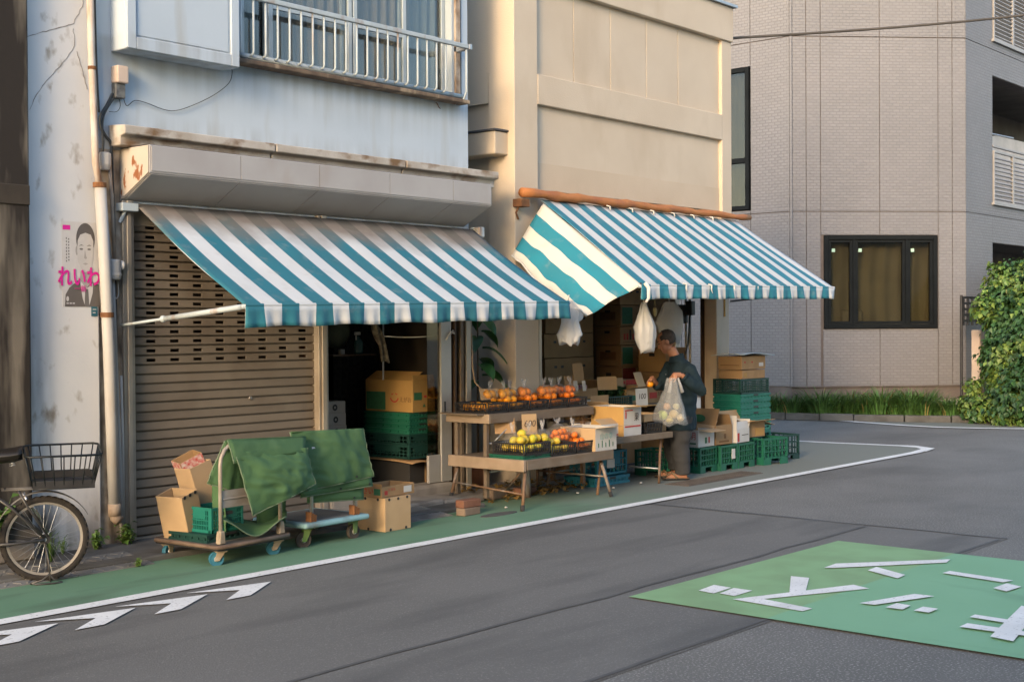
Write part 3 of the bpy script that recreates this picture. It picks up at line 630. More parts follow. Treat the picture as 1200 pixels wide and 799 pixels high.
# balconies: louvre screens, soffit, parapet wall inside
lou = mat('louvre_grey', (.30, .285, .275), (.26, .245, .235), sc=5, rough=.5, world=True)
lmesh = MB(); lmesh.box(0, .93, -.012, .012, -.019, .019, RX(rad(-38))); lme = lmesh.mesh('louvre_blade', lou)
for z0, z1 in ((3.86, 4.82), (6.86, 7.95)):
    for k in range(4):
        x0 = 24.50+k*1.0
        b = MB(); frame(b, x0, x0+1.0, z0, z1, PR.y-.02, PR.y+.03, .04); fr = b.build('louvre_frame', lou, Cb, bevel=.004)
        n = int((z1-z0-.1)/.075)
        for j in range(n): inst('louvre_blade', lme, fr, T(x0+.035, PR.y+.005, z0+.08+j*.075))
    b = MB(); b.box(24.42, 34, PR.y-.05, PR.y+.06, z0-.05, z0-.001); b.build('balcony_sill', lou, Cb, bevel=.004)
    b = MB(); b.box(24.47, 34, PR.y-.01, PR.y+.04, z1+.06, z1+.10); b.build('balcony_handrail', lou, Cb, bevel=.006)
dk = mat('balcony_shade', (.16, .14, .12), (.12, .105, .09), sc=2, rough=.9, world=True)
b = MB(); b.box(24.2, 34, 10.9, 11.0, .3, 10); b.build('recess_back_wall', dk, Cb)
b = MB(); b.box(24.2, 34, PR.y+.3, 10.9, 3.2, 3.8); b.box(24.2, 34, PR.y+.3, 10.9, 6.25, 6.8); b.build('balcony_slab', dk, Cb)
b = MB(); b.grid(lambda u, v: (24.9+6*u, PR.y+1.0-.3*math.sin(u*1.5), 3.85+v*(1.25+.32*min(1, u*3))), 12, 1); b.build('balcony_divider', mat('divider_white', (.5, .48, .45), sc=3, rough=.8), Cb, solid=.04)
b = MB(); b.tube([(24.5, PR.y+.35, 5.22), (26.5, PR.y+.35, 5.28)], .018, 8); b.tube([(24.75, PR.y+.35, 5.22), (24.85, PR.y+.7, 5.1)], .012, 6); b.build('laundry_bar', steel, Cb)
# corner window
b = MB()
def cframe(b, s0, s1, z0, z1, o0, o1, w):
    cbox(b, s0, s0+w, o0, o1, z0, z1); cbox(b, s1-w, s1, o0, o1, z0, z1); cbox(b, s0+w, s1-w, o0, o1, z0, z0+w); cbox(b, s0+w, s1-w, o0, o1, z1-w, z1)
cframe(b, wx0, wx1, wz0, wz1, -.09, .035, .075); wf = b.build('window_frame', frame_k, Cb, bevel=.006)
m1, m2 = scx(1000.5), scx(1062)
for s0, s1 in ((wx0+.076, m1-.02), (m1+.02, m2-.02), (m2+.02, wx1-.076)):
    b = MB(); cframe(b, s0, s1, wz0+.077, wz1-.077, -.07, .012, .05); ca = b.build('casement', frame_k, wf, bevel=.004)
    b = MB(); cbox(b, s0+.05, s1-.05, -.04, -.034, wz0+.127, wz1-.127); b.build('pane', pane_m, ca)
    b = MB(); cbox(b, s0+.075, s0+.135, -.033, -.031, wz1-.29, wz1-.23); b.build('pane_sticker', mat('sticker_green', (.42, .62, .48), sc=9, rough=.6), ca)
for mm_ in (m1, m2):
    b = MB(); cbox(b, mm_-.02, mm_+.02, -.08, .03, wz0+.077, wz1-.077); b.build('mullion', frame_k, wf)
b = MB(); cM = Matrix(((EC.x, NC.x, 0, PL.x), (EC.y, NC.y, 0, PL.y), (0, 0, 1, 0), (0, 0, 0, 1)))
drap = mat('window_drape', (.46, .44, .375), (.35, .33, .28), sc=1.5, rough=.9, world=True)
b.grid(lambda u, v: tuple(cM @ Vector((wx0+.05+(wx1-wx0-.1)*u, -.22+.02*math.sin(u*46+math.sin(v*4)), wz0+.03+(wz1-wz0-.06)*v))), 90, 4); b.build('drape', drap, wf, smooth=True)
b = MB(); cbox(b, wx0+.35, wx0+.75, -.20, -.10, wz0+.1, wz0+.33); b.build('cushion_on_sill', mat('pale_cushion', (.5, .48, .42), sc=8, rough=.9), wf, bevel=.05, seg=3)
b = MB(); cbox(b, wx0-.05, wx1+.05, -.5, -.45, wz0-.1, wz1+.1); b.build('room_screen', darkint, Cb)
# tall window on the side face
b = MB(); x_ = PL.x
for a, c, z0, z1 in ((12.15, 12.225, 3.69, 6.23), (13.125, 13.2, 3.69, 6.23), (12.226, 13.124, 3.69, 3.765), (12.226, 13.124, 6.155, 6.23), (12.226, 13.124, 4.53, 4.62)): b.box(x_-.035, x_+.06, a, c, z0, z1)
sw = b.build('side_window_frame', frame_k, Cb, bevel=.005)
for z0, z1 in ((3.766, 4.529), (4.621, 6.154)):
    b = MB(); b.box(x_+.012, x_+.018, 12.227, 13.123, z0, z1); b.build('pane', pane_m, sw)
    b = MB(); b.grid(lambda u, v: (x_+.14+.015*math.sin(u*40), 12.2+.95*u, z0+(z1-z0)*v), 30, 1); b.build('blind', mat('blind_grey', (.22, .225, .21), sc=2, rough=.9), sw, smooth=True)
b = MB(); b.box(x_+.26, x_+.28, 12, 13.3, 3.6, 6.3); b.build('side_room_screen', darkint, Cb)

# ================================================================== PLANTS
grass_m = mat('strap_leaf', (.068, .15, .03), (.042, .10, .022), sc=6, rough=.55, isl=.45, spec=.4)
dry_m = mat('dry_leaf', (.26, .2, .07), (.2, .15, .05), sc=6, rough=.7, isl=.3)
def clump_mesh(seed, n=250):
    rn = random.Random(seed); b = MB()
    for i in range(n):
        b.cur = 1 if rn.random() < .025 else 0
        a = rn.random()*6.283; r0 = rn.random()**.7*.24; L_ = rn.uniform(.34, .70); w = rn.uniform(.007, .013); lean = rn.uniform(.7, 1.7)
        d = Vector((math.cos(a), math.sin(a), 0)); s_ = Vector((-d.y, d.x, 0)); p = d*r0; ang = rn.uniform(.05, .35); vs = []
        for k in range(5):
            ww = w*(1, 1, .85, .6, .12)[k]; vs += [tuple(p+s_*ww), tuple(p-s_*ww)]
            ang += lean/4*(k+.6)/2.2; p = p + (d*math.sin(ang)+Vector((0, 0, math.cos(ang))))*(L_/4)
        b.add(vs, [(2*k, 2*k+1, 2*k+3, 2*k+2) for k in range(4)])
    return b.mesh('strap_leaf_clump', [grass_m, dry_m])
cms = [clump_mesh(s) for s in range(4)]
rn = random.Random(11)
spots = []
for px in range(896, 1215, 17):
    k0 = atZ(px, 492+ (px-920)*.016)
    away = Vector((k0.x, k0.y, 0)).normalized()
    spots.append((k0+away*(.24+rn.uniform(-.08, .08)), rn.uniform(.55, .92)))
    if px > 1010 or rn.random() < .4: spots.append((k0+away*(.66+rn.uniform(-.05, .06))+Vector((rn.uniform(-.1, .1), 0, 0)), rn.uniform(.55, .9)))
for i, (p, s_) in enumerate(spots):
    o = inst('strap_leaf_clump', cms[i % 4], None, T(p.x, p.y, .068) @ RZ(rn.random()*6.28) @ Matrix.Diagonal((s_*1.05, s_*1.05, s_, 1)))
    tag(o, 'clump of arching dark green strap leaves in the kerbside bed below the grey building', 'plant', 'strap-leaf clumps in the corner bed')
leaf_a = mat('ivy_leaf', (.085, .155, .028), (.055, .11, .02), sc=3, rough=.5, isl=.4, spec=.4)
leaf_b = mat('ivy_leaf_light', (.15, .20, .038), (.105, .16, .03), sc=3, rough=.5, isl=.35, spec=.4)
leaf_c = mat('shrub_leaf', (.035, .09, .024), (.022, .06, .016), sc=3, rough=.5, isl=.4, spec=.4)
stem_m = mat('stem', (.11, .075, .045), (.07, .05, .03), sc=9, rough=.9)
def leaf(b, p, nrm, size, rn):
    n = nrm.normalized(); up = Vector((0, 0, -1)); t = (up-n*up.dot(n)); t = t.normalized() if t.length > .1 else Vector((1, 0, 0))
    t = (t+Vector((rn.uniform(-.7, .7), rn.uniform(-.7, .7), rn.uniform(-.3, .3)))).normalized(); s_ = n.cross(t).normalized(); k = n*size*.18
    b.add([p, p+t*size*.35+s_*size*.42+k, p+t*size, p+t*size*.35-s_*size*.42+k], [(0, 1, 2), (0, 2, 3)])
def leafmass(name, parent, blobs, n, size, seed, mats, wts=(.6, .4)):
    rn = random.Random(seed); b = MB()
    for (c, (rx, ry, rz), _u, _v) in blobs:
        cnt = int(n*rx*rz/sum(q[1][0]*q[1][2] for q in blobs)); c = Vector(c)
        for i in range(cnt):
            d = Vector((rn.gauss(0, 1), rn.gauss(0, 1), rn.gauss(0, 1))).normalized()
            k = 1+.45*noise.noise(d*2.1+c)+.30*noise.noise(d*6+c)
            rr = k*(1-abs(rn.gauss(0, .17)))+(rn.random()*.25 if rn.random() < .06 else 0)
            p = c+Vector((d.x*rx, d.y*ry, d.z*rz))*rr
            if p.z < .05: continue
            b.cur = 0 if rn.random() < wts[0] else 1
            if len(mats) == 3 and (noise.noise(p*1.6) > .12 or rn.random() < .12): b.cur = 2
            if len(mats) == 1: b.cur = 0
            leaf(b, p, d+Vector((rn.uniform(-.5, .5), rn.uniform(-.5, .5), rn.uniform(-.2, .6))), size*rn.uniform(.5, 1.45), rn)
    return b.build(name, mats, parent)
pc = atZ(1146, 489)
IV = thing('ivy_bank', 'yellow-green ivy bank climbing beside the pale concrete post at the street corner', 'ivy', (23.0, 7.9, .07))
IB = []
for (bx, by, dep, rr) in ((1168, 440, 21.75, .2), (1179, 470, 21.4, .36), (1198, 470, 21.2, .55), (1180, 425, 21.8, .48), (1205, 420, 21.7, .6), (1175, 385, 22.0, .3), (1194, 370, 22.1, .5), (1165, 352, 22.2, .24), (1180, 335, 22.4, .38), (1205, 345, 22.3, .55), (1152, 362, 22.1, .2), (1141, 452, 21.9, .15), (1138, 475, 21.8, .2), (1148, 480, 21.6, .22), (1163, 408, 21.8, .15), (1230, 400, 21.9, .8), (1240, 460, 21.4, .7)):
    c = CP+_ray(bx, by)*dep; IB.append(((c.x, c.y, c.z), (rr, rr*.9, rr*1.05), 0, 1))
leafmass('foliage', IV, IB, 19000, .085, 5, [leaf_a, leaf_b, leaf_c])
b = MB(); rn = random.Random(2)
for i in range(9):
    x, y = 22.6+rn.random()*1.4, 7.2+rn.random()*.9
    b.tube([(x, y, .05), (x+rn.uniform(-.15, .15), y+rn.uniform(-.1, .1), .8), (x+rn.uniform(-.3, .3), y+rn.uniform(-.2, .2), 1.7)], [.018, .013, .006], 6)
b.build('stem', stem_m, IV, smooth=True)
b = MB(); b.box(22.9, 24.2, 7.5, 7.95, .0, 1.5); b.build('shade_core', mat('ivy_shade_core', (.04, .05, .025), sc=5, rough=.95), IV)  # solid dark block added as shade between the ivy leaves
SH = thing('corner_shrub', 'tall blue-green shrub above the ivy under the dark entrance opening', 'shrub', (24.1, 8.3, .07))
leafmass('foliage', SH, [((23.95, 8.35, 2.25), (.42, .4, .40), 0, 1), ((24.3, 8.1, 2.5), (.45, .4, .35), 0, 1), ((24.9, 7.9, 2.55), (.7, .5, .5), 0, 1), ((24.6, 7.8, 1.9), (.6, .5, .5), 0, 1)], 5200, .10, 8, [leaf_c, leaf_a], (.75, .25))
b = MB()
for i in range(5):
    x = 24.0+i*.2; b.tube([(24.2+i*.08, 8.2, .05), (x, 8.2, 1.2), (x+.05, 8.15, 2.4)], [.03, .022, .008], 6)
b.build('trunk', stem_m, SH, smooth=True)
b = MB(); b.box(pc.x-.10, pc.x+.10, pc.y-.08, pc.y+.08, 0, 1.52, ); po = b.build('concrete_post', mat('pinkish_concrete', (.50, .40, .32), (.44, .34, .27), sc=4, rough=.9, bump=.3, bsc=40, dirt=(.22, .12, .07), dsc=5, dlo=.6, dhi=.75), bevel=.02, seg=2, label='pale pinkish concrete gate post half covered by ivy', cat='post')
FE = thing('metal_fence', 'short black metal lattice fence showing above the ivy by the grey wall', 'fence', (22.9, 8.75, .07))
b = MB(); b.tube([(22.35, 8.85, .05), (22.35, 8.85, 2.12)], .025, 8); b.build('fence_post', black, FE)
for k in range(5):
    b = MB(); b.box(22.35, 23.6, 8.84, 8.86, 1.66+k*.1, 1.70+k*.1); b.build('fence_rail', black, FE)
for k in range(6):
    b = MB(); b.box(22.42+k*.2, 22.46+k*.2, 8.835, 8.865, 1.6, 2.1); b.build('fence_bar', black, FE)
# overhead cable
p0 = Vector((14.46, 9.6, 0)); q0 = _ray(863, 44.6); p0 = CP+q0*(17.2); p1 = CP+_ray(1200, 10)*19.0; p2 = CP+_ray(1500, -24)*20.5
b = MB(); pts = []
for i in range(25):
    t = i/24; pts.append((1-t)*(1-t)*p0+2*t*(1-t)*(2*p1-.5*p0-.5*p2)+t*t*p2 - Vector((0, 0, .10*math.sin(math.pi*t))))
b.tube([p0-(pts[1]-p0).normalized()*2.2]+pts, .018, 7)
for i in range(16): pass
tag(b.build('overhead_cable', mat('cable_sheath', (.10, .085, .07), (.075, .065, .055), sc=3, rough=.7), smooth=True), 'dark overhead cable slung across the grey tiled building', 'cable')

# potted big-leaf plant in the gap between the shops
big = mat('big_leaf', (.025, .105, .018), (.018, .075, .014), sc=4, rough=.4, spec=.5)
PP = thing('big_leaf_plant', 'plant with large dark green leaves in the gap beside the beige pillar', 'plant', (9.92, 8.86, 0))
b = MB(); b.tube([(9.92, 8.86, .1), (9.90, 8.84, .9), (9.88, 8.82, 1.75)], [.016, .012, .006], 6); b.build('stem', stem_m, PP, smooth=True)
b = MB(); b.lathe([(.09, 0), (.13, .22), (.14, .22), (.14, .25), (.12, .25), (.11, .2), (0, .2)], 16, T(9.92, 8.86, .0)); b.build('pot', mat('terracotta', (.3, .13, .07), sc=5, rough=.9), PP, smooth=False)
rn = random.Random(4)
for i in range(13):
    z = 1.08+i*.055; a = rad(200+i*137); L_ = .30-.008*i
    if i in (2, 4): a = rad(-35 + 12*i)
    c0 = Vector((9.90, 8.84, z)); d = Vector((math.cos(a), math.sin(a), .15)).normalized(); s_ = Vector((-d.y, d.x, 0)).normalized()
    b = MB()
    def lf(u, v, c0=c0, d=d, s_=s_, L_=L_):
        w = .075*math.sin(math.pi*min(1, .04+u*.96))**.8; sag = -.20*u*u
        return tuple(c0 + d*(.05+L_*u) + s_*w*(2*v-1) + Vector((0, 0, sag+.02*abs(2*v-1))))
    b.grid(lf, 8, 4); b.build('leaf', big, PP, smooth=True)
# weeds along the foot of the wall
def weed(x, y, z, h, n, seed, label, broad=True):
    rn = random.Random(seed); b = MB()
    for i in range(n):
        a = rn.random()*6.28; d = Vector((math.cos(a), math.sin(a), 0)); p = Vector((x, y, z)); hh = h*rn.uniform(.4, 1)
        q = p+d*h*.5*rn.random()+Vector((0, 0, hh)); b.cur = 0
        if broad:
            b.tube([p, (p+q)/2+Vector((0, 0, .01)), q], [.002, .002, .001], 4, cap=False)
            for k in range(5):
                t = p.lerp(q, .3+.7*k/4); leaf(b, t, Vector((rn.uniform(-1, 1), rn.uniform(-1, 1), 1.4)), h*rn.uniform(.18, .34), rn)
        else:
            s_ = Vector((-d.y, d.x, 0))*.004; m_ = p.lerp(q, .6)+Vector((0, 0, .15*hh)); e = q+d*h*.3-Vector((0, 0, .1*h))
            b.add([p+s_, p-s_, m_-s_, m_+s_, e], [(0, 1, 2, 3), (3, 2, 4)])
    tag(b.build('weed', [leaf_a if seed % 2 else leaf_c]), label, 'weed')
weed(5.66, 8.55, .045, .16, 26, 1, 'leafy green weed growing at the foot of the thin pipes')
weed(5.40, 8.53, .045, .15, 16, 3, 'small leafy weed at the base of the white column by the downpipe')
weed(4.88, 8.28, .045, .26, 30, 5, 'grassy green weed seen through the rear bicycle wheel', False)
weed(5.28, 7.85, .01, .07, 22, 7, 'low weed growing in the ramp plate joint near the green lane')
weed(5.1, 8.50, .045, .2, 18, 9, 'tuft of thin weeds at the column foot beside the tyre', False)
weed(4.55, 8.40, .2, .30, 26, 11, 'bright weed on the ledge behind the bicycle basket')
# ================================================================== PIPES, CABLES, POSTER ON THE WHITE BUILDING
yp = YF-.10
P_ = lambda x, y, Y=yp: atY(x, y, Y)
DP = thing('downpipe', 'thick pale plastic downpipe with rusty brackets beside the poster', 'pipe', tuple(P_(134, 612)))
b = MB(); b.tube([P_(117, 214), P_(124, 330), P_(128, 420), P_(134, 590)], .043, 14); b.build('pipe', pvc, DP, smooth=True)
b = MB(); b.tube([P_(134, 590), P_(134.5, 604)], .047, 14); b.tube([P_(134.3, 600), P_(135, 606), P_(137.5, 610)-Vector((0, .03, 0))], .04, 12); b.build('shoe', mat('clay_shoe', (.36, .28, .2), (.28, .2, .14), sc=8, rough=.85), DP, smooth=True)
for x, y in ((116.8, 217), (125.6, 369)):
    c = P_(x, y); b = MB(); b.lathe([(.046, -.018), (.049, -.018), (.049, .018), (.046, .018)], 16, T(*c)); b.box(c.x-.01, c.x+.01, c.y+.04, YF-.01, c.z-.01, c.z+.01); b.build('bracket', rust, DP)
UP = thing('upper_pipe', 'narrow rust-streaked pipe running up the column edge above the poster', 'pipe', tuple(P_(117, 214)))
b = MB(); b.tube([P_(116, 216), P_(112, 190), P_(107, 60), P_(104, -60)], .026, 12); b.build('pipe', mat('rust_streaked_pvc', (.50, .46, .42), (.42, .33, .26), sc=5, rough=.7, world=True, dirt=(.30, .14, .06), dsc=7, dst=(2, 2, .25), dlo=.56, dhi=.7), UP, smooth=True)
b = MB(); c = P_(108, 80); b.lathe([(.027, -.012), (.031, -.012), (.031, .012), (.027, .012)], 14, T(*c)); b.build('bracket', rust, UP)
yc = YF-.045
def pipe_thing(name, label, pts, r, mt, cat, Y=yc, extra=None):
    p = [atY(x, y, Y) for x, y in pts]; t_ = thing(name, label, cat, tuple(p[-1])); b = MB(); b.tube(p, r, 10); b.build('tube', mt, t_, smooth=True)
    return t_
pipe_thing('conduit', 'thin pale conduit dropping from the round box to the weeds', [(132, 322), (134, 380), (138, 480), (141, 560), (143, 628)], .016, pvc, 'conduit')
pipe_thing('conduit', 'slim grey conduit slanting up from the round box behind the downpipe', [(124, 240), (126, 270), (130, 304)], .011, pvc, 'conduit')
pipe_thing('conduit', 'upright steel conduit joining the round box to the upper wiring', [(127, 185), (131, 230), (134, 304)], .014, mat('old_conduit', (.34, .29, .24), (.24, .19, .15), sc=9, rough=.6, world=True), 'conduit')
pipe_thing('conduit', 'thin white conduit standing close to the shutter guide near the ground', [(142, 440), (144, 520), (145, 628)], .011, pvc, 'conduit', YF-.05)
blackw = mat('black_wire', (.035, .04, .043), (.05, .055, .058), sc=9, rough=.6)
JB = thing('round_junction_box', 'round grey junction box on the conduit beside the shutter', 'junction box', tuple(atY(132, 325, yc)))
c = atY(132, 316, yc-.0)
b = MB(); b.lathe([(.0, -.075), (.055, -.075), (.062, -.06), (.062, .06), (.055, .075), (0, .075)], 18, T(*c)); b.build('body', pvc, JB, smooth=False, bevel=.004)
b = MB(); b.lathe([(.064, -.048), (.067, -.045), (.067, -.03), (.064, -.027)], 18, T(*c)); b.build('rim', pvc, JB)
b = MB(); c2 = atY(141, 311, yc); b.ball((c2.x, c2.y-.02, c2.z), .022, .03, .035); b.build('knob', mat('white_knob', (.6, .58, .55), sc=9, rough=.4), JB, smooth=True)
MBX = thing('meter_box', 'small cream terminal box with open wiring on the upper wall', 'junction box', tuple(atY(137, 97, YF)))
c = atY(136.5, 89, YF); b = MB(); b.box(c.x-.05, c.x+.05, YF-.09, YF, c.z-.065, c.z+.065); b.build('cover', mat('cream_plastic', (.58, .46, .37), (.52, .41, .33), sc=5, rough=.5), MBX, bevel=.012, seg=2)
c = atY(136.5, 107, YF); b = MB(); b.box(c.x-.045, c.x+.04, YF-.06, YF, c.z-.06, c.z+.05); b.build('terminal_block', mat('terminal', (.15, .15, .14), (.07, .07, .07), sc=25, rough=.5), MBX, bevel=.006)
c = atY(122, 190, yc); b = MB(); b.lathe([(0, -.06), (.03, -.06), (.045, -.02), (.045, .06), (.03, .07), (0, .07)], 12, T(c.x, c.y-.01, c.z)); tag(b.build('cable_boot', pvc, bevel=.003), 'grey cable boot under the end of the signboard', 'cable boot')
def wire(label, pts, r, Y=YF-.03, name='wire', mt=None):
    p = [atY(x, y, Y) for x, y in pts]; out = []
    for i in range(len(p)-1):
        a, bb, c_, d_ = p[max(i-1, 0)], p[i], p[i+1], p[min(i+2, len(p)-1)]
        for k in range(4):
            t = k/4; out.append(.5*((2*bb)+(c_-a)*t+(2*a-5*bb+4*c_-d_)*t*t+(3*bb-a-3*c_+d_)*t**3))
    out.append(p[-1]); b = MB(); b.tube(out, r, 6)
    tag(b.build(name, mt or blackw, smooth=True), label, 'wire')
wire('thin loose wire looping from the cream box to the shutter-box corner', [(143, 106), (148, 124), (158, 118), (172, 121), (190, 128), (205, 130), (225, 124), (250, 112), (268, 98), (272, 86), (271, 79)], .003, YF-.02)
wire('thick black cable bundle dropping from the cream box to the boot', [(132, 110), (126, 122), (118, 136), (118, 148), (124, 160), (131, 170), (128, 186)], .011)
wire('second dark cable hanging beside the thick bundle', [(135, 113), (124, 130), (120, 145), (121, 170), (119, 200)], .008)
wire('fine wire loop under the cream terminal box', [(139, 114), (141, 124), (137, 131), (128, 131)], .0025, YF-.02)
wire('long black cable running up the column edge to the roof', [(116, 132), (114, 100), (112, 50), (110, -40)], .009, YF-.05)
wire('black cable tied along the mortar behind the conduits', [(131, 170), (133, 220), (135, 300), (137, 400), (139, 470), (141, 600)], .006, YF-.03)
wire('thin pale cable below the round junction box', [(133, 340), (136, 350), (139, 344), (138, 330)], .004, YF-.04, mt=pvc)

PS = thing('wall_poster', 'monochrome election poster with magenta brush lettering on the white column', 'poster', (5.34, YF-.04, 1.8))
p0, p1 = atY(73.5, 359, YF-.04), atY(115, 261.5, YF-.04)
px0, px1, pz0, pz1 = p0.x, p1.x+.01, p0.z+.0, p1.z
pw, ph = px1-px0, pz1-pz0; yq = YF-.037
def pm(name, col, rough=.6): return mat(name, col, tuple(c*.93 for c in col), sc=20, rough=rough, world=True)
paper, g1, g2, g3, g4, skin = pm('poster_paper', (.52, .50, .48)), pm('poster_suit', (.125, .11, .10)), pm('poster_hair', (.10, .09, .085)), pm('poster_shade', (.34, .32, .30)), pm('poster_feature', (.15, .14, .13)), pm('poster_face', (.47, .45, .43))
b = MB(); b.box(px0, px1, yq-.0015, yq, pz0, pz1); b.build('sheet', paper, PS)
def pp(name, mt, pts, lay):
    b = MB(); y = yq-.0018-.0006*lay; b.poly([(px0+u*pw, y, pz0+v*ph) for u, v in pts]); return b.build(name, mt, PS)
def ell(cu, cv, ru, rv, n=28, a0=0, a1=360): return [(cu+ru*math.cos(rad(a0+(a1-a0)*i/n)), cv+rv*math.sin(rad(a0+(a1-a0)*i/n))) for i in range(n+(0 if a1-a0 == 360 else 1))]
pp('suit', g1, [(.06, .0), (.08, .14), (.18, .22), (.44, .32), (.60, .22), (.78, .30), (.98, .26), (1, 0)], 0)
pp('shirt', paper, [(.46, .31), (.53, .10), (.60, .0), (.70, .0), (.80, .16), (.82, .29), (.66, .22)], 1)
pp('tie', g4, [(.60, .21), (.68, .21), (.71, .0), (.58, .0)], 2)
pp('neck', g3, [(.48, .42), (.46, .32), (.62, .21), (.80, .30), (.80, .44)], 2)
pp('hair', g2, ell(.62, .80, .25, .19), 2)
pp('ear', g3, ell(.385, .66, .035, .055, 14), 2)
pp('face', skin, [(.41, .78), (.395, .66), (.42, .53), (.49, .45), (.60, .405), (.70, .42), (.79, .50), (.83, .62), (.83, .78), (.76, .855), (.62, .875), (.48, .85)], 3)
for u in (.505, .715):
    pp('eyebrow', g4, [(u-.075, .715), (u, .735), (u+.075, .72), (u, .722)], 4)
    pp('eye', g4, ell(u, .68, .05, .011, 14), 4)
pp('nose', g3, [(.60, .68), (.575, .575), (.615, .562), (.66, .575), (.63, .60)], 4)
pp('mouth', g3, [(.535, .508), (.61, .52), (.69, .508), (.61, .492)], 4)
text('れいわ', .135, ink_pink, PS, T(px0+.44*pw, yq-.006, pz0+.335*ph) @ FRONT @ Matrix.Diagonal((.86, 1.15, 1, 1)), bold=.003)
text('一新', .05, ink_pink, PS, T(px0+.47*pw, yq-.006, pz0+.205*ph) @ FRONT)
pp('badge', ink_pink, [(.02, .90), (.22, .90), (.22, .955), (.02, .955)], 1)
for k in range(8):
    pp('small_print', g4, [(.16, .80-k*.035), (.19, .80-k*.035), (.19, .782-k*.035), (.16, .782-k*.035)], 1); pp('small_print', g4, [(.10, .81-k*.038), (.125, .81-k*.038), (.125, .79-k*.038), (.10, .79-k*.038)], 1)
pp('small_print', paper, ell(.13, .09, .035, .03, 16), 3)
for k in range(3): pp('small_print', paper, [(.1+.08*k, .03), (.16+.08*k, .03), (.16+.08*k, .045), (.1+.08*k, .045)], 3)
b = MB(); c = atY(110.5, 365, yq); b.box(c.x-.025, c.x+.025, yq-.003, yq, c.z-.035, c.z+.035); tg = b.build('number_tag', mat('tag_blue', (.03, .12, .16), sc=9, rough=.5), label='small dark blue number tag below the poster', cat='tag')
for k in range(2):
    b = MB(); b.box(c.x-.015, c.x+.015-k*.008, yq-.0045, yq-.0035, c.z+.012-k*.024, c.z+.018-k*.024); b.build('small_print', paper, tg)
# cracks in the column plaster, cut as thin dark grooves
crk = mat('crack', (.26, .235, .21), sc=9, rough=.95)
for pts in ([(30, 44), (50, 38), (70, 33), (86, 28), (96, 8), (100, -10)], [(34, 128), (50, 100), (70, 78), (88, 54), (86, 34)], [(90, 60), (97, 85), (102, 105)]):
    pts = [(pts[i][0]+(pts[i+1][0]-pts[i][0])*k/5+random.uniform(-.9, .9), pts[i][1]+(pts[i+1][1]-pts[i][1])*k/5+random.uniform(-.9, .9)) for i in range(len(pts)-1) for k in range(5)]+[pts[-1]]
    P3 = [atY(x, y, YF-.0365) for x, y in pts]; b = MB(); 
    b.tube(P3, [random.uniform(.0012, .003) for _ in P3], 5); b.build('crack', crk, A)

# ================================================================== AWNINGS
def stripe_mat(name, period, c_a, c_b, off=0., back_band=None, axis=0, soil=(.5, .5, .47)):
    mt = mat(name, c_b, tuple(x*.93 for x in c_b), sc=2.2, rough=.75, bump=.2, bsc=120, bdist=.002)
    nt, N, L, bs = nodes_of(mt); old = bs.inputs['Base Color'].links[0].from_socket
    tc = N.new('ShaderNodeTexCoord'); s = N.new('ShaderNodeSeparateXYZ'); L.new(tc.outputs['Object' if axis != 'uv' else 'UV'], s.inputs[0])
    v = s.outputs[0 if axis in (0, 'uv') else axis]
    fr = mathn(N, L, 'FRACT', mathn(N, L, 'MULTIPLY', mathn(N, L, 'ADD', v, off), 1/period))
    f = rng(N, L, mathn(N, L, 'ABSOLUTE', mathn(N, L, 'SUBTRACT', fr, .25)), .245, .255)
    f2 = mathn(N, L, 'MULTIPLY', f, rng(N, L, mathn(N, L, 'ABSOLUTE', mathn(N, L, 'SUBTRACT', fr, 1.25)), .245, .255))
    n = N.new('ShaderNodeTexNoise'); n.inputs['Scale'].default_value = 3; n.inputs['Detail'].default_value = 6; L.new(tc.outputs['Object'], n.inputs['Vector'])
    teal = mixn(N, L, rng(N, L, n.outputs[0], .35, .7), c_a, tuple(x*.8+.012 for x in c_a))
    col = mixn(N, L, f2, teal, old)
    if back_band:  # brown-grey tint growing towards the back edge, broken up by noise
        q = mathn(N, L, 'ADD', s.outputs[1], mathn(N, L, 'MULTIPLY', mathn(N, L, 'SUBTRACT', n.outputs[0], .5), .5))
        mm = N.new('ShaderNodeMix'); mm.data_type = 'RGBA'; mm.blend_type = 'MIX'; L.new(mathn(N, L, 'MULTIPLY', rng(N, L, q, back_band[0], back_band[1]), back_band[2]), mm.inputs[0]); L.new(col, mm.inputs[6]); mm.inputs[7].default_value = (.17, .135, .11, 1); col = mm.outputs[2]
    w2 = N.new('ShaderNodeTexNoise'); w2.inputs['Scale'].default_value = 9; w2.inputs['Detail'].default_value = 5; L.new(tc.outputs['Object'], w2.inputs['Vector'])
    col = mixn(N, L, rng(N, L, w2.outputs[0], .58, .9, 0, .4), col, (.34, .32, .29))
    L.new(col, bs.inputs['Base Color'])
    return mt
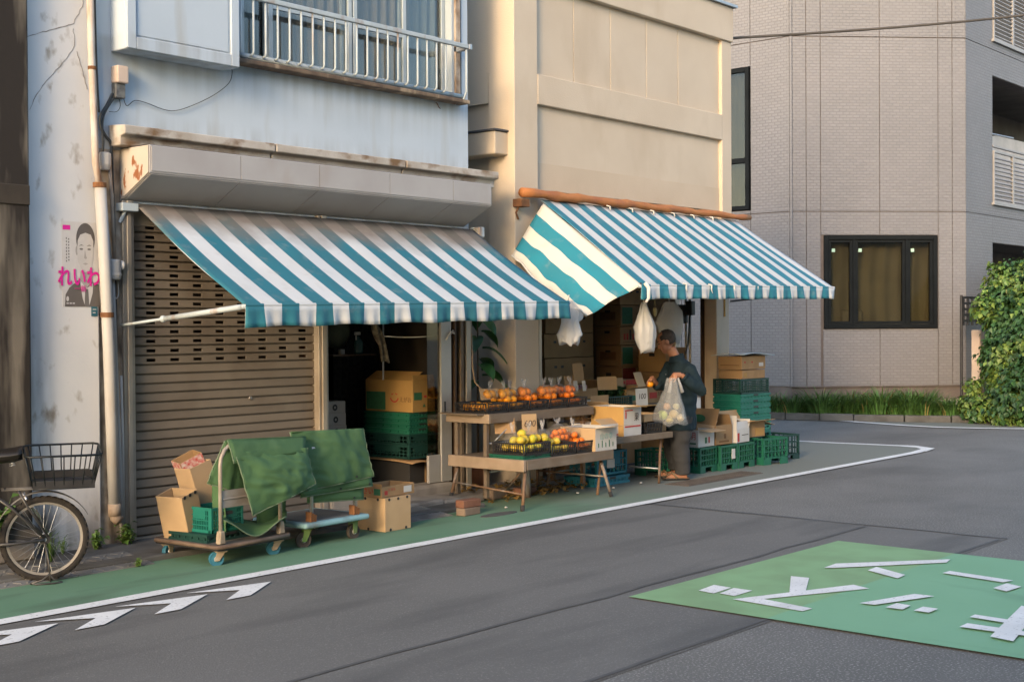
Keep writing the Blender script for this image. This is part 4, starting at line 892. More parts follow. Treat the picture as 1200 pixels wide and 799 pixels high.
def awning(label, x0, x1, yb_, zb, yfs, zfs, n, vh, mt, seed, sag=.02, wave=0.):
    FY = lambda u: yfs[0]+(yfs[1]-yfs[0])*u
    FZ = lambda u: zfs[0]+(zfs[1]-zfs[0])*u
    rn = random.Random(seed); t_ = thing('shop_awning', label, 'awning', (x0, yb_, zb))
    ph = rn.random()*6
    def cf(u, v):
        s_ = math.sin(math.pi*v)
        return (x0+(x1-x0)*u+(.004*math.sin(9*v+40*u)), yb_+(FY(u)-yb_)*v, zb+(FZ(u)-zb)*v - sag*s_*(1-.35*math.sin(math.pi*u)) + wave*s_*math.sin(u*23+ph)+wave*.6*s_*math.sin(u*61+2*v+ph))
    b = MB(); b.grid(cf, n*3, 14); ca = b.build('canopy', mt, t_, smooth=True, solid=.003)
    b = MB()
    def vf(u, v):
        fl = .010*math.sin(u*(x1-x0)*21+ph)+.012*math.sin(u*(x1-x0)*47+ph*2)
        return (x0+(x1-x0)*u, FY(u)-.018-.004*v+fl*v, FZ(u)-.012-vh*v*(1+.04*math.sin(u*37+ph)))
    b.grid(vf, n*6, 4); b.build('valance', mt, t_, smooth=True, solid=.002)
    b = MB(); b.tube([(x0-.02, FY(0), FZ(0)-.012), (x1+.02, FY(1), FZ(1)-.012)], .017, 10); b.build('front_bar', railm, t_, smooth=True)
    # fabric wrapped over the bar
    b = MB(); b.grid(lambda u, v: (x0+(x1-x0)*u, FY(u)-.021*math.cos(math.pi*(v-.25)), FZ(u)-.012+.021*math.sin(math.pi*(v-.25)+.5)), n*3, 5); b.build('bar_hem', mt, t_, smooth=True)
    return t_
mA = stripe_mat('awning_stripe_wide', .3304, (.022, .150, .195), (.53, .54, .535), back_band=(-.44, -.12, .85))
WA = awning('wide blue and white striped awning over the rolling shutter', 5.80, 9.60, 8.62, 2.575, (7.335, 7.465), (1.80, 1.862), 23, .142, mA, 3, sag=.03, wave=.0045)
b = MB(); b.tube([(5.78, 8.63, 2.565), (9.62, 8.63, 2.565)], .016, 10); b.build('roller', blackw, WA, smooth=True)  # black colour stands in for the shadow gap under the signboard
for p, q in (((5.79, 7.355, 1.785), (5.67, 8.62, 1.665)), ((9.61, 7.48, 1.845), (9.64, 8.6, 1.70))):
    p, q = Vector(p), Vector(q); b = MB(); mid = p.lerp(q, .63); b.tube([p, mid], .020, 10); b.tube([mid, q], .011, 8); b.ball(tuple(mid), .026, .03, .026); b.build('arm', railm, WA, smooth=True)
b = MB(); b.box(5.66, 5.80, 8.57, 8.66, 2.515, 2.575); b.tube([(5.79, 8.6, 2.545), (5.72, 8.6, 2.545), (5.68, 8.64, 2.43)], .014, 8); b.build('end_bracket', railm, WA, bevel=.004)
b = MB(); b.box(9.60, 9.68, 8.54, 8.66, 2.50, 2.60); b.build('end_bracket', railm, WA, bevel=.008)
mB = stripe_mat('awning_stripe_narrow', .2985, (.024, .175, .235), (.53, .53, .515), back_band=(-.06, .01, .5))
WB = awning('narrow-striped blue and white awning under a torn orange roll over the fruit shop', 10.594, 14.47, 8.60, 2.935, (7.355, 7.275), (2.03, 2.075), 26, .125, mB, 8, sag=.0, wave=.010)
b = MB(); b.tube([(10.3+i*.18+0., 8.585+.004*math.sin(i*2.1), 2.985+.006*math.sin(i*1.3)) for i in range(26)], [(.050-.0006*i)*(1+.16*math.sin(i*2.7)+.1*math.sin(i*5.1)) for i in range(26)], 10); b.build('orange_roll_cover', mat('orange_tarp', (.42, .165, .05), (.34, .125, .042), sc=5, rough=.7, bump=.6, bsc=14, bdist=.01, world=True, dirt=(.30, .11, .05), dsc=6, dst=(.7, 2, 2), dlo=.55, dhi=.75), WB, smooth=True)
b = MB(); b.box(10.25, 10.38, 8.55, YF, 2.84, 2.92); b.tube([(10.30, 8.60, 2.9), (10.27, 8.64, 2.78), (10.33, 8.66, 2.72)], .012, 7); b.build('end_bracket', rust, WB, bevel=.006)
for p, q in (((14.46, 7.35, 2.035), (14.44, 8.66, 1.93)), ((10.61, 7.35, 2.035), (10.58, 8.66, 1.95))):
    p, q = Vector(p), Vector(q); b = MB(); b.tube([p, p.lerp(q, .6)], .018, 9); b.tube([p.lerp(q, .6), q], .011, 8); b.build('arm', blackw, WB, smooth=True)
rn = random.Random(5)
for k in range(8):
    x = 11.3+k*.45+rn.uniform(-.1, .1); b = MB(); z = 2.05; b.tube([(x, 7.335, z+.01), (x, 7.295, z), (x+.005, 7.30, z-.05), (x+.02, 7.295, z-.085)], [.008, .010, .007, .003], 6); b.tube([(x-.014, 7.30, z), (x+.014, 7.305, z+.004)], .007, 6); b.build('string_tie', mat('string_white', (.6, .58, .53), sc=9, rough=.9), WB, smooth=True)
for k in range(6):
    x = 11.7+k*.42; b = MB(); b.tube([(x, 8.56, 2.94), (x+.01, 8.52, 2.93), (x+.015, 8.515, 2.89)], .008, 6); b.build('cord_tie', MATS['string_white'], WB, smooth=True)
# side flap hanging off the left edge of the second awning, tied down to the first
mF = stripe_mat('sunlit_flap_stripe', .31, (.016, .19, .255), (.56, .53, .455), off=.155, axis='uv')  # cream and stronger teal put the sunlight into the flap colour
flap = MB(); c00, c10, c01, c11 = Vector((10.597, 8.55, 2.892)), Vector((10.597, 7.34, 2.03)), Vector((10.20, 8.64, 2.36)), Vector((10.17, 7.68, 1.73))
NU, NV = 26, 20
def ff(u, v):
    p = (c00*(1-u)+c10*u)*(1-v)+(c01*(1-u)+c11*u)*v
    p = p+Vector((-.5, 0, .35))*(.045*math.sin(math.pi*u)*math.sin(math.pi*v)) + Vector((0, 0, 1))*v*(.014*math.sin(u*17+v*5)+.008*math.sin(u*31-v*9)+.012*math.sin(v*9+u*4))
    p = p+Vector((0, 0, -.05))*math.sin(math.pi*u)*v**3
    return tuple(p)
flap.grid(ff, NU, NV); fo = flap.build('side_flap', mF, WB, smooth=True, solid=.003)
uvl = fo.data.uv_layers.new(name='UVMap')
for poly in fo.data.polygons:
    for li in poly.loop_indices:
        vi = fo.data.loops[li].vertex_index; uvl.data[li].uv = ((vi//(NU+1))/NV*.70, (vi % (NU+1))/NU)
b = MB(); b.tube([ff(i/14, 1.0) for i in range(15)], .012, 6); b.build('flap_rope_hem', MATS['string_white'], fo, smooth=True)
b = MB(); b.tube([ff(1, 1), Vector((9.9, 7.55, 1.78)), Vector((9.66, 7.42, 1.80))], .006, 6); b.build('flap_tie', MATS['string_white'], fo, smooth=True)
b = MB(); b.tube([(10.60, 7.30, 2.05), (10.62, 7.27, 2.0), (10.60, 7.26, 1.9), (10.57, 7.27, 1.86)], [.02, .022, .016, .012], 7); b.build('knotted_tie', MATS['string_white'], WB, smooth=True)
# ================================================================== BOXES AND CRATES
def carton(label, c, w, d, h, rz=0, mt=None, flaps=None, group=None, lidded=True, tilt=None, inner=None, th=.006, name='cardboard_box', cat='box'):
    """w along x, d along y, standing on c (centre of its foot). flaps: side -> (angle above outward level, length)"""
    mt = mt or card; t_ = thing(name, label, cat, c, rz, group)
    if tilt is not None:
        t_.rotation_euler = (tilt[0], tilt[1], rz); WM[t_.name] = Matrix.Translation(c) @ Euler((tilt[0], tilt[1], rz)).to_matrix().to_4x4()
    M_ = wm(t_); x, y = w/2, d/2
    b = MB(); b.box(-x, x, -y, -y+th, 0, h, M_); b.box(-x, x, y-th, y, 0, h, M_); b.box(-x, -x+th, -y+th, y-th, 0, h, M_); b.box(x-th, x, -y+th, y-th, 0, h, M_); b.box(-x+th, x-th, -y+th, y-th, 0, th, M_)
    b.build('body', mt, t_, bevel=.002)
    if flaps is None and lidded: flaps = {'f': (180, y-.002), 'b': (180, y-.002)}
    for s_, (a, L_) in (flaps or {}).items():
        q = rad(a); b = MB(); cs, sn = math.cos(q)*L_, math.sin(q)*L_; z = h+.001+(.002 if a == 180 else 0)
        if s_ in 'fb':
            k = -1 if s_ == 'f' else 1; y0 = k*(y-th/2); n_ = Vector((0, -k*math.sin(q), math.cos(q)))*.004
            pts = [Vector((-x+.003, y0, z)), Vector((x-.003, y0, z)), Vector((x-.008, y0+k*cs, z+sn)), Vector((-x+.008, y0+k*cs, z+sn))]
        else:
            k = -1 if s_ == 'l' else 1; x0_ = k*(x-th/2); n_ = Vector((-k*math.sin(q), 0, math.cos(q)))*.004
            pts = [Vector((x0_, -y+.003, z)), Vector((x0_, y-.003, z)), Vector((x0_+k*cs, y-.008, z+sn)), Vector((x0_+k*cs, -y+.008, z+sn))]
        b.prism(pts, n_, M_); b.build('flap', inner or mt, t_)
    t_['w'] = w; t_['d'] = d; t_['h'] = h
    return t_
def face_M(t_, face, u, v):     # a frame on the -y ('f'), -x ('l') or top ('t') face at u, v in 0..1
    w, d, h = t_['w'], t_['d'], t_['h']
    if face == 'f': return wm(t_) @ T(-w/2+u*w, -d/2-.0025, v*h) @ FRONT
    if face == 'l': return wm(t_) @ T(-w/2-.0025, d/2-u*d, v*h) @ LEFTF
    return wm(t_) @ T(-w/2+u*w, -d/2+v*d, h+.009)
def print_rect(t_, face, u0, u1, v0, v1, mt, name='printed_panel'):
    w = t_['w'] if face in 'ft' else t_['d']; h = t_['h'] if face != 't' else t_['d']
    b = MB(); b.box(-(u1-u0)*w/2, (u1-u0)*w/2, -(v1-v0)*h/2, (v1-v0)*h/2, -.001, .0004); me = b.mesh(name, mt)
    return inst(name, me, t_, face_M(t_, face, (u0+u1)/2, (v0+v1)/2))
def smile(t_, face, u, v, r, mt):
    b = MB(); b.tube([(r*math.cos(rad(a)), r*math.sin(rad(a)), 0) for a in range(200, 341, 14)], r*.14, 5)
    for s_ in (-1, 1): b.tube([(s_*r*.75, r*.35, 0), (s_*r*.45, r*.25, 0), (s_*r*.25, r*.5, 0)], r*.09, 5)
    return inst('smile_mark', b.mesh('smile_mark', mt), t_, face_M(t_, face, u, v) @ Matrix.Diagonal((1, 1, .05, 1)))
def words(t_, face, u, v, size, mt, body, bold=.0, sx=1): return text(body, size, mt, t_, face_M(t_, face, u, v) @ Matrix.Diagonal((sx, 1, 1, 1)), bold=bold)

def panel_bars(b, w, h, nx, ny, rim, bar, t, M_, arch=0, solid_from=None):
    b.box(-w/2, w/2, -t/2, t/2, h-rim, h, M_); b.box(-w/2, w/2, -t/2, t/2, 0 if not arch else arch, rim if not arch else arch+rim*.8, M_)
    b.box(-w/2, -w/2+rim, -t/2, t/2, rim*.0, h-rim, M_); b.box(w/2-rim, w/2, -t/2, t/2, 0, h-rim, M_)
    if arch:
        b.box(-w/2+rim, -w*.2, -t/2, t/2, 0, arch, M_); b.box(w*.2, w/2-rim, -t/2, t/2, 0, arch, M_)
    z0 = (arch or 0)+rim*.8
    for i in range(nx):
        x = -w/2+rim+(i+1)*(w-2*rim)/(nx+1); b.box(x-bar/2, x+bar/2, -t*.35, t*.35, z0, h-rim, M_)
    for j in range(ny):
        z = z0+(j+1)*(h-rim-z0)/(ny+1); b.box(-w/2+rim, w/2-rim, -t*.42, t*.42, z-bar/2, z+bar/2, M_)
    if solid_from: b.box(-w*.28, w*.28, -t*.3, t*.3, h-rim-solid_from, h-rim*.5, M_)
CR_MESH = {}
def crate(label, c, w, d, h, rz=0, mt=None, nx=5, ny=2, rim=.022, bar=.01, t=.014, arch=0, solid=None, group=None, name='plastic_crate', cat='crate', taper=0):
    mt = mt or crate_g; key = (w, d, h, nx, ny, rim, bar, t, arch, solid, mt.name, taper)
    if key not in CR_MESH:
        L_ = {}
        b = MB(); panel_bars(b, w, h, nx, ny, rim, bar, t, Matrix.Identity(4), arch, solid); L_['long'] = b.mesh('crate_side', mt)
        b = MB(); panel_bars(b, d-2*t, h, max(2, int(nx*d/w)), ny, rim, bar, t, Matrix.Identity(4), arch, solid); L_['short'] = b.mesh('crate_end', mt)
        b = MB(); z = (arch or 0)+.004
        for i in range(9): x = -w/2+t+(i+.5)*(w-2*t)/9; b.box(x-.008, x+.008, -d/2+t, d/2-t, z, z+.006)
        for i in range(9): y = -d/2+t+(i+.5)*(d-2*t)/9; b.box(-w/2+t, w/2-t, y-.008, y+.008, z+.001, z+.007)
        L_['floor'] = b.mesh('crate_floor', mt); CR_MESH[key] = L_
    L_ = CR_MESH[key]; t_ = thing(name, label, cat, c, rz, group); M_ = wm(t_); q = rad(taper)
    inst('side', L_['long'], t_, M_ @ T(0, -d/2+t/2, 0) @ RX(q)); inst('side', L_['long'], t_, M_ @ T(0, d/2-t/2, 0) @ RZ(math.pi) @ RX(q))
    inst('end', L_['short'], t_, M_ @ T(-w/2+t/2, 0, 0) @ RZ(rad(-90)) @ RX(q)); inst('end', L_['short'], t_, M_ @ T(w/2-t/2, 0, 0) @ RZ(rad(90)) @ RX(q))
    inst('floor', L_['floor'], t_, M_)
    return t_
FOLD = {}
def folded_crate(label, c, w, d, rz, mt, group, h=.072):
    key = (w, d, mt.name, h)
    if key not in FOLD:
        b = MB(); b.box(-w/2, w/2, -d/2, d/2, .0, h*.30); b.box(-w/2+.012, w/2-.012, -d/2+.012, d/2-.012, h*.30, h*.62); b.box(-w/2, w/2, -d/2, d/2, h*.62, h*.97)
        bb = MB()
        for k in range(9):
            x = -w/2+(k+.5)*w/9; bb.box(x-.007, x+.007, -d/2+.002, -d/2+.012, h*.30, h*.62)
        for k in range(6):
            y = -d/2+(k+.5)*d/6; bb.box(-w/2+.002, -w/2+.012, y-.007, y+.007, h*.30, h*.62)
        cl = MB(); cl.box(-.05, .05, -d/2-.003, -d/2+.004, h*.66, h*.92)
        b.add(bb.v, bb.f); FOLD[key] = (b.mesh('frame', mt), None, cl.mesh('latch', black))
    a, r_, l_ = FOLD[key]; t_ = thing('folded_crate', label, 'crate', c, rz, group); M_ = wm(t_)
    inst('frame', a, t_, M_); inst('latch', l_, t_, M_)
    return t_

# ---------- crates and boxes at the far end of the shop front
gF = 'green crates in a row at the lane edge'
cy = 8.03
crate('green lattice crate in the front row, half hidden by the trouser legs', (12.10, cy+.10, .008), .35, .46, .28, 0, crate_g, arch=.06, group=gF)
crate('green lattice crate nearest the man, under the white carton with red print', (12.62, cy+.05, .008), .36, .46, .28, rad(1), crate_g, arch=.06, group=gF)
crate('green lattice crate with a white tag, second from the man', (12.985, cy, .008), .35, .46, .28, rad(-1), crate_g, arch=.06, group=gF)
b = MB(); b.box(13.02, 13.09, cy-.237, cy-.233, .13, .24); tag(b.build('paper_tag', card_white), 'torn white paper tag stuck on the middle green crate', 'tag')
crate('green lattice crate third in the front row, under the small white carton', (13.345, cy-.01, .008), .35, .46, .28, 0, crate_g, arch=.06, group=gF)
crate('bright green empty lattice crate at the end of the front row', (13.86, 7.86, .008), .42, .36, .31, rad(-12), crate_g, arch=.07, group=gF)
crate('dark green lattice crate behind the last bright crate of the row', (14.42, 8.02, .008), .42, .40, .30, rad(-8), crate_k, arch=.05)
zc = .292
t_ = carton('white carton with red lettering and open flaps on the first green crate', (12.62, cy-.0, zc), .34, .30, .19, rad(1), card_white, {'f': (-6, .16), 'l': (62, .2), 'b': (80, .14), 'r': (40, .12)}, inner=card_pale)
words(t_, 'l', .75, .62, .09, ink_red, '明'); words(t_, 'l', .3, .6, .05, ink_red, 'C'); print_rect(t_, 'l', .1, .9, .18, .26, ink_green); print_rect(t_, 'f', .4, .52, .2, .55, ink_green); print_rect(t_, 'f', .62, .7, .2, .55, ink_red)
t_ = carton('brown open carton with a green leaf logo between the white cartons', (12.985, cy+.02, zc), .33, .36, .22, rad(-2), card, {'f': (100, .0), 'l': (115, .2), 'b': (70, .16), 'r': (110, .12)}, inner=card)
b = MB(); b.lathe([(.0, 0), (.07, 0), (.07, .001), (0, .001)], 20, wm(t_) @ T(-.20, .02, .30) @ LEFTF @ Matrix.Diagonal((1.2, .62, 1, 1))); b.build('leaf_logo', ink_green, t_); print_rect(t_, 'f', .5, .62, .3, .55, ink_brown); print_rect(t_, 'f', .2, .8, .12, .2, ink_brown)
t_ = carton('small white carton with red bars and a torn lid on the third green crate', (13.34, cy-.06, zc), .31, .26, .16, rad(3), card_white, {'f': (105, .08), 'l': (95, .15), 'b': (60, .15), 'r': (70, .1)})
print_rect(t_, 'f', .06, .2, .08, .7, ink_red); print_rect(t_, 'f', .4, .9, .5, .55, ink_dark)
t_ = carton('big pale-brown open carton with outspread flaps behind the small white carton', (13.72, 8.06, .325), .42, .32, .17, rad(-6), card, {'f': (12, .16), 'l': (20, .17), 'b': (60, .14), 'r': (-14, .22)}, inner=card_pale)
print_rect(t_, 'f', .55, .95, .1, .6, card_yel)
crate('green lattice crate hidden under the big outspread carton', (13.74, 8.36, .008), .36, .40, .26, 0, crate_g, arch=.05)
# the tall crate stack by the corner post
sx, sy, sr = 14.24, 8.38, rad(-3); gS = 'folded teal crates stacked by the corner post'
z = .01
for k in range(3): crate(['dark green crate at the very bottom of the tall corner stack', 'teal crate second from the bottom of the tall corner stack', 'teal crate in the middle of the tall corner stack'][k], (sx, sy, z), .66, .40, .165, sr, crate_t if k else crate_k, nx=9, ny=2, rim=.03, solid=.05); z += .168
for k in range(4):
    folded_crate(['lowest folded teal crate of the tall corner stack', 'second folded teal crate up in the tall corner stack', 'third folded teal crate up in the tall corner stack', 'topmost folded teal crate under the dark crate of the corner stack'][k], (sx+random.uniform(-.006, .006), sy, z), .66, .40, sr, crate_t, gS); z += .0725
crate('dark green crate with a fine grid on top of the tall corner stack', (sx-.02, sy, z), .62, .40, .18, sr, crate_k, nx=14, ny=4, rim=.02, bar=.007); z += .182
t_ = carton('flat brown carton with an open slot on the corner crate stack', (sx-.0, sy, z), .50, .34, .10, sr, card); print_rect(t_, 'f', .08, .2, .2, .7, card_yel); z += .112
t_ = carton('flat printed brown carton under the pale blue sheet', (sx-.0, sy, z), .52, .34, .155, sr, card); print_rect(t_, 'f', .72, .9, .22, .5, card_white); print_rect(t_, 'f', .1, .16, .5, .62, ink_red); print_rect(t_, 'f', .4, .46, .5, .62, ink_red); print_rect(t_, 'l', .1, .9, .3, .36, ink_brown); z += .17
b = MB(); M_ = T(sx, sy, z+.006) @ RZ(sr); b.grid(lambda u, v: (-.34+.70*u, -.24+.46*v, .012*math.sin(5*u)+.012*math.sin(4*v+u*3)), 14, 10, M_)
tag(b.build('plastic_sheet', mat('pale_blue_sheet', (.50, .56, .60), (.44, .5, .55), sc=4, rough=.4), smooth=True, solid=.008), 'pale blue plastic sheet lying on the boxes of the tall corner stack', 'sheet')

# ================================================================== PLATFORM TRUCKS
def caster(parent, x, y, top, r, wheel_mt, fork_mt, yaw, swivel=True):
    M_ = T(x, y, 0) @ RZ(yaw); off = .03 if swivel else 0
    b = MB(); b.box(-.04, .04, -.035, .035, top-.012, top, M_); b.prism([(-.03, -.028, top-.012), (.03, -.028, top-.012), (off+.018, -.028, r-.012), (off-.018, -.028, r-.012)], (0, .005, 0), M_); b.prism([(-.03, .023, top-.012), (.03, .023, top-.012), (off+.018, .023, r-.012), (off-.018, .023, r-.012)], (0, .005, 0), M_)
    fo_ = b.build('caster_fork', fork_mt, parent, bevel=.002)
    b = MB(); W_ = M_ @ T(off, 0, r) @ RX(rad(90)); b.lathe([(.35*r, -.013), (.8*r, -.012), (.82*r, -.016), (.97*r, -.016), (r, -.008), (r, .008), (.97*r, .016), (.82*r, .016), (.8*r, .012), (.35*r, .013)], 20, W_); wo_ = b.build('caster_wheel', wheel_mt, parent, smooth=False)
    b = MB(); b.lathe([(0, -.024), (.3*r, -.024), (.36*r, -.012), (.36*r, .012), (.3*r, .024), (0, .024)], 12, W_); b.build('hub', steel, wo_)
bluew = mat('blue_wheel', (.035, .15, .22), (.03, .11, .16), sc=8, rough=.5); forkm = mat('worn_fork', (.36, .30, .22), (.25, .19, .13), sc=12, rough=.6, metal=.2)
TR = thing('platform_truck', 'dark rusty platform truck with blue wheels and a draped handle', 'hand truck', (5.93, 7.76, 0), rad(5))
M_ = wm(TR); W1, D1, zt = .70, .68, .155
b = MB(); b.box(-W1/2+.012, W1/2-.012, -D1/2+.012, D1/2-.012, zt-.022, zt-.004, M_); b.build('deck_mat', mat('rubber_deck', (.075, .07, .065), (.11, .095, .08), sc=6, rough=.8), TR, bevel=.004)
b = MB(); rust_dk = mat('rusty_rim', (.16, .115, .085), (.09, .06, .045), sc=9, rough=.7, metal=.2)
b.tube([M_ @ Vector(p) for p in ((-W1/2+.03, -D1/2, zt-.014), (W1/2-.03, -D1/2, zt-.014), (W1/2, -D1/2+.03, zt-.014), (W1/2, D1/2-.03, zt-.014), (W1/2-.03, D1/2, zt-.014), (-W1/2+.03, D1/2, zt-.014), (-W1/2, D1/2-.03, zt-.014), (-W1/2, -D1/2+.03, zt-.014))], .015, 8, closed=True); b.build('deck_rim', rust_dk, TR, smooth=True)
b = MB(); b.box(-W1/2+.015, W1/2-.015, -D1/2+.015, D1/2-.015, zt-.042, zt-.023, M_); b.build('deck_frame', black, TR)
for x, y, s_ in ((-.27, -.27, 1), (.27, -.27, 1), (-.27, .27, 0), (.27, .27, 0)):
    v = M_ @ Vector((x, y, 0)); caster(TR, v.x, v.y, zt-.043, .052, bluew, forkm, rad(5)+rad(random.uniform(150, 200)), s_)
hy = -D1/2+.05; hw = .285; ht = .86
hp = [(-hw, hy, zt-.01), (-hw, hy, ht-.16)] + [(-hw+.14*(1-math.cos(rad(a))), hy, ht-.16+.14*math.sin(rad(a))) for a in (20, 45, 70, 90)] + [(hw-.14*(1-math.cos(rad(a))), hy, ht-.16+.14*math.sin(rad(a))) for a in (90, 70, 45, 20)] + [(hw, hy, ht-.16), (hw, hy, zt-.01)]
handle_m = mat('handle_paint', (.34, .31, .27), (.26, .22, .18), sc=9, rough=.5, metal=.2)
b = MB(); b.tube([M_ @ Vector(p) for p in hp], .0145, 10); b.build('handle', handle_m, TR, smooth=True)
for s_ in (-1, 1):
    b = MB(); b.prism([M_ @ Vector((s_*hw-.03, hy-.022, zt)), M_ @ Vector((s_*hw+.03, hy-.022, zt)), M_ @ Vector((s_*hw+.02, hy-.022, zt+.09)), M_ @ Vector((s_*hw-.02, hy-.022, zt+.09))], (M_.to_3x3() @ Vector((0, .044, 0)))); b.build('handle_bracket', forkm, TR, bevel=.006)
b = MB(); b.tube([M_ @ Vector((-hw, hy, .46)), M_ @ Vector((hw, hy, .46))], .01, 8); b.box(-hw+.01, hw-.01, hy-.004, hy+.004, .40, .52, M_); b.build('handle_brace', handle_m, TR)
# green tarpaulin thrown over that handle
def patch(b, c00, c10, c11, c01, nu, nv, amp, seed, bulge=0., nrm=Vector((0, -1, .2))):
    c00, c10, c11, c01 = map(Vector, (c00, c10, c11, c01))
    def fn(u, v):
        p = c00*(1-u)*(1-v)+c10*u*(1-v)+c11*u*v+c01*(1-u)*v
        e = math.sin(math.pi*min(max(u, 0), 1))*math.sin(math.pi*v)
        n = noise.noise(Vector((u*2.2+seed, v*1.6, seed*1.7)))*1.1+.7*noise.noise(Vector((u*6, v*3.2+seed, seed)))+.35*(1-abs(noise.noise(Vector((u*5-v*4+seed, v*3+u*2, 3.1))))*3)+.5*math.sin(u*8+seed+1.5*v)*v
        return tuple(p+nrm*(n*amp+bulge*e))
    b.grid(fn, nu, nv); return fn
def Ptr(x, y, Y): return atY(x, y, Y)
yh = 7.47
TP = thing('tarpaulin', 'green canvas tarpaulin slung in loops over the handle of the dark truck', 'tarpaulin', (5.95, 7.45, .17))

b = MB()
f1 = patch(b, Ptr(266, 515.5, yh-.02), Ptr(358, 512, yh+.02), Ptr(357, 530, yh-.07), Ptr(274, 543, yh-.07), 18, 6, .010, 1.0, .02)              # folded-over top strip
f2 = patch(b, Ptr(274, 530, yh-.05), Ptr(357, 525, yh-.03), Ptr(370, 567, yh-.10), Ptr(297, 604, yh-.11), 40, 30, .028, 2.4, .05)           # front fall
f3 = patch(b, Ptr(264, 516, yh+.03), Ptr(300, 514, yh+.05), Ptr(292, 583, yh+.04), Ptr(243, 566, yh+.10), 14, 14, .020, 4.2, .0)             # back-left corner fall
patch(b, Ptr(266, 515, yh-.02), Ptr(358, 511, yh+.02), Ptr(358, 514, yh+.08), Ptr(264, 517, yh+.09), 14, 3, .006, 6.1)                       # over the bar
f4 = lambda u, v: tuple(Vector(Ptr(262+74*u, 606-4*u+ (22-8*abs(2*u-1)**2)*math.sin(math.pi*(.08+.84*u))*(1-.55*v), yh-.03+.30*v)) + Vector((0, 0, .012*math.sin(u*9+v*7)+.035*v)))
b.grid(f4, 20, 12)                                                                                                                            # slack loop lying on the deck
patch(b, Ptr(248, 560, yh+.2), Ptr(262, 560, yh+.12), Ptr(266, 627, yh+.10), Ptr(248, 625, yh+.24), 6, 12, .012, 7.7)                        # left edge hanging to the deck
patch(b, Ptr(334, 560, yh+.16), Ptr(302, 560, yh+.16), Ptr(300, 618, yh+.22), Ptr(335, 612, yh+.20), 10, 10, .02, 9.1)                       # back fall
b.build('canvas', tarp_m, TP, smooth=True, solid=.006)
def hem(fn, pts, parent, r=.005):
    b = MB(); b.tube([fn(u, v) for u, v in pts], r, 6); b.build('hem', tarp_hem, parent, smooth=True)
hem(f2, [(i/14, 1) for i in range(15)], TP); hem(f2, [(0, i/12) for i in range(13)], TP); hem(f2, [(1, i/12) for i in range(13)], TP); hem(f1, [(0, i/6) for i in range(7)], TP)
hem(f3, [(i/10, 1) for i in range(11)], TP); hem(f3, [(0, i/10) for i in range(11)], TP); hem(f4, [(i/16, 0) for i in range(17)], TP)
# cartons and crate on the truck
MT = wm(TR)
def on_truck(x, y, z): v = MT @ Vector((x, y, z)); return (v.x, v.y, v.z)
folded_crate('folded dark green crate flat on the deck of the dark truck', on_truck(-.09, .02, zt-.004), .44, .40, rad(5), crate_k, None, h=.06)
cr1 = crate('small teal crate with oval handle hole on the dark truck', on_truck(-.10, -.03, zt+.056), .30, .26, .175, rad(5), crate_t, nx=12, ny=3, rim=.02, bar=.006, solid=.06)
b = MB(); b.box(-.045, .045, -.134, -.130, .118, .142, wm(cr1)); b.build('handle_hole', black, cr1, bevel=.004)
t_ = carton('tall brown carton leaning outward at the end of the dark truck', on_truck(-.20, .17, zt), .17, .24, .335, rad(12), card_pale, {}, tilt=(0, rad(-15)), inner=card)
for k in range(3): 
    b = MB(); b.lathe([(0, -.001), (.013, -.001), (.013, .001), (0, .001)], 12, wm(t_) @ T(-.055+.055*k, -.1225, .325) @ FRONT); b.build('punched_hole', black, t_)
t_ = carton('second brown carton tipped back against the green tarpaulin', on_truck(.02, .20, zt+.16), .20, .18, .36, rad(3), card_pale, {}, tilt=(rad(-4), rad(-16)), inner=card)
t_ = carton('red and white patterned carton poking up behind the brown cartons', on_truck(-.02, .28, zt+.42), .18, .16, .15, rad(-14), card, {}, tilt=(rad(4), rad(-24)), inner=card)
rp = mat('red_print', (.40, .05, .04), (.5, .42, .36), sc=34, rough=.6); print_rect(t_, 'l', .02, .98, .02, .98, rp); print_rect(t_, 'f', .02, .98, .02, .98, rp); print_rect(t_, 'f', .3, .6, .1, .4, mat('orange_spot', (.6, .25, .03), sc=9))
# light blue truck
TB = thing('platform_truck', 'pale blue platform truck with dark wheels beside the stacked fruit carton', 'hand truck', (6.80, 7.80, 0), rad(3))
M_ = wm(TB); W2, D2, z2 = .68, .60, .195
dkblue = mat('pale_blue_deck', (.24, .42, .46), (.19, .34, .38), sc=5, rough=.6, dirt=(.15, .16, .15), dsc=5, dst=(1, 1, 1), dlo=.56, dhi=.75)
b = MB(); b.box(-W2/2, W2/2, -D2/2, D2/2, z2-.042, z2, M_); b.build('deck', dkblue, TB, bevel=.018, seg=3)
b = MB(); b.box(-W2/2+.05, W2/2-.05, -D2/2+.05, D2/2-.05, z2, z2+.003, M_); b.build('deck_mat', mat('grey_mat', (.11, .12, .12), (.15, .15, .15), sc=5, rough=.8), TB)
gfork = mat('green_fork', (.10, .19, .05), (.13, .16, .06), sc=9, rough=.6)
for x, y, s_ in ((-.25, -.21, 1), (.24, -.21, 0), (-.25, .21, 1), (.24, .21, 0)):
    v = M_ @ Vector((x, y, 0)); caster(TB, v.x, v.y, z2-.043, .06, rubber, gfork, rad(3 if not s_ else 160), s_)
hy2 = -D2/2+.06
for s_ in (-1, 1):
    b = MB(); b.tube([M_ @ Vector((s_*.23, hy2, z2)), M_ @ Vector((s_*.23, hy2, .74))], .014, 8); b.build('handle_post', steel, TB, smooth=True)
    for k in range(3):
        b = MB(); b.box(s_*.23-.035+k*.022, s_*.23-.018+k*.022, hy2-.03, hy2+.03, z2, z2+.075-.012*k, M_); b.build('hinge_plate', rust, TB, bevel=.003)
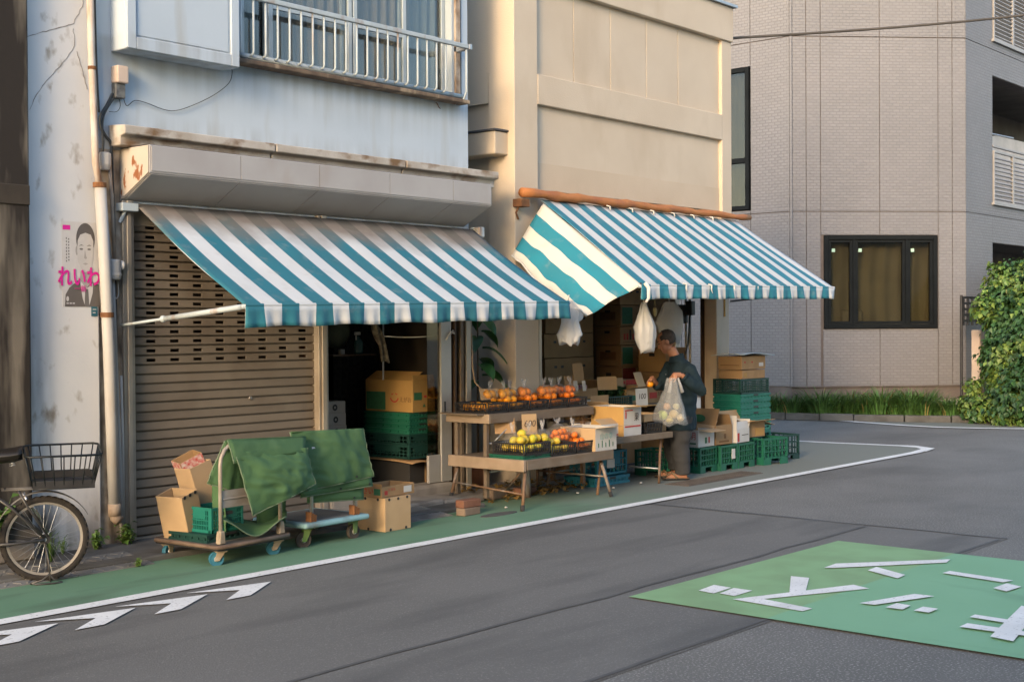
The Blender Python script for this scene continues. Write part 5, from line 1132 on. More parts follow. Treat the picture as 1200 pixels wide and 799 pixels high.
b = MB(); b.tube([M_ @ Vector((-.23, hy2, .74)), M_ @ Vector((.23, hy2, .74))], .014, 8); b.build('handle_bar', steel, TB, smooth=True)
TP2 = thing('tarpaulin', 'folded green canvas tarpaulin hanging square over the pale blue truck handle', 'tarpaulin', (6.85, 7.55, .25))
yt = 7.56
b = MB()
g1_ = patch(b, Ptr(341, 506, yt), Ptr(426, 502, yt), Ptr(437, 558, yt-.05), Ptr(360, 575, yt-.05), 40, 26, .022, 3.3, .03)
g2_ = patch(b, Ptr(352, 540, yt-.0), Ptr(428, 530, yt-.0), Ptr(436, 569, yt-.035), Ptr(352, 583, yt-.035), 16, 8, .008, 5.3, .015)
g3_ = patch(b, Ptr(358, 550, yt+.03), Ptr(426, 545, yt+.03), Ptr(426, 585, yt-.01), Ptr(360, 589, yt-.01), 16, 8, .008, 7.3, .01)
patch(b, Ptr(341, 506, yt), Ptr(426, 502, yt), Ptr(424, 503, yt+.09), Ptr(340, 508, yt+.09), 14, 3, .004, 2.1)
patch(b, Ptr(340, 507, yt+.09), Ptr(424, 503, yt+.09), Ptr(424, 575, yt+.11), Ptr(345, 580, yt+.11), 14, 10, .01, 8.1)
b.build('canvas', tarp_m, TP2, smooth=True, solid=.006)
hem(g1_, [(i/16, 1) for i in range(17)], TP2); hem(g1_, [(1, i/12) for i in range(13)], TP2); hem(g2_, [(i/16, 1) for i in range(17)], TP2); hem(g3_, [(i/16, 1) for i in range(17)], TP2); hem(g1_, [(0, i/12) for i in range(13)], TP2)
for fn, uu in ((g1_, .75), (g2_, .55), (g2_, .95), (g3_, .8)):
    p = Vector(fn(uu, .93)); b = MB(); b.lathe([(.004, 0), (.009, 0), (.009, .003), (.004, .003)], 10, T(p.x, p.y-.008, p.z) @ FRONT, closed=True); b.build('eyelet', black, TP2)

# cartons beside the truck
t_ = carton('plain brown carton standing on the green lane beside the pale blue truck', (7.545, 7.765, .009), .30, .31, .265, rad(2), card_pale)
for k, (u, v) in enumerate(((.15, .96), (.5, .96), (.85, .97), (.2, .05), (.8, .05))): 
    b = MB(); b.lathe([(0, -.001), (.012, -.001), (.012, .001), (0, .001)], 10, face_M(t_, 'f', u, v)); b.build('punched_hole', black, t_)
for k, (u, v) in enumerate(((.3, .96), (.75, .96), (.4, .04))): 
    b = MB(); b.lathe([(0, -.001), (.012, -.001), (.012, .001), (0, .001)], 10, face_M(t_, 'l', u, v)); b.build('punched_hole', black, t_)
t_ = carton('shallow fruit carton with red and green print on top of the plain carton', (7.58, 7.78, .282), .40, .27, .085, rad(4), card, {'l': (95, .02)}, inner=card_in, lidded=False)
words(t_, 'l', .35, .5, .06, ink_red, 'やさい'); print_rect(t_, 'l', .7, .95, .2, .8, ink_green); words(t_, 'f', .3, .62, .032, ink_red, 'トマト'); print_rect(t_, 'f', .08, .17, .2, .6, ink_red); print_rect(t_, 'f', .66, .9, .2, .8, card_white)

# ================================================================== STALL TABLES
LB = thing('low_bench', 'low weathered plank bench with a pale end board carrying the apples', 'bench', (9.68, 7.95, 0))
zl = .445
for k in range(5):
    y0 = 7.55+k*.172; b = MB(); b.box(9.05, 10.36, y0, y0+.168, zl-.03+random.uniform(-.002, .002), zl); b.build('plank', wood, LB, bevel=.003)
b = MB(); b.box(9.055, 10.36, 7.505, 7.545, zl-.085, zl+.004); b.build('front_apron', wood, LB, bevel=.005)
b = MB(); b.box(9.005, 9.045, 7.505, 8.42, zl-.095, zl+.01); b.build('end_board', wood_pale, LB, bevel=.006)
rusty_leg = mat('rusty_leg', (.20, .12, .07), (.13, .085, .06), sc=7, rough=.7, metal=.2, dirt=(.28, .28, .27), dsc=5, dst=(1, 1, .6), dlo=.5, dhi=.65)
legs = [((9.10, 7.56, zl-.04), (8.99, 7.51, .01)), ((9.10, 8.36, zl-.04), (9.02, 8.40, .055)), ((10.22, 7.58, zl-.04), (10.27, 7.47, .01)), ((10.22, 8.34, zl-.04), (10.30, 8.40, .01))]
for p, q in legs:
    b = MB(); b.tube([p, q], [.017, .015], 9); lg = b.build('leg', rusty_leg, LB, smooth=True)
    b = MB(); b.tube([Vector(q), Vector(q)+(Vector(p)-Vector(q)).normalized()*.05], .02, 9); b.build('foot_cap', black, lg)
for p, q in (((9.03, 7.53, .15), (9.05, 8.39, .2)), ((10.25, 7.53, .2), (10.27, 8.38, .2)), ((9.06, 7.55, .38), (9.35, 8.0, .12))):
    b = MB(); b.tube([p, q], .009, 7); b.build('brace', rusty_leg, LB, smooth=True)
US = thing('upper_shelf', 'upper wooden display shelf holding the row of orange baskets', 'shelf', (9.9, 8.25, 0))
zu = .835
for k in range(3):
    y0 = 8.035+k*.158; b = MB(); b.box(9.15, 10.70, y0, y0+.155, zu-.022, zu); b.build('plank', wood, US, bevel=.003)
b = MB(); b.box(9.13, 10.70, 7.995, 8.033, zu-.085, zu-.002); b.build('front_apron', wood, US, bevel=.004)
b = MB(); b.box(9.10, 9.128, 7.995, 8.53, zu-.085, zu+.002); b.build('end_board', wood_pale, US, bevel=.004)
b = MB(); b.box(9.0, 9.10, 8.05, 8.53, zu-.006, zu+.006); b.build('end_lip', wood, US)
for x, y in ((9.16, 8.44), (9.16, 8.08), (10.62, 8.08), (10.62, 8.46)):
    b = MB(); b.box(x-.02, x+.02, y-.02, y+.02, .06, zu-.023); b.build('leg', wood if x < 10 else rusty_leg, US, bevel=.003)
for z in (.30, .56):
    b = MB(); b.tube([(9.16, 8.08, z), (10.62, 8.08, z)], .011, 7); b.build('stretcher', steel, US, smooth=True)
b = MB(); b.tube([(9.24, 8.05, .58), (9.28, 8.03, .62), (9.40, 8.02, .70), (9.45, 8.02, .78)], .006, 6); b.build('hook_rod', steel, US, smooth=True)
RT = thing('folding_table', 'worn folding table carrying white open cartons in front of the man', 'table', (11.0, 8.0, 0))
zr = .535
for k in range(4):
    y0 = 7.695+k*.185; b = MB(); b.box(10.40, 11.60, y0, y0+.182, zr-.028, zr); b.build('plank', wood, RT, bevel=.003)
b = MB(); b.box(10.40, 11.605, 7.65, 7.692, zr-.06, zr+.003); b.build('front_apron', wood, RT, bevel=.005)
for p, q in (((11.48, 7.72, zr-.03), (11.43, 7.71, .01)), ((11.48, 8.36, zr-.03), (11.45, 8.38, .01)), ((10.50, 7.74, zr-.03), (10.30, 7.66, .01)), ((10.50, 8.36, zr-.03), (10.42, 8.38, .01))):
    b = MB(); b.tube([p, q], .014, 9); b.build('leg', rusty_leg, RT, smooth=True)
b = MB(); b.tube([(10.42, 8.38, .16), (11.45, 8.38, .16)], .010, 7); b.tube([(11.44, 7.72, .16), (11.45, 8.38, .16)], .010, 7); b.build('stretcher', steel, RT, smooth=True)
folded_crate('blue crate stowed flat on the ground beneath the folding table', (11.05, 8.22, .01), .60, .40, 0, crate_b, None, h=.09)
t_ = crate('blue crate with a white label stowed under the folding table', (11.1, 8.24, .11), .52, .36, .24, 0, crate_b, nx=6, ny=2, solid=.12); b = MB(); b.box(-.1, .03, -.187, -.183, .07, .16, wm(t_)); b.build('sticker', card_white, t_)

# ---------- baskets of fruit
om = {n: mat(n, c1, c2, sc=5, rough=.42, bump=.15, bsc=160, bdist=.001, rnd=.14, sub=.1) for n, c1, c2 in (('orange_skin', (.68, .205, .012), (.62, .17, .01)), ('yellow_orange_skin', (.70, .30, .015), (.66, .25, .012)), ('green_apple_skin', (.48, .46, .035), (.52, .36, .05)), ('yellow_apple_skin', (.58, .43, .05), (.55, .36, .04)), ('red_apple_skin', (.40, .045, .03), (.42, .10, .03)), ('mandarin_skin', (.70, .17, .012), (.62, .14, .01)))}
def fruit_mesh(kind, r):
    b = MB(); ap = 'apple' in kind
    def fn(n): return (1-.10*max(0, n.z)**4-.05*max(0, -n.z)**4+(.03*(1-abs(n.z)) if ap else 0))
    b.ball((0, 0, 0), r, r, r*(.92 if ap else .9), 14, 9, fn); 
    b.cur = 1; b.tube([(0, 0, r*.72), (r*.1, 0, r*(1.12 if ap else .86))], [r*.06, r*.05], 5)
    return b.mesh(kind.replace('_skin', ''), [om[kind], stem_m], True)
fm = {k: fruit_mesh(k, .041 if 'apple' in k else (.034 if 'mandarin' in k else .039)) for k in om}
def fill(kind, name, cat, label, group, cx, cy_, z, w, d, n, seed, r, layers=2, pile=0):
    rn = random.Random(seed); nx = max(1, int(w/(2.08*r))); ny = max(1, int(d/(2.08*r))); cnt = 0
    kinds = kind if isinstance(kind, list) else [kind]
    for l in range(layers):
        mx, my = nx-l, ny-l
        for j in range(my):
            for i in range(mx):
                if cnt >= n: return
                x = cx+(i-(mx-1)/2)*w/nx+rn.uniform(-.004, .004); y = cy_+(j-(my-1)/2)*d/ny+rn.uniform(-.004, .004)
                M_ = T(x, y, z+r*.93+l*r*1.55+rn.uniform(-.003, .003)) @ Euler((rn.uniform(-.7, .7), rn.uniform(-.7, .7), rn.random()*6)).to_matrix().to_4x4()
                o = inst(name, fm[kinds[cnt % len(kinds)] if len(kinds) == 1 else rn.choice(kinds)], None, M_); tag(o, label, cat, group); cnt += 1
def bag_over(label, cx, cy_, z, w, d, h, seed, knot=.06, mt=None, group=None):
    rn = random.Random(seed); b = MB(); sd = seed*3.1
    prof = [(.86, 0), (1.0, .2), (1.0, .5), (.86, .74), (.5, .92), (.13, 1.0), (.09, 1.04), (.20, 1.04+knot/h*.5), (.27, 1.04+knot/h)]
    n = 26; vs = []; fs = []
    for i, (r_, zz) in enumerate(prof):
        for j in range(n):
            a = 6.283*j/n; q = noise.noise(Vector((math.cos(a)*1.7+sd, math.sin(a)*1.7, i*.5)))*.13+(.18*math.sin(a*5+sd+i) if i > 5 else .035*math.sin(a*9+sd))
            rr = r_*(1+q); kx, ky = ((i-6)*.008*math.sin(sd*5), (i-6)*.008*math.cos(sd*3)) if i > 6 else (0, 0); vs.append((cx+kx+w/2*rr*math.cos(a), cy_+ky+d/2*rr*math.sin(a), z+h*zz+((.012*math.sin(a*3+sd)+.014*math.sin(a*7+sd*2)) if i > 7 else 0)))
    for i in range(len(prof)-1):
        for j in range(n): fs.append((i*n+j, i*n+(j+1) % n, (i+1)*n+(j+1) % n, (i+1)*n+j))
    kb_ = MB(); t_ = thing('clear_plastic_bag', label, 'plastic bag', (cx, cy_, z), 0, group)
    b.add(vs[:5*n], [f for f in fs if f[0] < 4*n]); b.build('film', bag_film, t_, smooth=True)
    kb_.add(vs[4*n:], [tuple(q-4*n for q in f) for f in fs if f[0] >= 4*n]); kb_.build('knot', bag_knot, t_, smooth=True)
def basket(label, x, y, z, w=.29, d=.40, h=.095, group='black produce baskets'):
    return crate(label, (x, y, z), w, d, h, 0, black, nx=13, ny=1, rim=.013, bar=.006, t=.007, group=group, name='produce_basket', cat='basket', taper=7)
ordn = ['leftmost', 'second', 'third', 'fourth', 'last']
xs_u = [9.30+.305*k for k in range(5)]
for k, x in enumerate(xs_u):
    nm = ['first black basket on the upper shelf, nearest the rolling shutter', 'second black basket on the upper shelf', 'middle black basket of the five on the upper shelf', 'fourth black basket on the upper shelf', 'last black basket on the upper shelf, nearest the stacked cartons'][k]
    basket(nm, x, 8.26, zu+.003)
    kd = ['yellow_orange_skin', 'yellow_orange_skin', 'orange_skin', 'orange_skin', 'mandarin_skin'][k]
    fill(kd, 'orange', 'fruit', f'orange heaped in the {["first", "second", "middle", "fourth", "last"][k]} black basket on the upper shelf', f'oranges in the {["first", "second", "middle", "fourth", "last"][k]} upper basket', x, 8.25, zu+.02, .245, .33, [12, 18, 20, 20, 16][k], 20+k, .037, 3)
for k, (i, dx, dy) in enumerate(((0, .05, -.06), (1, -.06, -.07), (1, .08, -.02), (2, -.05, -.06), (2, .08, .06), (3, -.06, -.06), (3, .07, -.05), (4, -.05, .0), (4, .06, -.06))):
    for q in range(3): 
        rn = random.Random(60+k*3+q); o = inst('orange', fm[['yellow_orange_skin', 'yellow_orange_skin', 'orange_skin', 'orange_skin', 'mandarin_skin'][i]], None, T(xs_u[i]+dx+(-.036, .036, 0)[q], 8.25+dy+(0, .01, .045)[q], zu+.165+(.0, .004, .012)[q]) @ RX(rn.random()*3)); tag(o, f'orange in a knotted clear bag on top of the {["first", "second", "middle", "fourth", "last"][i]} upper basket', 'fruit', f'bagged oranges on the {["first", "second", "middle", "fourth", "last"][i]} upper basket')
    bag_over(f'knotted clear bag of oranges atop the {["first", "second", "middle", "fourth", "last"][i]} upper basket', xs_u[i]+dx, 8.25+dy+.012, zu+.125, .165, .15, .10, 30+k, knot=.055, group=f'clear bags on the {["first", "second", "middle", "fourth", "last"][i]} upper basket')
zb_ = zl+.038
folded_crate('flat green crate lying beneath the apple basket on the low bench', (9.30, 7.78, zl+.002), .44, .40, 0, crate_g, None, h=.035)
xs_l = [9.28, 9.665, 10.02]
for k, x in enumerate(xs_l):
    basket(['black basket of green-yellow apples at the end of the low bench', 'black basket of mixed apples and oranges in the middle of the low bench', 'black basket of mandarins beside the white carton on the low bench'][k], x, 7.76, zb_ if k == 0 else zl+.004, w=.36 if k < 2 else .30, d=.38, h=.11)
    fill([['green_apple_skin', 'yellow_apple_skin'], ['green_apple_skin', 'red_apple_skin', 'yellow_apple_skin'], 'mandarin_skin'][k], ['apple', 'apple', 'mandarin'][k], 'fruit', ['green-yellow apple in the end basket of the low bench', 'apple in the middle basket of the low bench', 'mandarin in the basket beside the white carton'][k], ['apples in the end basket', 'apples in the middle basket', 'mandarins in the low basket'][k], x, 7.755, (zb_ if k == 0 else zl)+.02, .31 if k < 2 else .25, .32, [24, 18, 26][k], 40+k, .041 if k < 2 else .034, 3 if k != 1 else 2)
rn = random.Random(77)
for k in range(9):
    o = inst('mandarin', fm['mandarin_skin'], None, T(9.77+(k % 3)*.062-.03*(k//6), 7.73+((k//3) % 2)*.06, zl+.15+.05*(k//6)+rn.uniform(-.004, .004)) @ RX(rn.random()*3)); tag(o, 'mandarin in the pointed bag between the two low baskets', 'fruit', 'mandarins in the pointed bag')
bag_over('pointed clear bag of mandarins between the two low baskets', 9.80, 7.75, zl+.11, .26, .2, .17, 71, knot=.03)
for k, (x, y, lb) in enumerate(((9.20, 7.80, 'knotted clear bag of apples at the outer end of the apple basket'), (9.36, 7.74, 'knotted clear bag of apples at the inner end of the apple basket'), (9.56, 7.74, 'crumpled clear bag on the mixed apples of the low bench'), (9.68, 7.84, 'tall twisted clear bag behind the mixed apples'), (10.04, 7.76, 'clear bag over the mandarins beside the white carton'))):
    bag_over(lb, x, y, zb_+.10, .17, .16, .10, 50+k, knot=.07)
for k in range(5):
    o = inst('apple', fm['yellow_apple_skin' if k % 2 else 'green_apple_skin'], None, T(9.15+.085*k, 7.66+.02*(k % 2), zb_+.135) @ RX(k)); tag(o, 'apple on top of the heap at the outer edge of the low bench', 'fruit', 'apples topping the low bench heap')
def card_sign(label, px_, py_, Y, w, h, body, mt=card_pale, lean=8, rz=-12, size=None, ink=None):
    c = atY(px_, py_, Y); t_ = thing('price_card', label, 'sign', (c.x, c.y, c.z-h/2), rad(rz)); M_ = wm(t_) @ RX(rad(-lean))
    b = MB(); b.box(-w/2, w/2, -.002, .002, 0, h, M_); b.build('card', mt, t_)
    if body: text(body, size or h*.45, ink or ink_dark, t_, M_ @ T(0, -.0032, h*.52) @ FRONT, shear=.2)
    return t_
card_sign('brown price card lettered 600 standing behind the apples', 621, 497, 7.92, .16, .19, '600', card_pale, 6, -20)
card_sign('blank brown card tilted behind the apple bags', 592, 497, 8.02, .20, .17, None, card, 12, -30)
card_sign('brown card tilted behind the first upper basket of oranges', 575, 462, 8.48, .20, .13, None, card_pale, 25, -25)
card_sign('dark brown card leaning at the back of the fourth basket', 645, 455, 8.50, .18, .12, None, card, 40, 10)

# ---------- open cartons on the tables
t_ = carton('white carton with faint teal print and a long drooping flap on the low bench', (10.10+.17, 7.74, zl+.004), .34, .42, .215, rad(0), card_white, {'f': (8, .21), 'l': (176, .04), 'b': (-20, .12)}, inner=card_pale)
print_rect(t_, 'l', .0, 1, .0, 1, card_pale, 'brown_side')
for k in range(5): print_rect(t_, 'f', .12+k*.17, .15+k*.17, .15, .35+.1*(k % 2), ink_green)
words(t_, 'f', .5, .62, .07, mat('ink_teal', (.25, .42, .42), sc=9), '山の幸')
t_ = carton('white carton with a red stripe, half hidden behind the teal-print carton', (10.62, 7.92, zr+.003), .30, .36, .13, rad(1), card_white, {'f': (150, .1), 'b': (60, .1)}, inner=card_pale); print_rect(t_, 'f', .0, .95, .10, .2, ink_red); print_rect(t_, 'f', .1, .5, .45, .55, ink_dark)
t_ = carton('tall white carton with red corner lines and spread flaps on the folding table', (10.92, 7.88, zr+.003), .31, .40, .29, rad(1), card_white, {'f': (4, .2), 'l': (178, .02), 'b': (-25, .12), 'r': (-10, .12)}, inner=card_yel)
print_rect(t_, 'l', .0, 1, .0, 1, card_yel, 'brown_side'); print_rect(t_, 'f', .05, .95, .30, .35, ink_red); print_rect(t_, 'f', .05, .5, .86, .9, ink_red); words(t_, 'f', .72, .62, .09, ink_dark, '果'); print_rect(t_, 'f', .08, .14, .6, .84, ink_red)
b = MB(); b.ball((10.98, 7.9, zr+.13), .1, .1, .09, 16, 10, lambda n: 1+.06*math.sin(n.x*9)+.05*math.sin(n.y*11)); tag(b.build('cabbage', mat('cabbage_green', (.16, .26, .06), (.22, .32, .1), sc=7, rough=.6), smooth=True), 'green cabbage lying in the tall white carton', 'vegetable')
basket('small black basket beside the carton at the end of the folding table', 11.32, 7.86, zr+.003, w=.28, d=.34, h=.11)
t_ = carton('small shallow brown carton at the front corner of the folding table', (11.36, 7.88, zr+.12), .34, .30, .075, rad(2), card_pale, {}, inner=card, lidded=False)
t_ = carton('small brown carton stacked under the shopping bag at the table end', (11.56, 7.90, zr+.003), .14, .30, .10, 0, card_pale)
# ================================================================== BACK OF THE FRUIT SHOP
RD = thing('rear_display', 'grey rear display table inside the fruit shop behind the oranges', 'table', (12.0, 9.1, 0))
b = MB(); b.box(10.9, 13.3, 8.78, 9.5, .70, .73); b.build('top', wood, RD, bevel=.004)
for x in (10.95, 12.1, 13.25):
    for y in (8.82, 9.46): b = MB(); b.box(x-.02, x+.02, y-.02, y+.02, .06, .70); b.build('leg', rusty_leg, RD)
zd = .732
t_ = carton('white carton at the shop mouth below the red fruit packs', (11.42, 8.95, zd), .30, .28, .085, 0, card_white); print_rect(t_, 'f', .1, .9, .2, .3, ink_dark)
t_ = carton('second white carton beside the first below the red fruit packs', (11.74, 8.95, zd), .30, .28, .085, 0, card_white); print_rect(t_, 'f', .2, .6, .3, .5, ink_dark)
t_ = carton('long brown tray carton holding red fruit packs', (11.56, 8.98, zd+.10), .66, .30, .115, 0, card, {'l': (95, .02), 'b': (100, .06)}, lidded=False); print_rect(t_, 'f', .06, .5, .3, .6, card_yel); 
for k in range(7):
    rn = random.Random(k); b = MB(); M_ = T(11.33+k*.075, 8.96+.02*(k % 2), zd+.205) @ RZ(rn.random())
    b.box(-.033, .033, -.05, .05, 0, .045, M_); tag(b.build('fruit_pack', mat('red_pack', (.36, .03, .03), (.5, .4, .4), sc=60, rough=.3), bevel=.012, seg=2), 'red wrapped fruit pack in the brown tray carton', 'fruit pack', 'red fruit packs in the tray')
for k, (x_, y_, w_, h_, mt_, bd, lb) in enumerate(((631, 449, .16, .24, card, None, 'tall blank brown card at the left of the shop mouth'), (650, 452, .13, .16, card_pale, None, 'pale blank card standing behind the oranges'), (668, 449, .15, .16, card, None, 'square brown card next to the dark bottles'), (679, 437, .20, .22, card, None, 'large brown card propped high behind the red packs'), (675, 452, .055, .11, card_white, None, 'narrow white tag standing left of the red packs'), (685, 452, .05, .11, card_white, None, 'narrow white tag standing among the red packs'), (712, 449, .26, .15, card_pale, None, 'pale folded card lid beside the red packs'))):
    card_sign(lb, x_, y_, 8.85 if k < 4 else 8.80, w_, h_, bd, mt_, 8, [-10, 12, -6, 4, -14, -8, -20][k])
crate('dark produce crate with green rim at the middle of the shop mouth', (12.25, 8.93, zd), .48, .30, .11, 0, crate_k, nx=12, ny=2, rim=.016, bar=.006)
b = MB(); rn = random.Random(3)
for k in range(240):
    p = Vector((12.2+rn.uniform(-.25, .3), 8.98+rn.uniform(-.12, .15), zd+.12+rn.random()*.09)); leaf(b, p, Vector((rn.uniform(-1, 1), rn.uniform(-1, 1), 1)), .09*rn.uniform(.6, 1.2), rn)
tag(b.build('leaf_vegetables', leaf_c), 'heap of dark leafy greens in the crate at the shop mouth', 'vegetable')
card_sign('white price card lettered 100 hanging by the leafy greens', 752.5, 465, 8.45, .19, .19, '100', card_white, 4, -8)
card_sign('crumpled pale wrapping card above the white price card', 752, 444, 8.5, .20, .17, None, card_pale, 20, 10)
t_ = carton('red printed carton at the back of the rear display', (12.85, 9.35, zd), .55, .36, .26, 0, card, group=None); print_rect(t_, 'f', .6, 1., .0, 1., ink_red); print_rect(t_, 'f', .68, .9, .3, .8, card_pale); print_rect(t_, 'f', .0, .58, .82, .96, ink_red)
# more open cartons, trays and produce at the shop mouth
for k, (x_, y_, w_, h_, mt_, fl_, lb) in enumerate((
    (10.98, 8.34, .34, .16, card, {'f': (30, .12), 'b': (100, .14), 'l': (120, .1)}, 'open brown carton behind the tall white carton on the folding table'),
    (11.36, 8.28, .32, .20, card_pale, {'f': (-10, .14), 'b': (95, .16), 'l': (60, .12)}, 'open pale carton behind the small black basket on the folding table'),
    (10.66, 8.32, .26, .13, card_white, {'f': (20, .1), 'b': (80, .1)}, 'low white carton tucked behind the red-striped carton'))):
    t_ = carton(lb, (x_, y_, zr+.004), w_, .30, h_, rad(3-4*k), mt_, fl_, inner=card_pale); print_rect(t_, 'f', .1, .5, .3, .5, ink_green if k == 1 else ink_brown)
for k, (kd, nm, cx_, cy_, z_, n_, lb) in enumerate((('red_apple_skin', 'apple', 10.98, 8.33, zr+.05, 8, 'red apple in the open brown carton behind the tall white carton'), ('yellow_orange_skin', 'orange', 11.36, 8.27, zr+.09, 9, 'orange in the open pale carton behind the small black basket'))):
    fill(kd, nm, 'fruit', lb, ['red apples in the open brown carton', 'oranges in the open pale carton'][k], cx_, cy_, z_, .27, .24, n_, 90+k, .04, 1)
for k, (x_, w_, h_, lb) in enumerate(((12.62, .34, .17, 'open carton of greens on the rear display nearest the red carton'), (13.02, .34, .20, 'closed brown carton at the far end of the rear display'), (11.05, .22, .20, 'upright brown carton at the outer end of the rear display'))):
    t_ = carton(lb, (x_, 8.98, zd), w_, .30, h_, rad(2*k-2), card, {'f': (15, .12), 'b': (85, .12)} if k == 0 else None, inner=card_pale); print_rect(t_, 'f', .15, .6, .25, .6, (ink_green, ink_red, ink_brown)[k]); words(t_, 'f', .78, .5, .05, ink_dark, ('菜', '玉葱', '柿')[k])
for k, (x_, z_, lb) in enumerate(((11.5, .06, 'plain carton on the floor under the rear display, outer one'), (12.0, .06, 'plain carton on the floor under the rear display, middle one'), (12.5, .06, 'plain carton on the floor under the rear display, inner one'))):
    carton(lb, (x_, 8.98, z_), .42, .34, .36+.05*(k % 2), rad(k*2-2), card)
# cartons piled against the back wall
yk = 9.95
def kitchen(label, x, y, z, w, d, h, style, rz=0):
    t_ = carton(label, (x, y, z), w, d, h, rz, card)
    if style == 'green': print_rect(t_, 'f', .05, .42, .1, .92, ink_green); smile(t_, 'f', .62, .55, h*.2, ink_brown); words(t_, 'f', .83, .5, h*.22, ink_brown, 'えがお'); print_rect(t_, 'l', .2, .8, .3, .7, ink_brown)
    if style == 'red': print_rect(t_, 'f', .04, .5, .05, .95, mat('dull_red', (.20, .03, .022), sc=9, rough=.8)); print_rect(t_, 'l', .3, .7, .3, .6, ink_brown)
    if style == 'word':
        for k in range(7): print_rect(t_, 'f', .12+k*.105, .12+k*.105+.06, .28, [.62, .62, .85, .62, .85, .62, .62][k], (ink_red, ink_red, ink_dark, ink_red, ink_dark, ink_brown, ink_brown)[k])
        print_rect(t_, 'f', .08, .92, .12, .16, ink_brown)
    if style == 'hole':
        for u in (.38, .62): print_rect(t_, 'f', u-.05, u+.05, .62, .72, black, 'hand_hole')
    print_rect(t_, 'l', .4, .6, .65, .78, black, 'hand_hole')
    return t_
z = .06
for k, (st, h_) in enumerate((('hole', .40), ('hole', .30), ('red', .33), ('green', .255), ('word', .225), ('green', .255), ('hole', .25))):
    kitchen(f'brown carton {["at the foot", "second from the foot", "with a dull red panel", "with a lower green smile label", "lettered in red and black", "with an upper green smile label", "at the very top"][k]} of the tall back pile', 13.92+random.uniform(-.015, .015), yk, z, .62, .40, h_, st, rad(random.uniform(-1.5, 1.5))); z += h_+.012
for j, xx in enumerate((12.55, 13.12)):
    z = .06
    for k, h_ in enumerate((.42, .44, .30, .28, .27)):
        kitchen(f'plain brown carton {["at the foot", "second up", "third up", "fourth up", "at the top"][k]} of the {["outer", "inner"][j]} plain pile behind the pillar', xx+random.uniform(-.01, .01), yk+.15+.1*j, z, .52, .40, h_, 'hole', rad(random.uniform(-2, 2))); z += h_+.012
z = .06
for k, h_ in enumerate((.55, .42, .30)):
    kitchen(f'large brown carton {["at the foot", "in the middle", "on top"][k]} of the pile behind the man', 14.06, 9.42-.0, z, .50, .40, h_, 'hole', rad(2)); z += h_+.012
# pipes, meter and wires on the corner wall behind the man
yx = 9.38
for k, (px_, lb) in enumerate(((804, 'grey conduit on the shop corner nearest the hanging bags'), (808.5, 'grey conduit on the shop corner nearest the tiled wall'))):
    c = atX(px_, 400, 14.33); b = MB(); b.tube([(14.33, c.y, .5), (14.33, c.y, 2.4)], .018, 9); tag(b.build('conduit', pvc, smooth=True), lb, 'conduit')
c = atX(797, 368, 14.25); EM = thing('electric_meter', 'black electric meter boxes on the corner wall above the man', 'meter', (14.25, c.y, 1.5))
b = MB(); b.box(14.2, 14.36, c.y-.06, c.y+.10, c.z-.12, c.z+.12); b.build('case', black, EM, bevel=.02, seg=2)
c2 = atX(810, 362, 14.33); b = MB(); b.box(14.27, 14.37, c2.y-.04, c2.y+.05, c2.z-.08, c2.z+.1); b.build('breaker', black, EM, bevel=.01)
b = MB(); b.tube([(14.3, c2.y, c2.z-.06), (14.28, c2.y+.02, c2.z-.45), (14.27, c2.y+.12, c2.z-.75), (14.28, c2.y+.28, c2.z-.92)], .010, 7); b.build('lead', blackw, EM, smooth=True)
# big leaf litter and bricks under the tables
b = MB(); rn = random.Random(9)
for k in range(260):
    p = Vector((9.25+rn.random()*1.5, 8.05+rn.random()*.6, .055 if rn.random() < .5 else .07)); p.z = .012 if p.y < 8.42 else .058
    leaf(b, p+Vector((0, 0, rn.random()*.05)), Vector((rn.uniform(-.6, .6), rn.uniform(-.6, .6), 1)), .07*rn.uniform(.5, 1.2), rn)
tag(b.build('dry_leaves', mat('dry_litter', (.27, .17, .05), (.18, .11, .035), sc=4, rough=.85, isl=.35)), 'drift of dry yellow-brown leaves under the low bench', 'leaves', kind='stuff')
bm = mat('brick_red', (.19, .09, .058), (.14, .065, .043), sc=8, rough=.9, bump=.5, bsc=50)
bp = mat('brick_pale', (.21, .155, .115), (.165, .12, .09), sc=8, rough=.9, bump=.5, bsc=50)
c = atZ(553, 605, .0)
for k, (mt_, lb) in enumerate(((bp, 'pale brick lying on the lane edge under the red brick'), (bm, 'red brick resting on the pale brick by the low bench leg'))):
    b = MB(); M_ = T(c.x+.02, c.y+.06, .009+k*.068) @ RZ(rad(4-6*k)); b.box(-.11, .11, -.05, .05, 0, .066, M_); tag(b.build('brick', mt_, bevel=.006), lb, 'brick')
c = atZ(630, 590)
b = MB(); b.box(c.x-.12, c.x+.1, 8.2, 8.3, .01, .10); tag(b.build('brick', bp, bevel=.008), 'broken pale brick in the shade beneath the low bench', 'brick')
b = MB(); b.box(9.75, 9.98, 8.15, 8.27, .01, .085); tag(b.build('brick', bm, bevel=.008), 'dark red brick deep under the low bench', 'brick')
for k, (px_, py_) in enumerate(((671, 560), (677, 578), (719, 572), (751, 566), (593, 595))):
    p = atZ(px_, py_, .012); b = MB(); b.ball((p.x, p.y, .018), .018, .014, .008, 8, 5, lambda n: 1+.3*noise.noise(n*3+p)); tag(b.build('paper_scrap', card_white), f'small pale scrap on the pavement {["deep under the bench", "under the bench middle", "between the bench and the table", "under the folding table", "near the low bench leg"][k]}', 'litter')
b = MB(); b.tube([(9.75, 8.1, .0), (9.78, 8.12, .25), (9.74, 8.1, .43)], [.05, .04, .045], 8); b.build('prop', rusty_leg, LB, smooth=True)

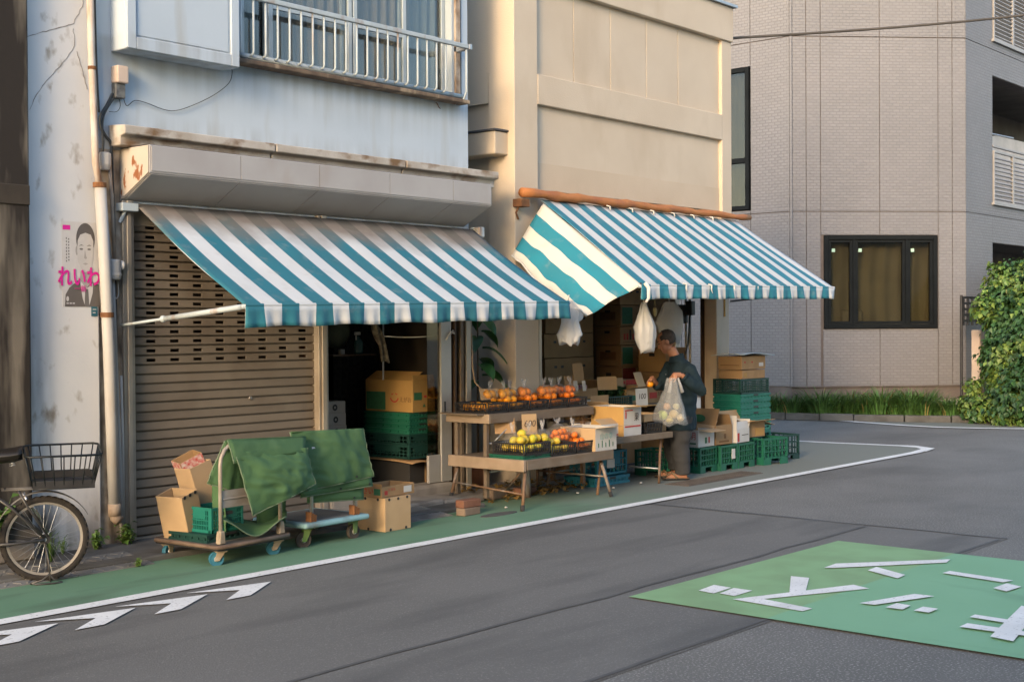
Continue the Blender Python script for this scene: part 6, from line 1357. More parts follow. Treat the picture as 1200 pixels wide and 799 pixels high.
# ================================================================== INSIDE THE SHUTTERED SHOP
gx, gy = 9.055, 9.10
z = .165
t_ = carton('dark crate-sized black box on the step under the cardboard sheet', (gx+.0, gy, z), .36, .62, .20, 0, mat('black_card', (.03, .028, .026), sc=5, rough=.8)); 
b = MB(); b.box(9.08, 9.26, 8.785, 8.79, z+.0, z+.2); b.build('brown_front', card, t_); z += .215
b = MB(); b.grid(lambda u, v: (8.82+.46*u, 8.70+.7*v, z+.004+.012*math.sin(u*6)*(1-v)-.02*(1-v)**4), 12, 8); tag(b.build('cardboard_sheet', card, smooth=True, solid=.008), 'sagging cardboard sheet under the dark crates by the sliding door', 'cardboard'); z += .016
crate('blue-black crate at the bottom of the stack by the sliding door', (gx, gy, z), .36, .62, .13, 0, crate_k, nx=6, ny=2, rim=.02, solid=.05); z += .132
crate('dark green crate with white stickers in the stack by the sliding door', (gx, gy, z), .36, .62, .10, 0, crate_k, nx=6, ny=1, rim=.02, solid=.05); z += .102
for k in range(4):
    folded_crate(f'{["lowest", "second", "third", "topmost"][k]} folded green crate of the stack by the sliding door', (gx+random.uniform(-.006, .006), gy, z), .36, .62, 0, crate_g, 'folded green crates by the sliding door', h=.05); z += .0505
t_ = carton('golden carton with a smile mark and green label on the crates by the door', (gx+.01, gy+.0, z+.002), .30, .64, .30, 0, card_yel, {'l': (150, .16), 'r': (160, .14), 'f': (100, .05)})
print_rect(t_, 'l', .02, .43, .05, .62, ink_green); smile(t_, 'l', .62, .5, .055, ink_red); words(t_, 'l', .85, .38, .055, ink_brown, 'えがお'); print_rect(t_, 'f', .05, .4, .38, .62, ink_green); print_rect(t_, 'f', .5, .62, .45, .52, ink_red); words(t_, 'f', .75, .6, .05, ink_brown, 'JA'); words(t_, 'f', .5, .2, .045, ink_green, '▲')
for k in range(3):
    t_ = carton(f'small white carton {["at the bottom", "in the middle", "on top"][k]} of the trio just inside the dark shop', (8.32, 9.36+.006*k, .62+k*.112), .26, .34, .108, rad(1-k), mat('grey_white_card', (.32, .30, .275), (.28, .26, .24), sc=5, rough=.8)); print_rect(t_, 'l', .1, .7, .3, .7, mat('grey_print', (.2, .19, .18), sc=9)); b = MB(); b.lathe([(.012, 0), (.03, 0), (.03, .001), (.012, .001)], 14, face_M(t_, 'f', .5, .5), closed=True); b.build('round_mark', black, t_)
CBN = thing('low_cabinet', 'dark wooden cabinet under the three small white cartons', 'cabinet', (8.32, 9.36, .12))
b = MB(); b.box(8.10, 8.56, 9.1, 9.62, .121, .615); b.build('carcass', wood_dark, CBN, bevel=.005)
b = MB(); b.box(8.13, 8.53, 9.092, 9.098, .16, .58); b.build('door', wood_dark, CBN)
for k, (x0, x1, zt_, mt_, lb) in enumerate(((8.56, 8.83, 1.46, mat('varnished_board', (.24, .10, .035), (.18, .07, .025), sc=4, rough=.5), 'varnished orange-brown board leaning in the dark shop'), (8.30, 8.56, 1.42, wood_dark, 'dark brown board leaning beside the varnished board'))):
    b = MB(); b.box(x0, x1, 10.02+.04*k, 10.05+.04*k, .12, zt_); tag(b.build('leaning_board', mt_, bevel=.004), lb, 'board')
BC = thing('black_net_curtain', 'black net curtain hung behind the golden carton', 'curtain', (9.2, 9.75, .13))
b = MB(); b.grid(lambda u, v: (8.80+.63*u, 9.75+.02*math.sin(u*40), .16+2.3*v), 60, 3); b.build('net', mat('black_net', (.02, .019, .018), (.032, .03, .028), sc=30, rough=.9), BC, smooth=True)
b = MB(); b.tube([(8.78, 9.72, 2.47), (9.43, 9.72, 2.47)], .012, 8); b.build('curtain_rod', steel, BC)
c = atY(494.5, 416, 9.62); YB = thing('banana_card', 'yellow paper banana cut-out hanging on the black net', 'decoration', (c.x, c.y, c.z-.12))
pts = []
for i in range(13): a = rad(95-i*14); pts.append((c.x-.06+.12*math.cos(a), c.z-.05+.20*math.sin(a)))
for i in range(12, -1, -1): a = rad(95-i*14); pts.append((c.x-.06+.05*math.cos(a), c.z-.05+.13*math.sin(a)))
b = MB(); b.prism([(x, 9.62, z_) for x, z_ in pts], (0, .004, 0)); b.build('card', card_yel, YB)
SP = thing('spray_bottle', 'clear spray bottle with white trigger on a shelf in the dark shop', 'bottle', tuple(atY(420, 415, 9.3)))
c = atY(420, 411, 9.3); b = MB(); b.lathe([(0, 0), (.042, 0), (.045, .02), (.045, .11), (.02, .15), (.014, .17), (0, .17)], 14, T(c.x, c.y, c.z-.03)); b.build('bottle', mat('teal_glass', (.06, .12, .125), sc=5, rough=.25), SP, smooth=True)
b = MB(); b.box(c.x-.05, c.x+.025, c.y-.012, c.y+.012, c.z+.15, c.z+.18); b.box(c.x-.035, c.x-.022, c.y-.01, c.y+.01, c.z+.10, c.z+.15); b.build('trigger', card_white, SP, bevel=.006)
b = MB(); b.box(8.30, 8.85, 9.2, 9.45, atY(420, 411, 9.3).z-.045, atY(420, 411, 9.3).z-.03); tag(b.build('wall_shelf', wood_dark), 'dark narrow shelf under the spray bottle', 'shelf')
c = atY(400, 413, 9.3); b = MB(); b.lathe([(0, 0), (.032, 0), (.034, .01), (.034, .05), (.03, .06), (0, .06)], 12, T(c.x, c.y, c.z-.03)); tag(b.build('jar', card_white, smooth=True), 'small white jar on the dark shelf left of the spray bottle', 'jar')
b = MB(); c = atY(393, 388, 9.5); b.ball((c.x, c.y, c.z), .16, .12, .17, 16, 10, lambda n: 1+.12*noise.noise(n*2.4)); tag(b.build('hanging_sack', mat('olive_sack', (.13, .13, .085), (.09, .09, .06), sc=5, rough=.9), smooth=True), 'dull olive sack hanging at the top of the dark shop', 'sack')
b = MB(); p0, p1 = atY(438, 377, 9.0), atY(453, 424, 9.0); b.grid(lambda u, v: tuple(p0.lerp(p1, v)+Vector((.10*(u-.5)*(.5+.7*v), .03*math.sin(u*9+v*6), .01*math.sin(u*7)))), 10, 14); tag(b.build('hanging_cloth', mat('patterned_cloth', (.24, .2, .14), (.10, .085, .065), sc=26, rough=.9), smooth=True, solid=.01), 'patterned beige cloth hanging beside the black net', 'cloth')
b = MB(); b.tube([atY(449, 365, 9.05), atY(449, 445, 9.05)], .009, 7); tag(b.build('hanging_rod', steel), 'thin steel rod standing behind the patterned cloth', 'rod')
b = MB(); p0, p1 = atY(450, 394, 8.95), atY(529, 391, YF-.03); b.tube([p0.lerp(p1, i/10)-Vector((0, 0, .02*math.sin(math.pi*i/10))) for i in range(11)], .006, 6); b.tube([p1, p1+Vector((.01, -.01, .035)), p1+Vector((.03, -.01, .0)), p1+Vector((-.02, -.012, .02)), p1+Vector((-.09, -.012, -.06))], .008, 6)
tag(b.build('knotted_string', MATS['string_white'], smooth=True), 'knotted white string stretched to the sliding door post', 'string')
b = MB(); b.tube([(9.60, 8.66, 1.75), (9.60, 8.64, 1.25), (9.61, 8.62, 1.10), (9.70, 8.56, .98), (9.73, 8.54, .92), (9.73, 8.54, .58)], .008, 7); tag(b.build('bent_wire', mat('copper_wire', (.34, .24, .15), sc=9, rough=.5), smooth=True), 'bent pale wire rod standing in front of the big-leaf plant', 'wire')

# ================================================================== HANGING CARRIER BAGS
def carrier(label, pts_px, Y, depth, seed, mt=None):
    """pts_px: rows (left px, right px, y px) from the knot down"""
    n = 28; vs = []; fs = []; b = MB(); sd = seed*2.7
    rows = []
    for i in range(len(pts_px)-1):
        for k in range(4):
            t = k/4; a, c_ = pts_px[i], pts_px[i+1]; rows.append(tuple(a[q]+(c_[q]-a[q])*t for q in range(3)))
    rows.append(pts_px[-1]); R_ = len(rows)
    ax = Vector((CR.x, CR.y, 0)).normalized(); fw = Vector((_f.x, _f.y, 0)).normalized()
    for i, (l, r_, y) in enumerate(rows):
        c = atY((l+r_)/2, y, Y); hw = (atY(r_, y, Y)-atY(l, y, Y)).dot(ax)/2*.92
        dd = min(depth, .02+depth*(i/R_)*1.2)
        for j in range(n):
            a = 6.283*j/n; q = 1+.13*math.sin(a*5+sd+i*.12)+.10*math.sin(a*11+sd*2-i*.1)+.22*noise.noise(Vector((math.cos(a)*2, math.sin(a)*2, i*.3+sd)))
            vs.append(c+ax*hw*q*math.cos(a)+fw*dd*q*math.sin(a)+Vector((0, 0, (.022*math.sin(a*3+sd)+.012*math.sin(a*7+sd*3)) if i > R_-4 else 0)))
    for i in range(R_-1):
        for j in range(n): fs.append((i*n+j, i*n+(j+1) % n, (i+1)*n+(j+1) % n, (i+1)*n+j))
    fs.append(tuple((R_-1)*n+j for j in range(n)))
    b.add(vs, fs); return b
bag_loops = MATS['string_white']
for lb, rows, Y_, dp, sd in (('white carrier bags hanging from the corner of the wide awning', [(661, 671, 352), (658, 679, 364), (659, 678, 378), (655, 682, 392), (657, 677, 402)], 7.62, .05, 1),
                          ('white carrier bag bunched and hanging beneath the striped awning', [(752, 757, 354), (750, 760, 364), (744, 768, 384), (746, 767, 398), (750, 765, 411)], 7.6, .06, 2),
                          ('fuller white carrier bag hanging behind the head of the man', [(778, 790, 354), (775, 797, 364), (770, 799, 378), (775, 798, 388), (782, 797, 400)], 8.02, .06, 3)):
    b = carrier(lb, rows, Y_, dp, sd); t_ = thing('carrier_bag', lb, 'plastic bag', tuple(atY((rows[-1][0]+rows[-1][1])/2, rows[-1][2], Y_)))
    b.build('film', bag_white, t_, smooth=True)
    top = atY((rows[0][0]+rows[0][1])/2, rows[0][2], Y_); b = MB(); b.tube([top, top+Vector((0, 0, .03)), top+Vector((0, -.01, .05 if sd == 1 else .10))], .006, 6); b.build('hanging_loop', bag_loops, t_, smooth=True)
b = MB(); c = atY(677, 369, 7.66); b.lathe([(0, -.012), (.062, -.012), (.062, .012), (0, .012)], 22, T(*c) @ RZ(rad(-20)) @ FRONT); tag(b.build('tape_roll', mat('pale_disc', (.5, .49, .46), sc=9, rough=.5), bevel=.004), 'pale round tape roll hanging beside the corner carrier bags', 'tape roll')
b = MB(); c = atY(767.5, 362, 7.8); b.tube([c+Vector((0, 0, .16)), c+Vector((0, 0, .03))], .004, 6); b.ball(tuple(c-Vector((0, 0, .03))), .022, .022, .05, 10, 7); tag(b.build('pull_cord_knob', mat('cord_yellow', (.45, .37, .17), sc=9, rough=.5), smooth=True), 'yellow pull-cord knob hanging between the two carrier bags', 'cord')
# ================================================================== THE MAN
foot = atZ(794, 561, .010); RA = Vector((CR.x, CR.y, 0)).normalized(); FW = Vector((_f.x, _f.y, 0)).normalized()
SCL = (foot-CP).dot(_f)/FPX
def J(px_, py_, dep): return foot + RA*((px_-794)*SCL) + FW*dep + Vector((0, 0, (561-py_)*SCL))
PN = thing('person', 'person in dark teal shirt and grey trousers stooping over the fruit with a bag', 'person', tuple(foot))
def loft(b, rings, n=18, cap=True):
    vs = []; fs = []
    for (c, ra, rd) in rings:
        for j in range(n):
            a = 6.283185*j/n; vs.append(c+RA*ra*math.cos(a)+FW*rd*math.sin(a))
    k = len(rings)
    for i in range(k-1):
        for j in range(n): fs.append((i*n+j, i*n+(j+1) % n, (i+1)*n+(j+1) % n, (i+1)*n+j))
    if cap: fs += [tuple(range(n-1, -1, -1)), tuple((k-1)*n+j for j in range(n))]
    b.add(vs, fs)
def fuse(b, name, mt, parent, vox, smooth_it=6, wr=0, wsc=14, seed=0):
    o = b.build(name, mt, parent)
    md = o.modifiers.new('r', 'REMESH'); md.mode = 'VOXEL'; md.voxel_size = vox
    md = o.modifiers.new('s', 'SMOOTH'); md.iterations = smooth_it; md.factor = .5
    freeze(o)
    if wr:
        for v in o.data.vertices:
            p = v.co*wsc+Vector((seed, seed, 0)); q = noise.noise(Vector((p.x*.6, p.y*.6, p.z*1.3)))*.65+noise.noise(p*2.2)*.35
            v.co += v.normal*q*wr
    o.data.polygons.foreach_set('use_smooth', [True]*len(o.data.polygons)); o.data.update()
    return o
skin_m = mat('skin', (.30, .145, .085), (.26, .12, .07), sc=9, rough=.55, sub=.1, bump=.1, bsc=60)
# joints (towards the street is negative depth)
nSh, fSh = J(805, 433, -.14), J(788, 431, .14)
nEl, fEl = J(818, 456, -.22), J(776, 455, .20)
nWr, fWr = J(795, 438, -.27), J(770, 449, .10)
nHd, fHd = J(787, 439, -.29), J(765, 444, .04)
nHip, fHip = J(799, 488, -.09), J(793, 487, .09)
nKn, fKn = J(796, 523, -.09), J(789, 521, .11)
nAn, fAn = J(799, 554, -.07), J(793, 550, .12)
hd = J(781.5, 400, -.0)
b = MB()
# trunk, neck, limbs
loft(b, [(J(796, 492, 0), .09, .12), (J(797, 470, 0), .09, .12), (J(799, 448, 0), .09, .12), (J(800, 436, 0), .08, .12), (J(798, 428, 0), .05, .07)])
b.tube([J(799, 431, 0), J(792, 418, 0), J(786, 408, 0)], [.05, .052, .056], 14)
for s_, e_, w_ in ((nSh, nEl, nWr), (fSh, fEl, fWr)): b.tube([s_, s_.lerp(e_, .5), e_, e_.lerp(w_, .4), w_], [.050, .045, .038, .036, .026], 12)
for h_, k_, a_ in ((nHip, nKn, nAn), (fHip, fKn, fAn)): b.tube([h_, h_.lerp(k_, .5), k_, k_.lerp(a_, .4), a_, a_-Vector((0, 0, .03))], [.085, .075, .056, .052, .036, .034], 12)
# head: skull, face wedge, jaw, nose, ear
fd = (-RA*.90+FW*.12-Vector((0, 0, .48))).normalized()      # the way the face looks
up = (Vector((0, 0, 1))-fd*fd.z).normalized(); sd = fd.cross(up)
HM = Matrix((( fd.x, sd.x, up.x, hd.x), (fd.y, sd.y, up.y, hd.y), (fd.z, sd.z, up.z, hd.z), (0, 0, 0, 1)))
b.ball((-.012, 0, .025), .098, .077, .092, 18, 12, M=HM); b.ball((.030, 0, -.035), .062, .058, .075, 16, 10, M=HM); b.ball((.055, 0, -.085), .034, .036, .03, 12, 8, M=HM)
b.tube([HM @ Vector(p) for p in ((.078, 0, .022), (.098, 0, -.018), (.104, 0, -.033))], [.010, .015, .014], 8); b.ball((.080, 0, .032), .016, .045, .012, 12, 6, M=HM); b.ball((.083, 0, -.066), .012, .022, .011, 10, 6, M=HM)
for s_ in (-1, 1): b.ball((-.008, s_*.079, -.012), .020, .010, .032, 10, 7, M=HM)
# hands: palm, four fingers and thumb, curled
def hand(c, wr, fdir, curl, side):
    fdir = fdir.normalized(); n = curl.normalized(); a = fdir.cross(n).normalized()
    b.tube([wr, wr.lerp(c, .5), c, c+fdir*.02], [.027, .033, .038, .030], 10)
    for k in range(4):
        o_ = a*(.027-.018*k); L_ = (.030, .034, .032, .026)[k]; p0 = c+fdir*.028+o_; p1 = p0+(fdir*.8+n*.5)*L_; p2 = p1+(fdir*.1+n)*L_*.8; p3 = p2+(n*.5-fdir*.8)*L_*.7
        b.tube([p0-fdir*.02, p0, p1, p2, p3], [.0095, .0095, .009, .0085, .007], 7)
    p0 = c-fdir*.012+a*.032; p1 = p0+(a*.6+n*.6+fdir*.5)*.034; p2 = p1+(n*.5+fdir*.8-a*.2)*.030; b.tube([c-fdir*.02+a*.012, p0, p1, p2], [.014, .013, .011, .009], 7)
hand(nHd, nWr, (-RA*.8-Vector((0, 0, .5))), Vector((0, 0, -1))+FW*.4, 1)
hand(fHd, fWr, (-RA*.8-Vector((0, 0, .3))), Vector((0, 0, -1))-FW*.3, -1)
# bare feet
for an, sgn in ((nAn, -1), (fAn, 1)):
    z0 = .030 if sgn < 0 else .028; h0 = Vector((an.x, an.y, z0)); td = (-RA*.95-FW*.12).normalized()
    if sgn > 0: td = (-RA*.95+FW*.1).normalized()
    b.tube([an, h0+Vector((0, 0, .03))+RA*.015], [.036, .036], 10); b.tube([h0+RA*.045+Vector((0, 0, .012)), h0+td*.04+Vector((0, 0, .018)), h0+td*.13+Vector((0, 0, .006)), h0+td*.175], [.030, .036, .034, .02], 10)
    for k in range(5):
        q = (Vector((-td.y, td.x, 0))*(.026-.013*k)); b.tube([h0+td*.15+q, h0+td*(.205-.008*k)+q-Vector((0, 0, .006))], [.010, .008], 6)
body = fuse(b, 'body', skin_m, PN, .0065, 3)
# shirt: torso, collar and rolled sleeves in one cloth
b = MB()
loft(b, [(J(796, 503, 0), .180, .205), (J(796.5, 492, 0), .178, .20), (J(797.5, 475, 0), .168, .19), (J(799, 455, 0), .165, .185), (J(800, 441, 0), .16, .185), (J(800, 430, 0), .135, .165), (J(797, 422, 0), .09, .11), (J(793, 417, 0), .07, .085)])
for s_, e_, w_ in ((nSh, nEl, nWr), (fSh, fEl, fWr)):
    b.tube([s_.lerp(J(799, 432, 0), .35), s_, s_.lerp(e_, .5), e_, e_.lerp(w_, .45), e_.lerp(w_, .86)], [.078, .082, .074, .074, .062, .054], 14)
shirt_m = mat('teal_shirt', (.0048, .0165, .025), (.004, .0135, .020), sc=4, rough=.85, bump=.25, bsc=22, bdist=.008)
sh = fuse(b, 'shirt', shirt_m, PN, .010, 4, .020, 10, 3)
b = MB(); cf = [J(793.5, 416.5, 0)+RA*.078*math.cos(a)+FW*.09*math.sin(a)+Vector((0, 0, .012*math.cos(a))) for a in [i*.3142 for i in range(20)]]
b.grid(lambda u, v: tuple(J(793.5, 417+ (6 if v else 0), 0)+RA*(.070+.026*v)*math.cos(u*6.2832)+FW*(.082+.03*v)*math.sin(u*6.2832)+Vector((0, 0, .02*math.cos(u*6.2832)+.012*(1-v)))), 26, 2); b.build('collar', shirt_m, PN, smooth=True, solid=.006)
for e_, w_ in ((nEl, nWr),):
    c_, d_ = e_.lerp(w_, .80), e_.lerp(w_, .92); b = MB(); b.tube([c_, d_], .054, 16, cap=False); b.build('cuff', shirt_m, PN, smooth=True, solid=.006)
for k in range(4):
    b = MB(); p = J(781.5-.6*k, 438+k*12, -.12-.01*k); b.ball(tuple(p-RA*.02), .006, .006, .006, 8, 5); b.build('button', mat('button_grey', (.16, .18, .19), sc=9), PN)
# trousers
b = MB()
loft(b, [(J(796, 503, 0), .135, .165), (J(796.5, 488, 0), .15, .175), (J(797, 478, 0), .15, .17)])
for h_, k_, a_ in ((nHip, nKn, nAn), (fHip, fKn, fAn)):
    loft(b, [(h_+Vector((0, 0, .02)), .118, .105), (h_.lerp(k_, .45), .112, .10), (k_, .098, .092), (k_.lerp(a_, .5), .088, .085), (a_+Vector((0, 0, .055)), .080, .08), (a_+Vector((0, 0, -.012))+RA*.006, .084, .083)], 16)
trs = mat('grey_trousers', (.036, .037, .040), (.028, .029, .031), sc=5, rough=.9, bump=.25, bsc=24, bdist=.008)
fuse(b, 'trousers', trs, PN, .010, 4, .018, 9, 5)
# hair: receding on top, dark at the sides and back
b = MB()
def hf(n):
    return 1+.05*noise.noise(n*5)
vs = []; fs = []; nu, nv = 28, 12
b.ball((-.020, 0, .030), .099, .0835, .094, 24, 16, hf, M=HM)
o = b.build('hair', mat('hair_dark', (.022, .017, .014), (.04, .032, .027), sc=30, rough=.7, bump=.6, bsc=90), PN, smooth=True)
bmh = bmesh.new(); bmh.from_mesh(o.data); Mi = HM.inverted() @ wm(PN)
kill = [f for f in bmh.faces if (lambda q: q.x > .042 or (q.x > -.005 and q.z > .085) or q.z < -.045 or (q.x > .0 and q.z < .028 and abs(q.y) > .0) or (q.x > -.012 and q.z < -.0))(Mi @ f.calc_center_median())]
bmesh.ops.delete(bmh, geom=kill, context='FACES'); bmh.to_mesh(o.data); bmh.free()
md = o.modifiers.new('solid', 'SOLIDIFY'); md.thickness = .004; md.offset = 1
eye_m = mat('eye_dark', (.02, .015, .012), sc=9, rough=.3)
for s_ in (-1, 1):
    b = MB(); b.ball((.0815, s_*.031, .012), .009, .013, .006, 10, 6, M=HM); b.build('eye', eye_m, PN, smooth=True)
    b = MB(); b.tube([HM @ Vector((.088, s_*.012, .036)), HM @ Vector((.086, s_*.032, .042)), HM @ Vector((.070, s_*.052, .036))], .004, 5); b.build('eyebrow', eye_m, PN, smooth=True)
b = MB(); b.tube([HM @ Vector((.093, y, -.068)) for y in (-.018, 0, .018)], .0028, 5); b.build('mouth', mat('lip', (.16, .06, .045), sc=9), PN, smooth=True)
sole = mat('sandal_tan', (.17, .12, .07), (.13, .09, .05), sc=6, rough=.7)
for an, sgn in ((nAn, -1), (fAn, 1)):
    td = (-RA*.95-FW*.12*(1 if sgn < 0 else -.8)).normalized(); sdv = Vector((-td.y, td.x, 0)); h0 = Vector((an.x, an.y, .013))
    outl = [(-.07, -.03), (-.078, 0), (-.07, .03), (.0, .035), (.1, .047), (.19, .042), (.225, .012), (.22, -.02), (.17, -.045), (.05, -.036)]
    b = MB(); b.prism([h0+td*x+sdv*y for x, y in outl], (0, 0, .016)); sa = b.build('sandal', black, PN, bevel=.004)
    b = MB(); b.prism([h0+td*x*.95+sdv*y*.9+Vector((0, 0, .0165)) for x, y in outl], (0, 0, .004)); b.build('footbed', sole, sa)
    b = MB(); top = h0+td*.12+Vector((0, 0, .075)); b.tube([h0+td*.07-sdv*.042+Vector((0, 0, .015)), h0+td*.10-sdv*.028+Vector((0, 0, .06)), top, h0+td*.10+sdv*.032+Vector((0, 0, .06)), h0+td*.07+sdv*.044+Vector((0, 0, .015))], .011, 7); b.tube([top, h0+td*.18+Vector((0, 0, .03))], .009, 6); b.build('strap', sole, sa, smooth=True)
# the shopping bag in the near hand, with its load
bgY = (nHd+(-FW*.02)).y
rows = [(782, 792, 443), (780, 794, 455), (775, 797, 468), (770, 800, 481), (767, 803, 491), (771, 801, 496)]
b = carrier('', rows, bgY-.03, .10, 6); BG = thing('shopping_bag', 'white see-through carrier bag of vegetables held by the person', 'plastic bag', tuple(J(786, 497, -.3)))
b.build('film', bag_thin, BG, smooth=True)
for dx in (-3, 4):
    b = MB(); pz = [nHd+Vector((0, 0, -.03)), J(787+dx, 442, -.30), J(787+dx*1.6, 450, -.31), J(787+dx*2.2, 458, -.31)]; b.tube(pz, [.010, .012, .016, .02], 8); b.build('handle', bag_white, BG, smooth=True)
rn = random.Random(5)
for k, (x_, y_, r_, c1) in enumerate(((773, 484, .055, (.42, .50, .16)), (786, 483, .05, (.50, .36, .12)), (778, 474, .04, (.48, .25, .10)), (789, 474, .035, (.45, .42, .2)), (781, 489, .045, (.42, .36, .14)), (794, 487, .04, (.55, .45, .25)))):
    p = J(x_, y_, -.30+rn.uniform(-.02, .02)); b = MB(); b.ball(tuple(p), r_, r_, r_*.95, 14, 9, lambda n: 1+.05*noise.noise(n*3+p)); tag(b.build('vegetable', mat('bagged_%d' % k, c1, sc=7, rough=.5), smooth=True), ['pale green cabbage showing through the carried bag', 'tan onion low in the carried bag', 'orange-brown tomato near the top of the carried bag', 'pale lemon at the upper edge of the carried bag', 'yellow potato at the bottom of the carried bag', 'light onion at the side of the carried bag next to the trousers'][k], 'vegetable')
p = fHd+Vector((0, 0, -.055))-RA*.02; o = inst('orange', fm['yellow_orange_skin'], None, T(*p)); tag(o, 'yellow fruit held in the far hand of the person', 'fruit')

# ================================================================== BICYCLE
BK = thing('bicycle', 'parked bicycle with a black wire rear basket against the stained wall', 'bicycle', (4.60, 7.88, .0), rad(152))
Bm = wm(BK); R_ = .275; zg = .012
frame_m = mat('bike_frame', (.030, .028, .028), (.045, .042, .04), sc=6, rough=.4, spec=.5); chrome = mat('chrome', (.5, .49, .47), (.4, .38, .36), sc=12, rough=.25, metal=.9)
tyre_m = mat('tyre', (.017, .015, .014), (.028, .024, .021), sc=12, rough=.9, bump=.4, bsc=80); rim_m = mat('rim', (.30, .28, .255), (.23, .21, .19), sc=10, rough=.4, metal=.5)
def bt(name, pts, r, mt, parent=None, n=9, closed=False):
    b = MB(); b.tube([Bm @ Vector(p) for p in pts], r, n, closed); return b.build(name, mt, parent or BK, smooth=True)
def wheel(x, turn=0):
    Wm = Bm @ T(x, 0, R_+zg) @ RZ(turn) @ RX(rad(90))
    b = MB(); b.lathe([(R_-.040, -.012), (R_-.030, -.018), (R_-.012, -.017), (R_-.002, -.009), (R_, 0), (R_-.002, .009), (R_-.012, .017), (R_-.030, .018), (R_-.040, .012)], 56, Wm, closed=True); ty = b.build('tyre', tyre_m, BK, smooth=True)
    b = MB()
    for k in range(84):
        a = 6.2832*k/84; s_ = 1 if k % 2 else -1; M_ = Wm @ RZ(a) @ T(R_-.009, 0, 0) @ RX(s_*.5); b.box(-.002, .010, -.004, .004, -.019, .019, M_)
    tag(b.build('tread', tyre_m, ty), kind='stuff')
    b = MB(); b.lathe([(R_-.054, -.010), (R_-.038, -.013), (R_-.037, .013), (R_-.054, .010)], 56, Wm, closed=True); rm = b.build('rim', rim_m, BK, smooth=False)
    b = MB()
    for k in range(32):
        a = 6.2832*k/32; sgn = 1 if k % 2 else -1; a2 = a+(.55 if (k//2) % 2 else -.55); b.tube([Wm @ Vector((.022*math.cos(a2), .022*math.sin(a2), sgn*.03)), Wm @ Vector(((R_-.052)*math.cos(a), (R_-.052)*math.sin(a), 0))], .0009, 4, cap=False)
    tag(b.build('spokes', steel, rm), kind='stuff')
    b = MB(); b.lathe([(0, -.06), (.012, -.06), (.012, -.04), (.03, -.036), (.03, -.026), (.018, -.02), (.018, .02), (.03, .026), (.03, .036), (.012, .04), (.012, .06), (0, .06)], 16, Wm); b.build('hub', steel, rm, smooth=False)
    return Wm
wheel(0); wheel(1.08, .5)
hz = R_+zg
b = MB(); b.lathe([(0, -.052), (.034, -.05), (.036, -.04), (0, -.038)], 18, Bm @ T(0, 0, hz) @ RX(rad(90))); b.build('drum_brake', frame_m, BK, smooth=False)
# frame
bb_ = (.44, 0, .27); st_top = (.34, 0, .72); hd_b = (.90, 0, .55); hd_t = (.86, 0, .78)
bt('down_tube', [bb_, hd_b], .022, frame_m); bt('top_tube', [(.40, 0, .45), (.62, 0, .47), hd_t], .02, frame_m); bt('seat_tube', [bb_, st_top], .019, frame_m); bt('head_tube', [(.91, 0, .50), (.855, 0, .82)], .024, frame_m); bt('seat_post', [st_top, (.27, 0, .83)], .013, chrome)
for s_ in (-1, 1):
    bt('chain_stay', [(.42, s_*.035, .27), (.2, s_*.055, .27), (.0, s_*.06, hz)], .011, frame_m); bt('seat_stay', [(.36, s_*.02, .62), (.2, s_*.05, .50), (.0, s_*.06, hz+.01)], .009, frame_m); bt('fork_blade', [(.91, s_*.045, .50), (.98, s_*.05, .38), (1.08, s_*.05, hz)], .012, frame_m)
    bt('rack_stay', [(-.02, s_*.065, hz+.02), (.10, s_*.075, .50), (.16, s_*.07, .61)], .007, frame_m)
b = MB(); b.prism([(.48, -.066, .23), (.50, -.066, .29), (.42, -.066, .34), (.10, -.066, .345), (-.03, -.066, .31), (-.02, -.066, .24), (.1, -.066, .255), (.38, -.066, .21)], (0, .01, 0), Bm); b.build('chain_guard', frame_m, BK, bevel=.004)
b = MB(); b.lathe([(.0, -.004), (.075, -.004), (.075, .004), (0, .004)], 24, Bm @ T(.44, -.05, .27) @ RX(rad(90))); b.build('chainring', steel, BK)
bt('crank', [(.44, -.08, .27), (.53, -.085, .14)], .009, chrome); bt('crank', [(.44, .08, .27), (.35, .085, .40)], .009, chrome)
for p in ((.53, -.14, .14), (.35, .14, .40)):
    b = MB(); b.box(p[0]-.045, p[0]+.045, p[1]-.04, p[1]+.04, p[2]-.012, p[2]+.012, Bm); b.build('pedal', black, BK, bevel=.004)
# mudguard
b = MB(); b.grid(lambda u, v: tuple(Bm @ Vector(((R_+.028)*math.cos(rad(28+152*u)+math.pi*0)*-1, -.028+.056*v, hz+(R_+.028+.008*(1-abs(2*v-1)))*math.sin(rad(28+152*u))))), 30, 4); b.build('mudguard', mat('mudguard_grey', (.19, .18, .17), (.15, .14, .13), sc=6, rough=.5, metal=.3), BK, smooth=True, solid=.002)
# shock unit seen beside the wheel
b = MB(); b.tube([Bm @ Vector((.13, -.07, .58)), Bm @ Vector((.02, -.075, .40))], .014, 10); b.build('brake_lever_arm', chrome, BK, smooth=True)
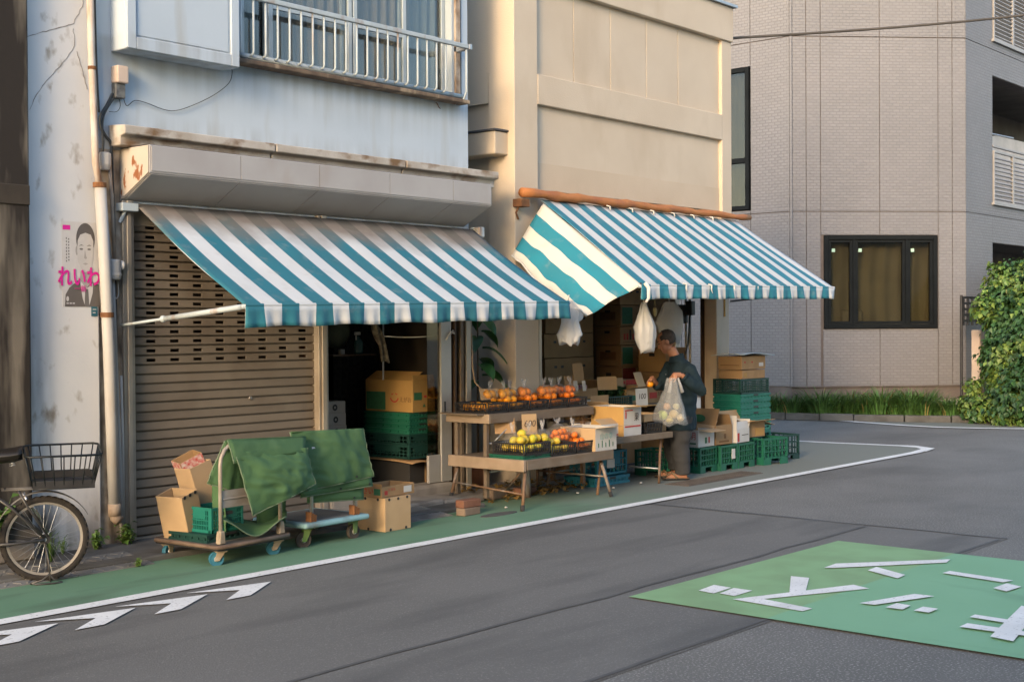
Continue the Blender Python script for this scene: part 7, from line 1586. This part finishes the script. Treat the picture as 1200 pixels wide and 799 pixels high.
# rear carrier and basket
zr_ = .615
for y in (-.055, 0, .055): bt('carrier_bar', [(.26, y, zr_), (-.20, y, zr_)], .006, frame_m)
for x in (.24, .0, -.19): bt('carrier_cross_bar', [(x, -.06, zr_), (x, .06, zr_)], .006, frame_m)
bx0, bx1, bw, zb0, zb1 = .07, -.30, .14, .64, .855; fl = .05; BT = 0.13
def rect_loop(x0, x1, w, z): return [(x0, -w, z), (x0, w, z), (x1, w, z), (x1, -w, z)]
wirem = mat('basket_wire', (.006, .009, .011), (.010, .013, .015), sc=9, rough=.45)
def rl(x0, x1, w, z, r, name):
    c = .03; pts = [(x0-c, -w, z), (x0, -w+c, z), (x0, w-c, z), (x0-c, w, z), (x1+c, w, z), (x1, w-c, z), (x1, -w+c, z), (x1+c, -w, z)]; return bt(name, [(p[0], p[1], p[2]-p[1]*BT) for p in pts], r, wirem, None, 8, True)
bk_rim = rl(bx0+fl, bx1-fl, bw+fl*.8, zb1, .0075, 'basket_rim'); rl(bx0+.008, bx1-.008, bw+.006, zb0+.05, .004, 'basket_wire'); rl(bx0, bx1, bw, zb0, .0055, 'basket_wire')
for k in range(7):
    x = bx0-.02+(bx1-bx0+.04)*k/6; xt = bx0+fl-.03+(bx1-bx0-2*fl+.06)*k/6
    for s_ in (-1, 1): bt('basket_wire', [(x, s_*bw, zb0-s_*bw*BT), (xt, s_*(bw+fl*.8), zb1-s_*(bw+fl*.8)*BT)], .0042, wirem, None, 6)
for k in range(5):
    y = -bw+.03+(2*bw-.06)*k/4; yt_ = (y)*(1+.35)
    bt('basket_wire', [(bx0, y, zb0-y*BT), (bx0+fl, yt_, zb1-yt_*BT)], .0042, wirem, None, 6); bt('basket_wire', [(bx1, y, zb0-y*BT), (bx1-fl, yt_, zb1-yt_*BT)], .0042, wirem, None, 6)
TM = Bm @ T(0, 0, zb0) @ RX(-math.atan(BT)) @ T(0, 0, -zb0); b = MB(); b.box(bx1-.0, bx0+.0, -bw, bw, zb0-.006, zb0+.002, TM); b.box(bx1-.004, bx0+.004, -bw-.006, -bw-.001, zb0-.006, zb0+.05, TM); b.box(bx1-.004, bx0+.004, bw+.001, bw+.006, zb0-.006, zb0+.05, TM); b.box(bx1-.006, bx1-.001, -bw, bw, zb0-.006, zb0+.05, TM); b.build('basket_tray', black, BK)
# saddle
b = MB()
def sad(u, v):
    a = 2*math.pi*v; w = .10*(1-u)**.7+.026; x = .13+.27*u; zc_ = .852-.018*math.sin(u*3); return tuple(Bm @ Vector((x, w*math.cos(a)*(1 if u > .02 and u < .98 else .6), zc_+(.042*math.sin(a) if math.sin(a) > 0 else .05*math.sin(a)))))
b.grid(sad, 16, 18); b.build('saddle', mat('saddle_dark', (.014, .012, .011), (.010, .009, .008), sc=6, rough=.4), BK, smooth=True)
for s_ in (-1, 1):
    b = MB(); b.tube([Bm @ Vector((.19+.017*math.cos(t*1.2), s_*.045+.017*math.sin(t*1.2), .77+t*.0028)) for t in range(22)], .0028, 5); b.build('saddle_spring', steel, BK, smooth=True)
# stand
for s_ in (-1, 1):
    bt('stand_leg', [(.0, s_*.06, hz-.02), (-.02, s_*.085, .15), (-.03, s_*.10, .02)], .006, frame_m); 
bt('stand_foot', [(-.10, -.11, .016), (-.05, -.13, .016), (.06, -.13, .016), (.09, -.10, .016), (.02, -.10, .035), (-.02, -.10, .07), (-.05, -.10, .035)], .006, frame_m, None, 7, True); bt('stand_foot', [(-.10, .11, .016), (-.05, .13, .016), (.06, .13, .016), (.09, .10, .016), (.02, .10, .035), (-.02, .10, .07), (-.05, .10, .035)], .006, frame_m, None, 7, True)
# handlebar and front end (beyond the picture edge)
bt('stem', [(.86, 0, .80), (.84, 0, .98)], .013, chrome); bt('handlebar', [(.62, -.27, 1.0), (.74, -.25, 1.03), (.84, -.06, 1.0), (.84, .06, 1.0), (.74, .25, 1.03), (.62, .27, 1.0)], .011, chrome)
for s_ in (-1, 1): bt('grip', [(.60, s_*.273, .997), (.71, s_*.255, 1.02)], .016, rubber)
b = MB(); b.box(.93, .99, -.03, .03, .70, .76, Bm); b.build('lamp', chrome, BK, bevel=.012)
# ================================================================== UNSEEN HOUSES ADDED ON THE NEAR SIDE (to darken window reflections and shade the shop fronts)
ohm = mat('house_render', (.30, .28, .25), (.26, .24, .21), sc=1.5, rough=.9, bump=.3, bsc=40, world=True)
ohr = mat('house_tile', (.10, .10, .11), (.07, .07, .08), sc=4, rough=.7, world=True)
def unseen_house(label, x0, x1, y1, h, wins):
    t_ = thing('unseen_house', label, 'house', ((x0+x1)/2, y1, 0)); b = MB(); b.box(x0, x1, y1-7, y1, -.02, h); b.build('wall', ohm, t_)
    b = MB(); b.prism([(x0-.3, y1+.4, h), (x0-.3, y1-7.4, h), (x0-.3, y1-3.5, h+1.7)], (x1-x0+.6, 0, 0)); b.build('roof', ohr, t_)
    for (xa, za, w_, hh) in wins:
        b = MB(); frame(b, x0+xa, x0+xa+w_, za, za+hh, y1, y1+.08, .07); f_ = b.build('window', alu, t_)
        b = MB(); b.box(x0+xa+.07, x0+xa+w_-.07, y1+.005, y1+.02, za+.07, za+hh-.07); b.build('pane', glass_d, f_)
unseen_house('unseen cream two-storey house added on the near side to shade the shops', -13, -4.6, -3.6, 6.2, ((1, .9, 1.8, 1.4), (4.8, .9, 1.8, 1.4), (1, 3.7, 1.8, 1.3), (4.8, 3.7, 1.8, 1.3)))
unseen_house('unseen cream three-storey house added opposite the rolling shutter for its shade', -4.3, 4.2, -3.9, 8.6, ((1, .9, 1.6, 1.5), (3.6, .3, 1.0, 2.0), (5.6, .9, 1.8, 1.4), (1, 3.5, 1.8, 1.3), (5.4, 3.5, 1.8, 1.3), (1, 6.2, 1.8, 1.3), (5.4, 6.2, 1.8, 1.3)))
unseen_house('unseen cream house added opposite the fruit shop to darken its interior', 4.5, 15.5, -4.4, 7.0, ((1, .9, 1.8, 1.4), (4.4, .3, 1.0, 2.0), (6.6, .9, 2.4, 1.4), (1, 3.9, 2.0, 1.4), (6.6, 3.9, 2.4, 1.4)))
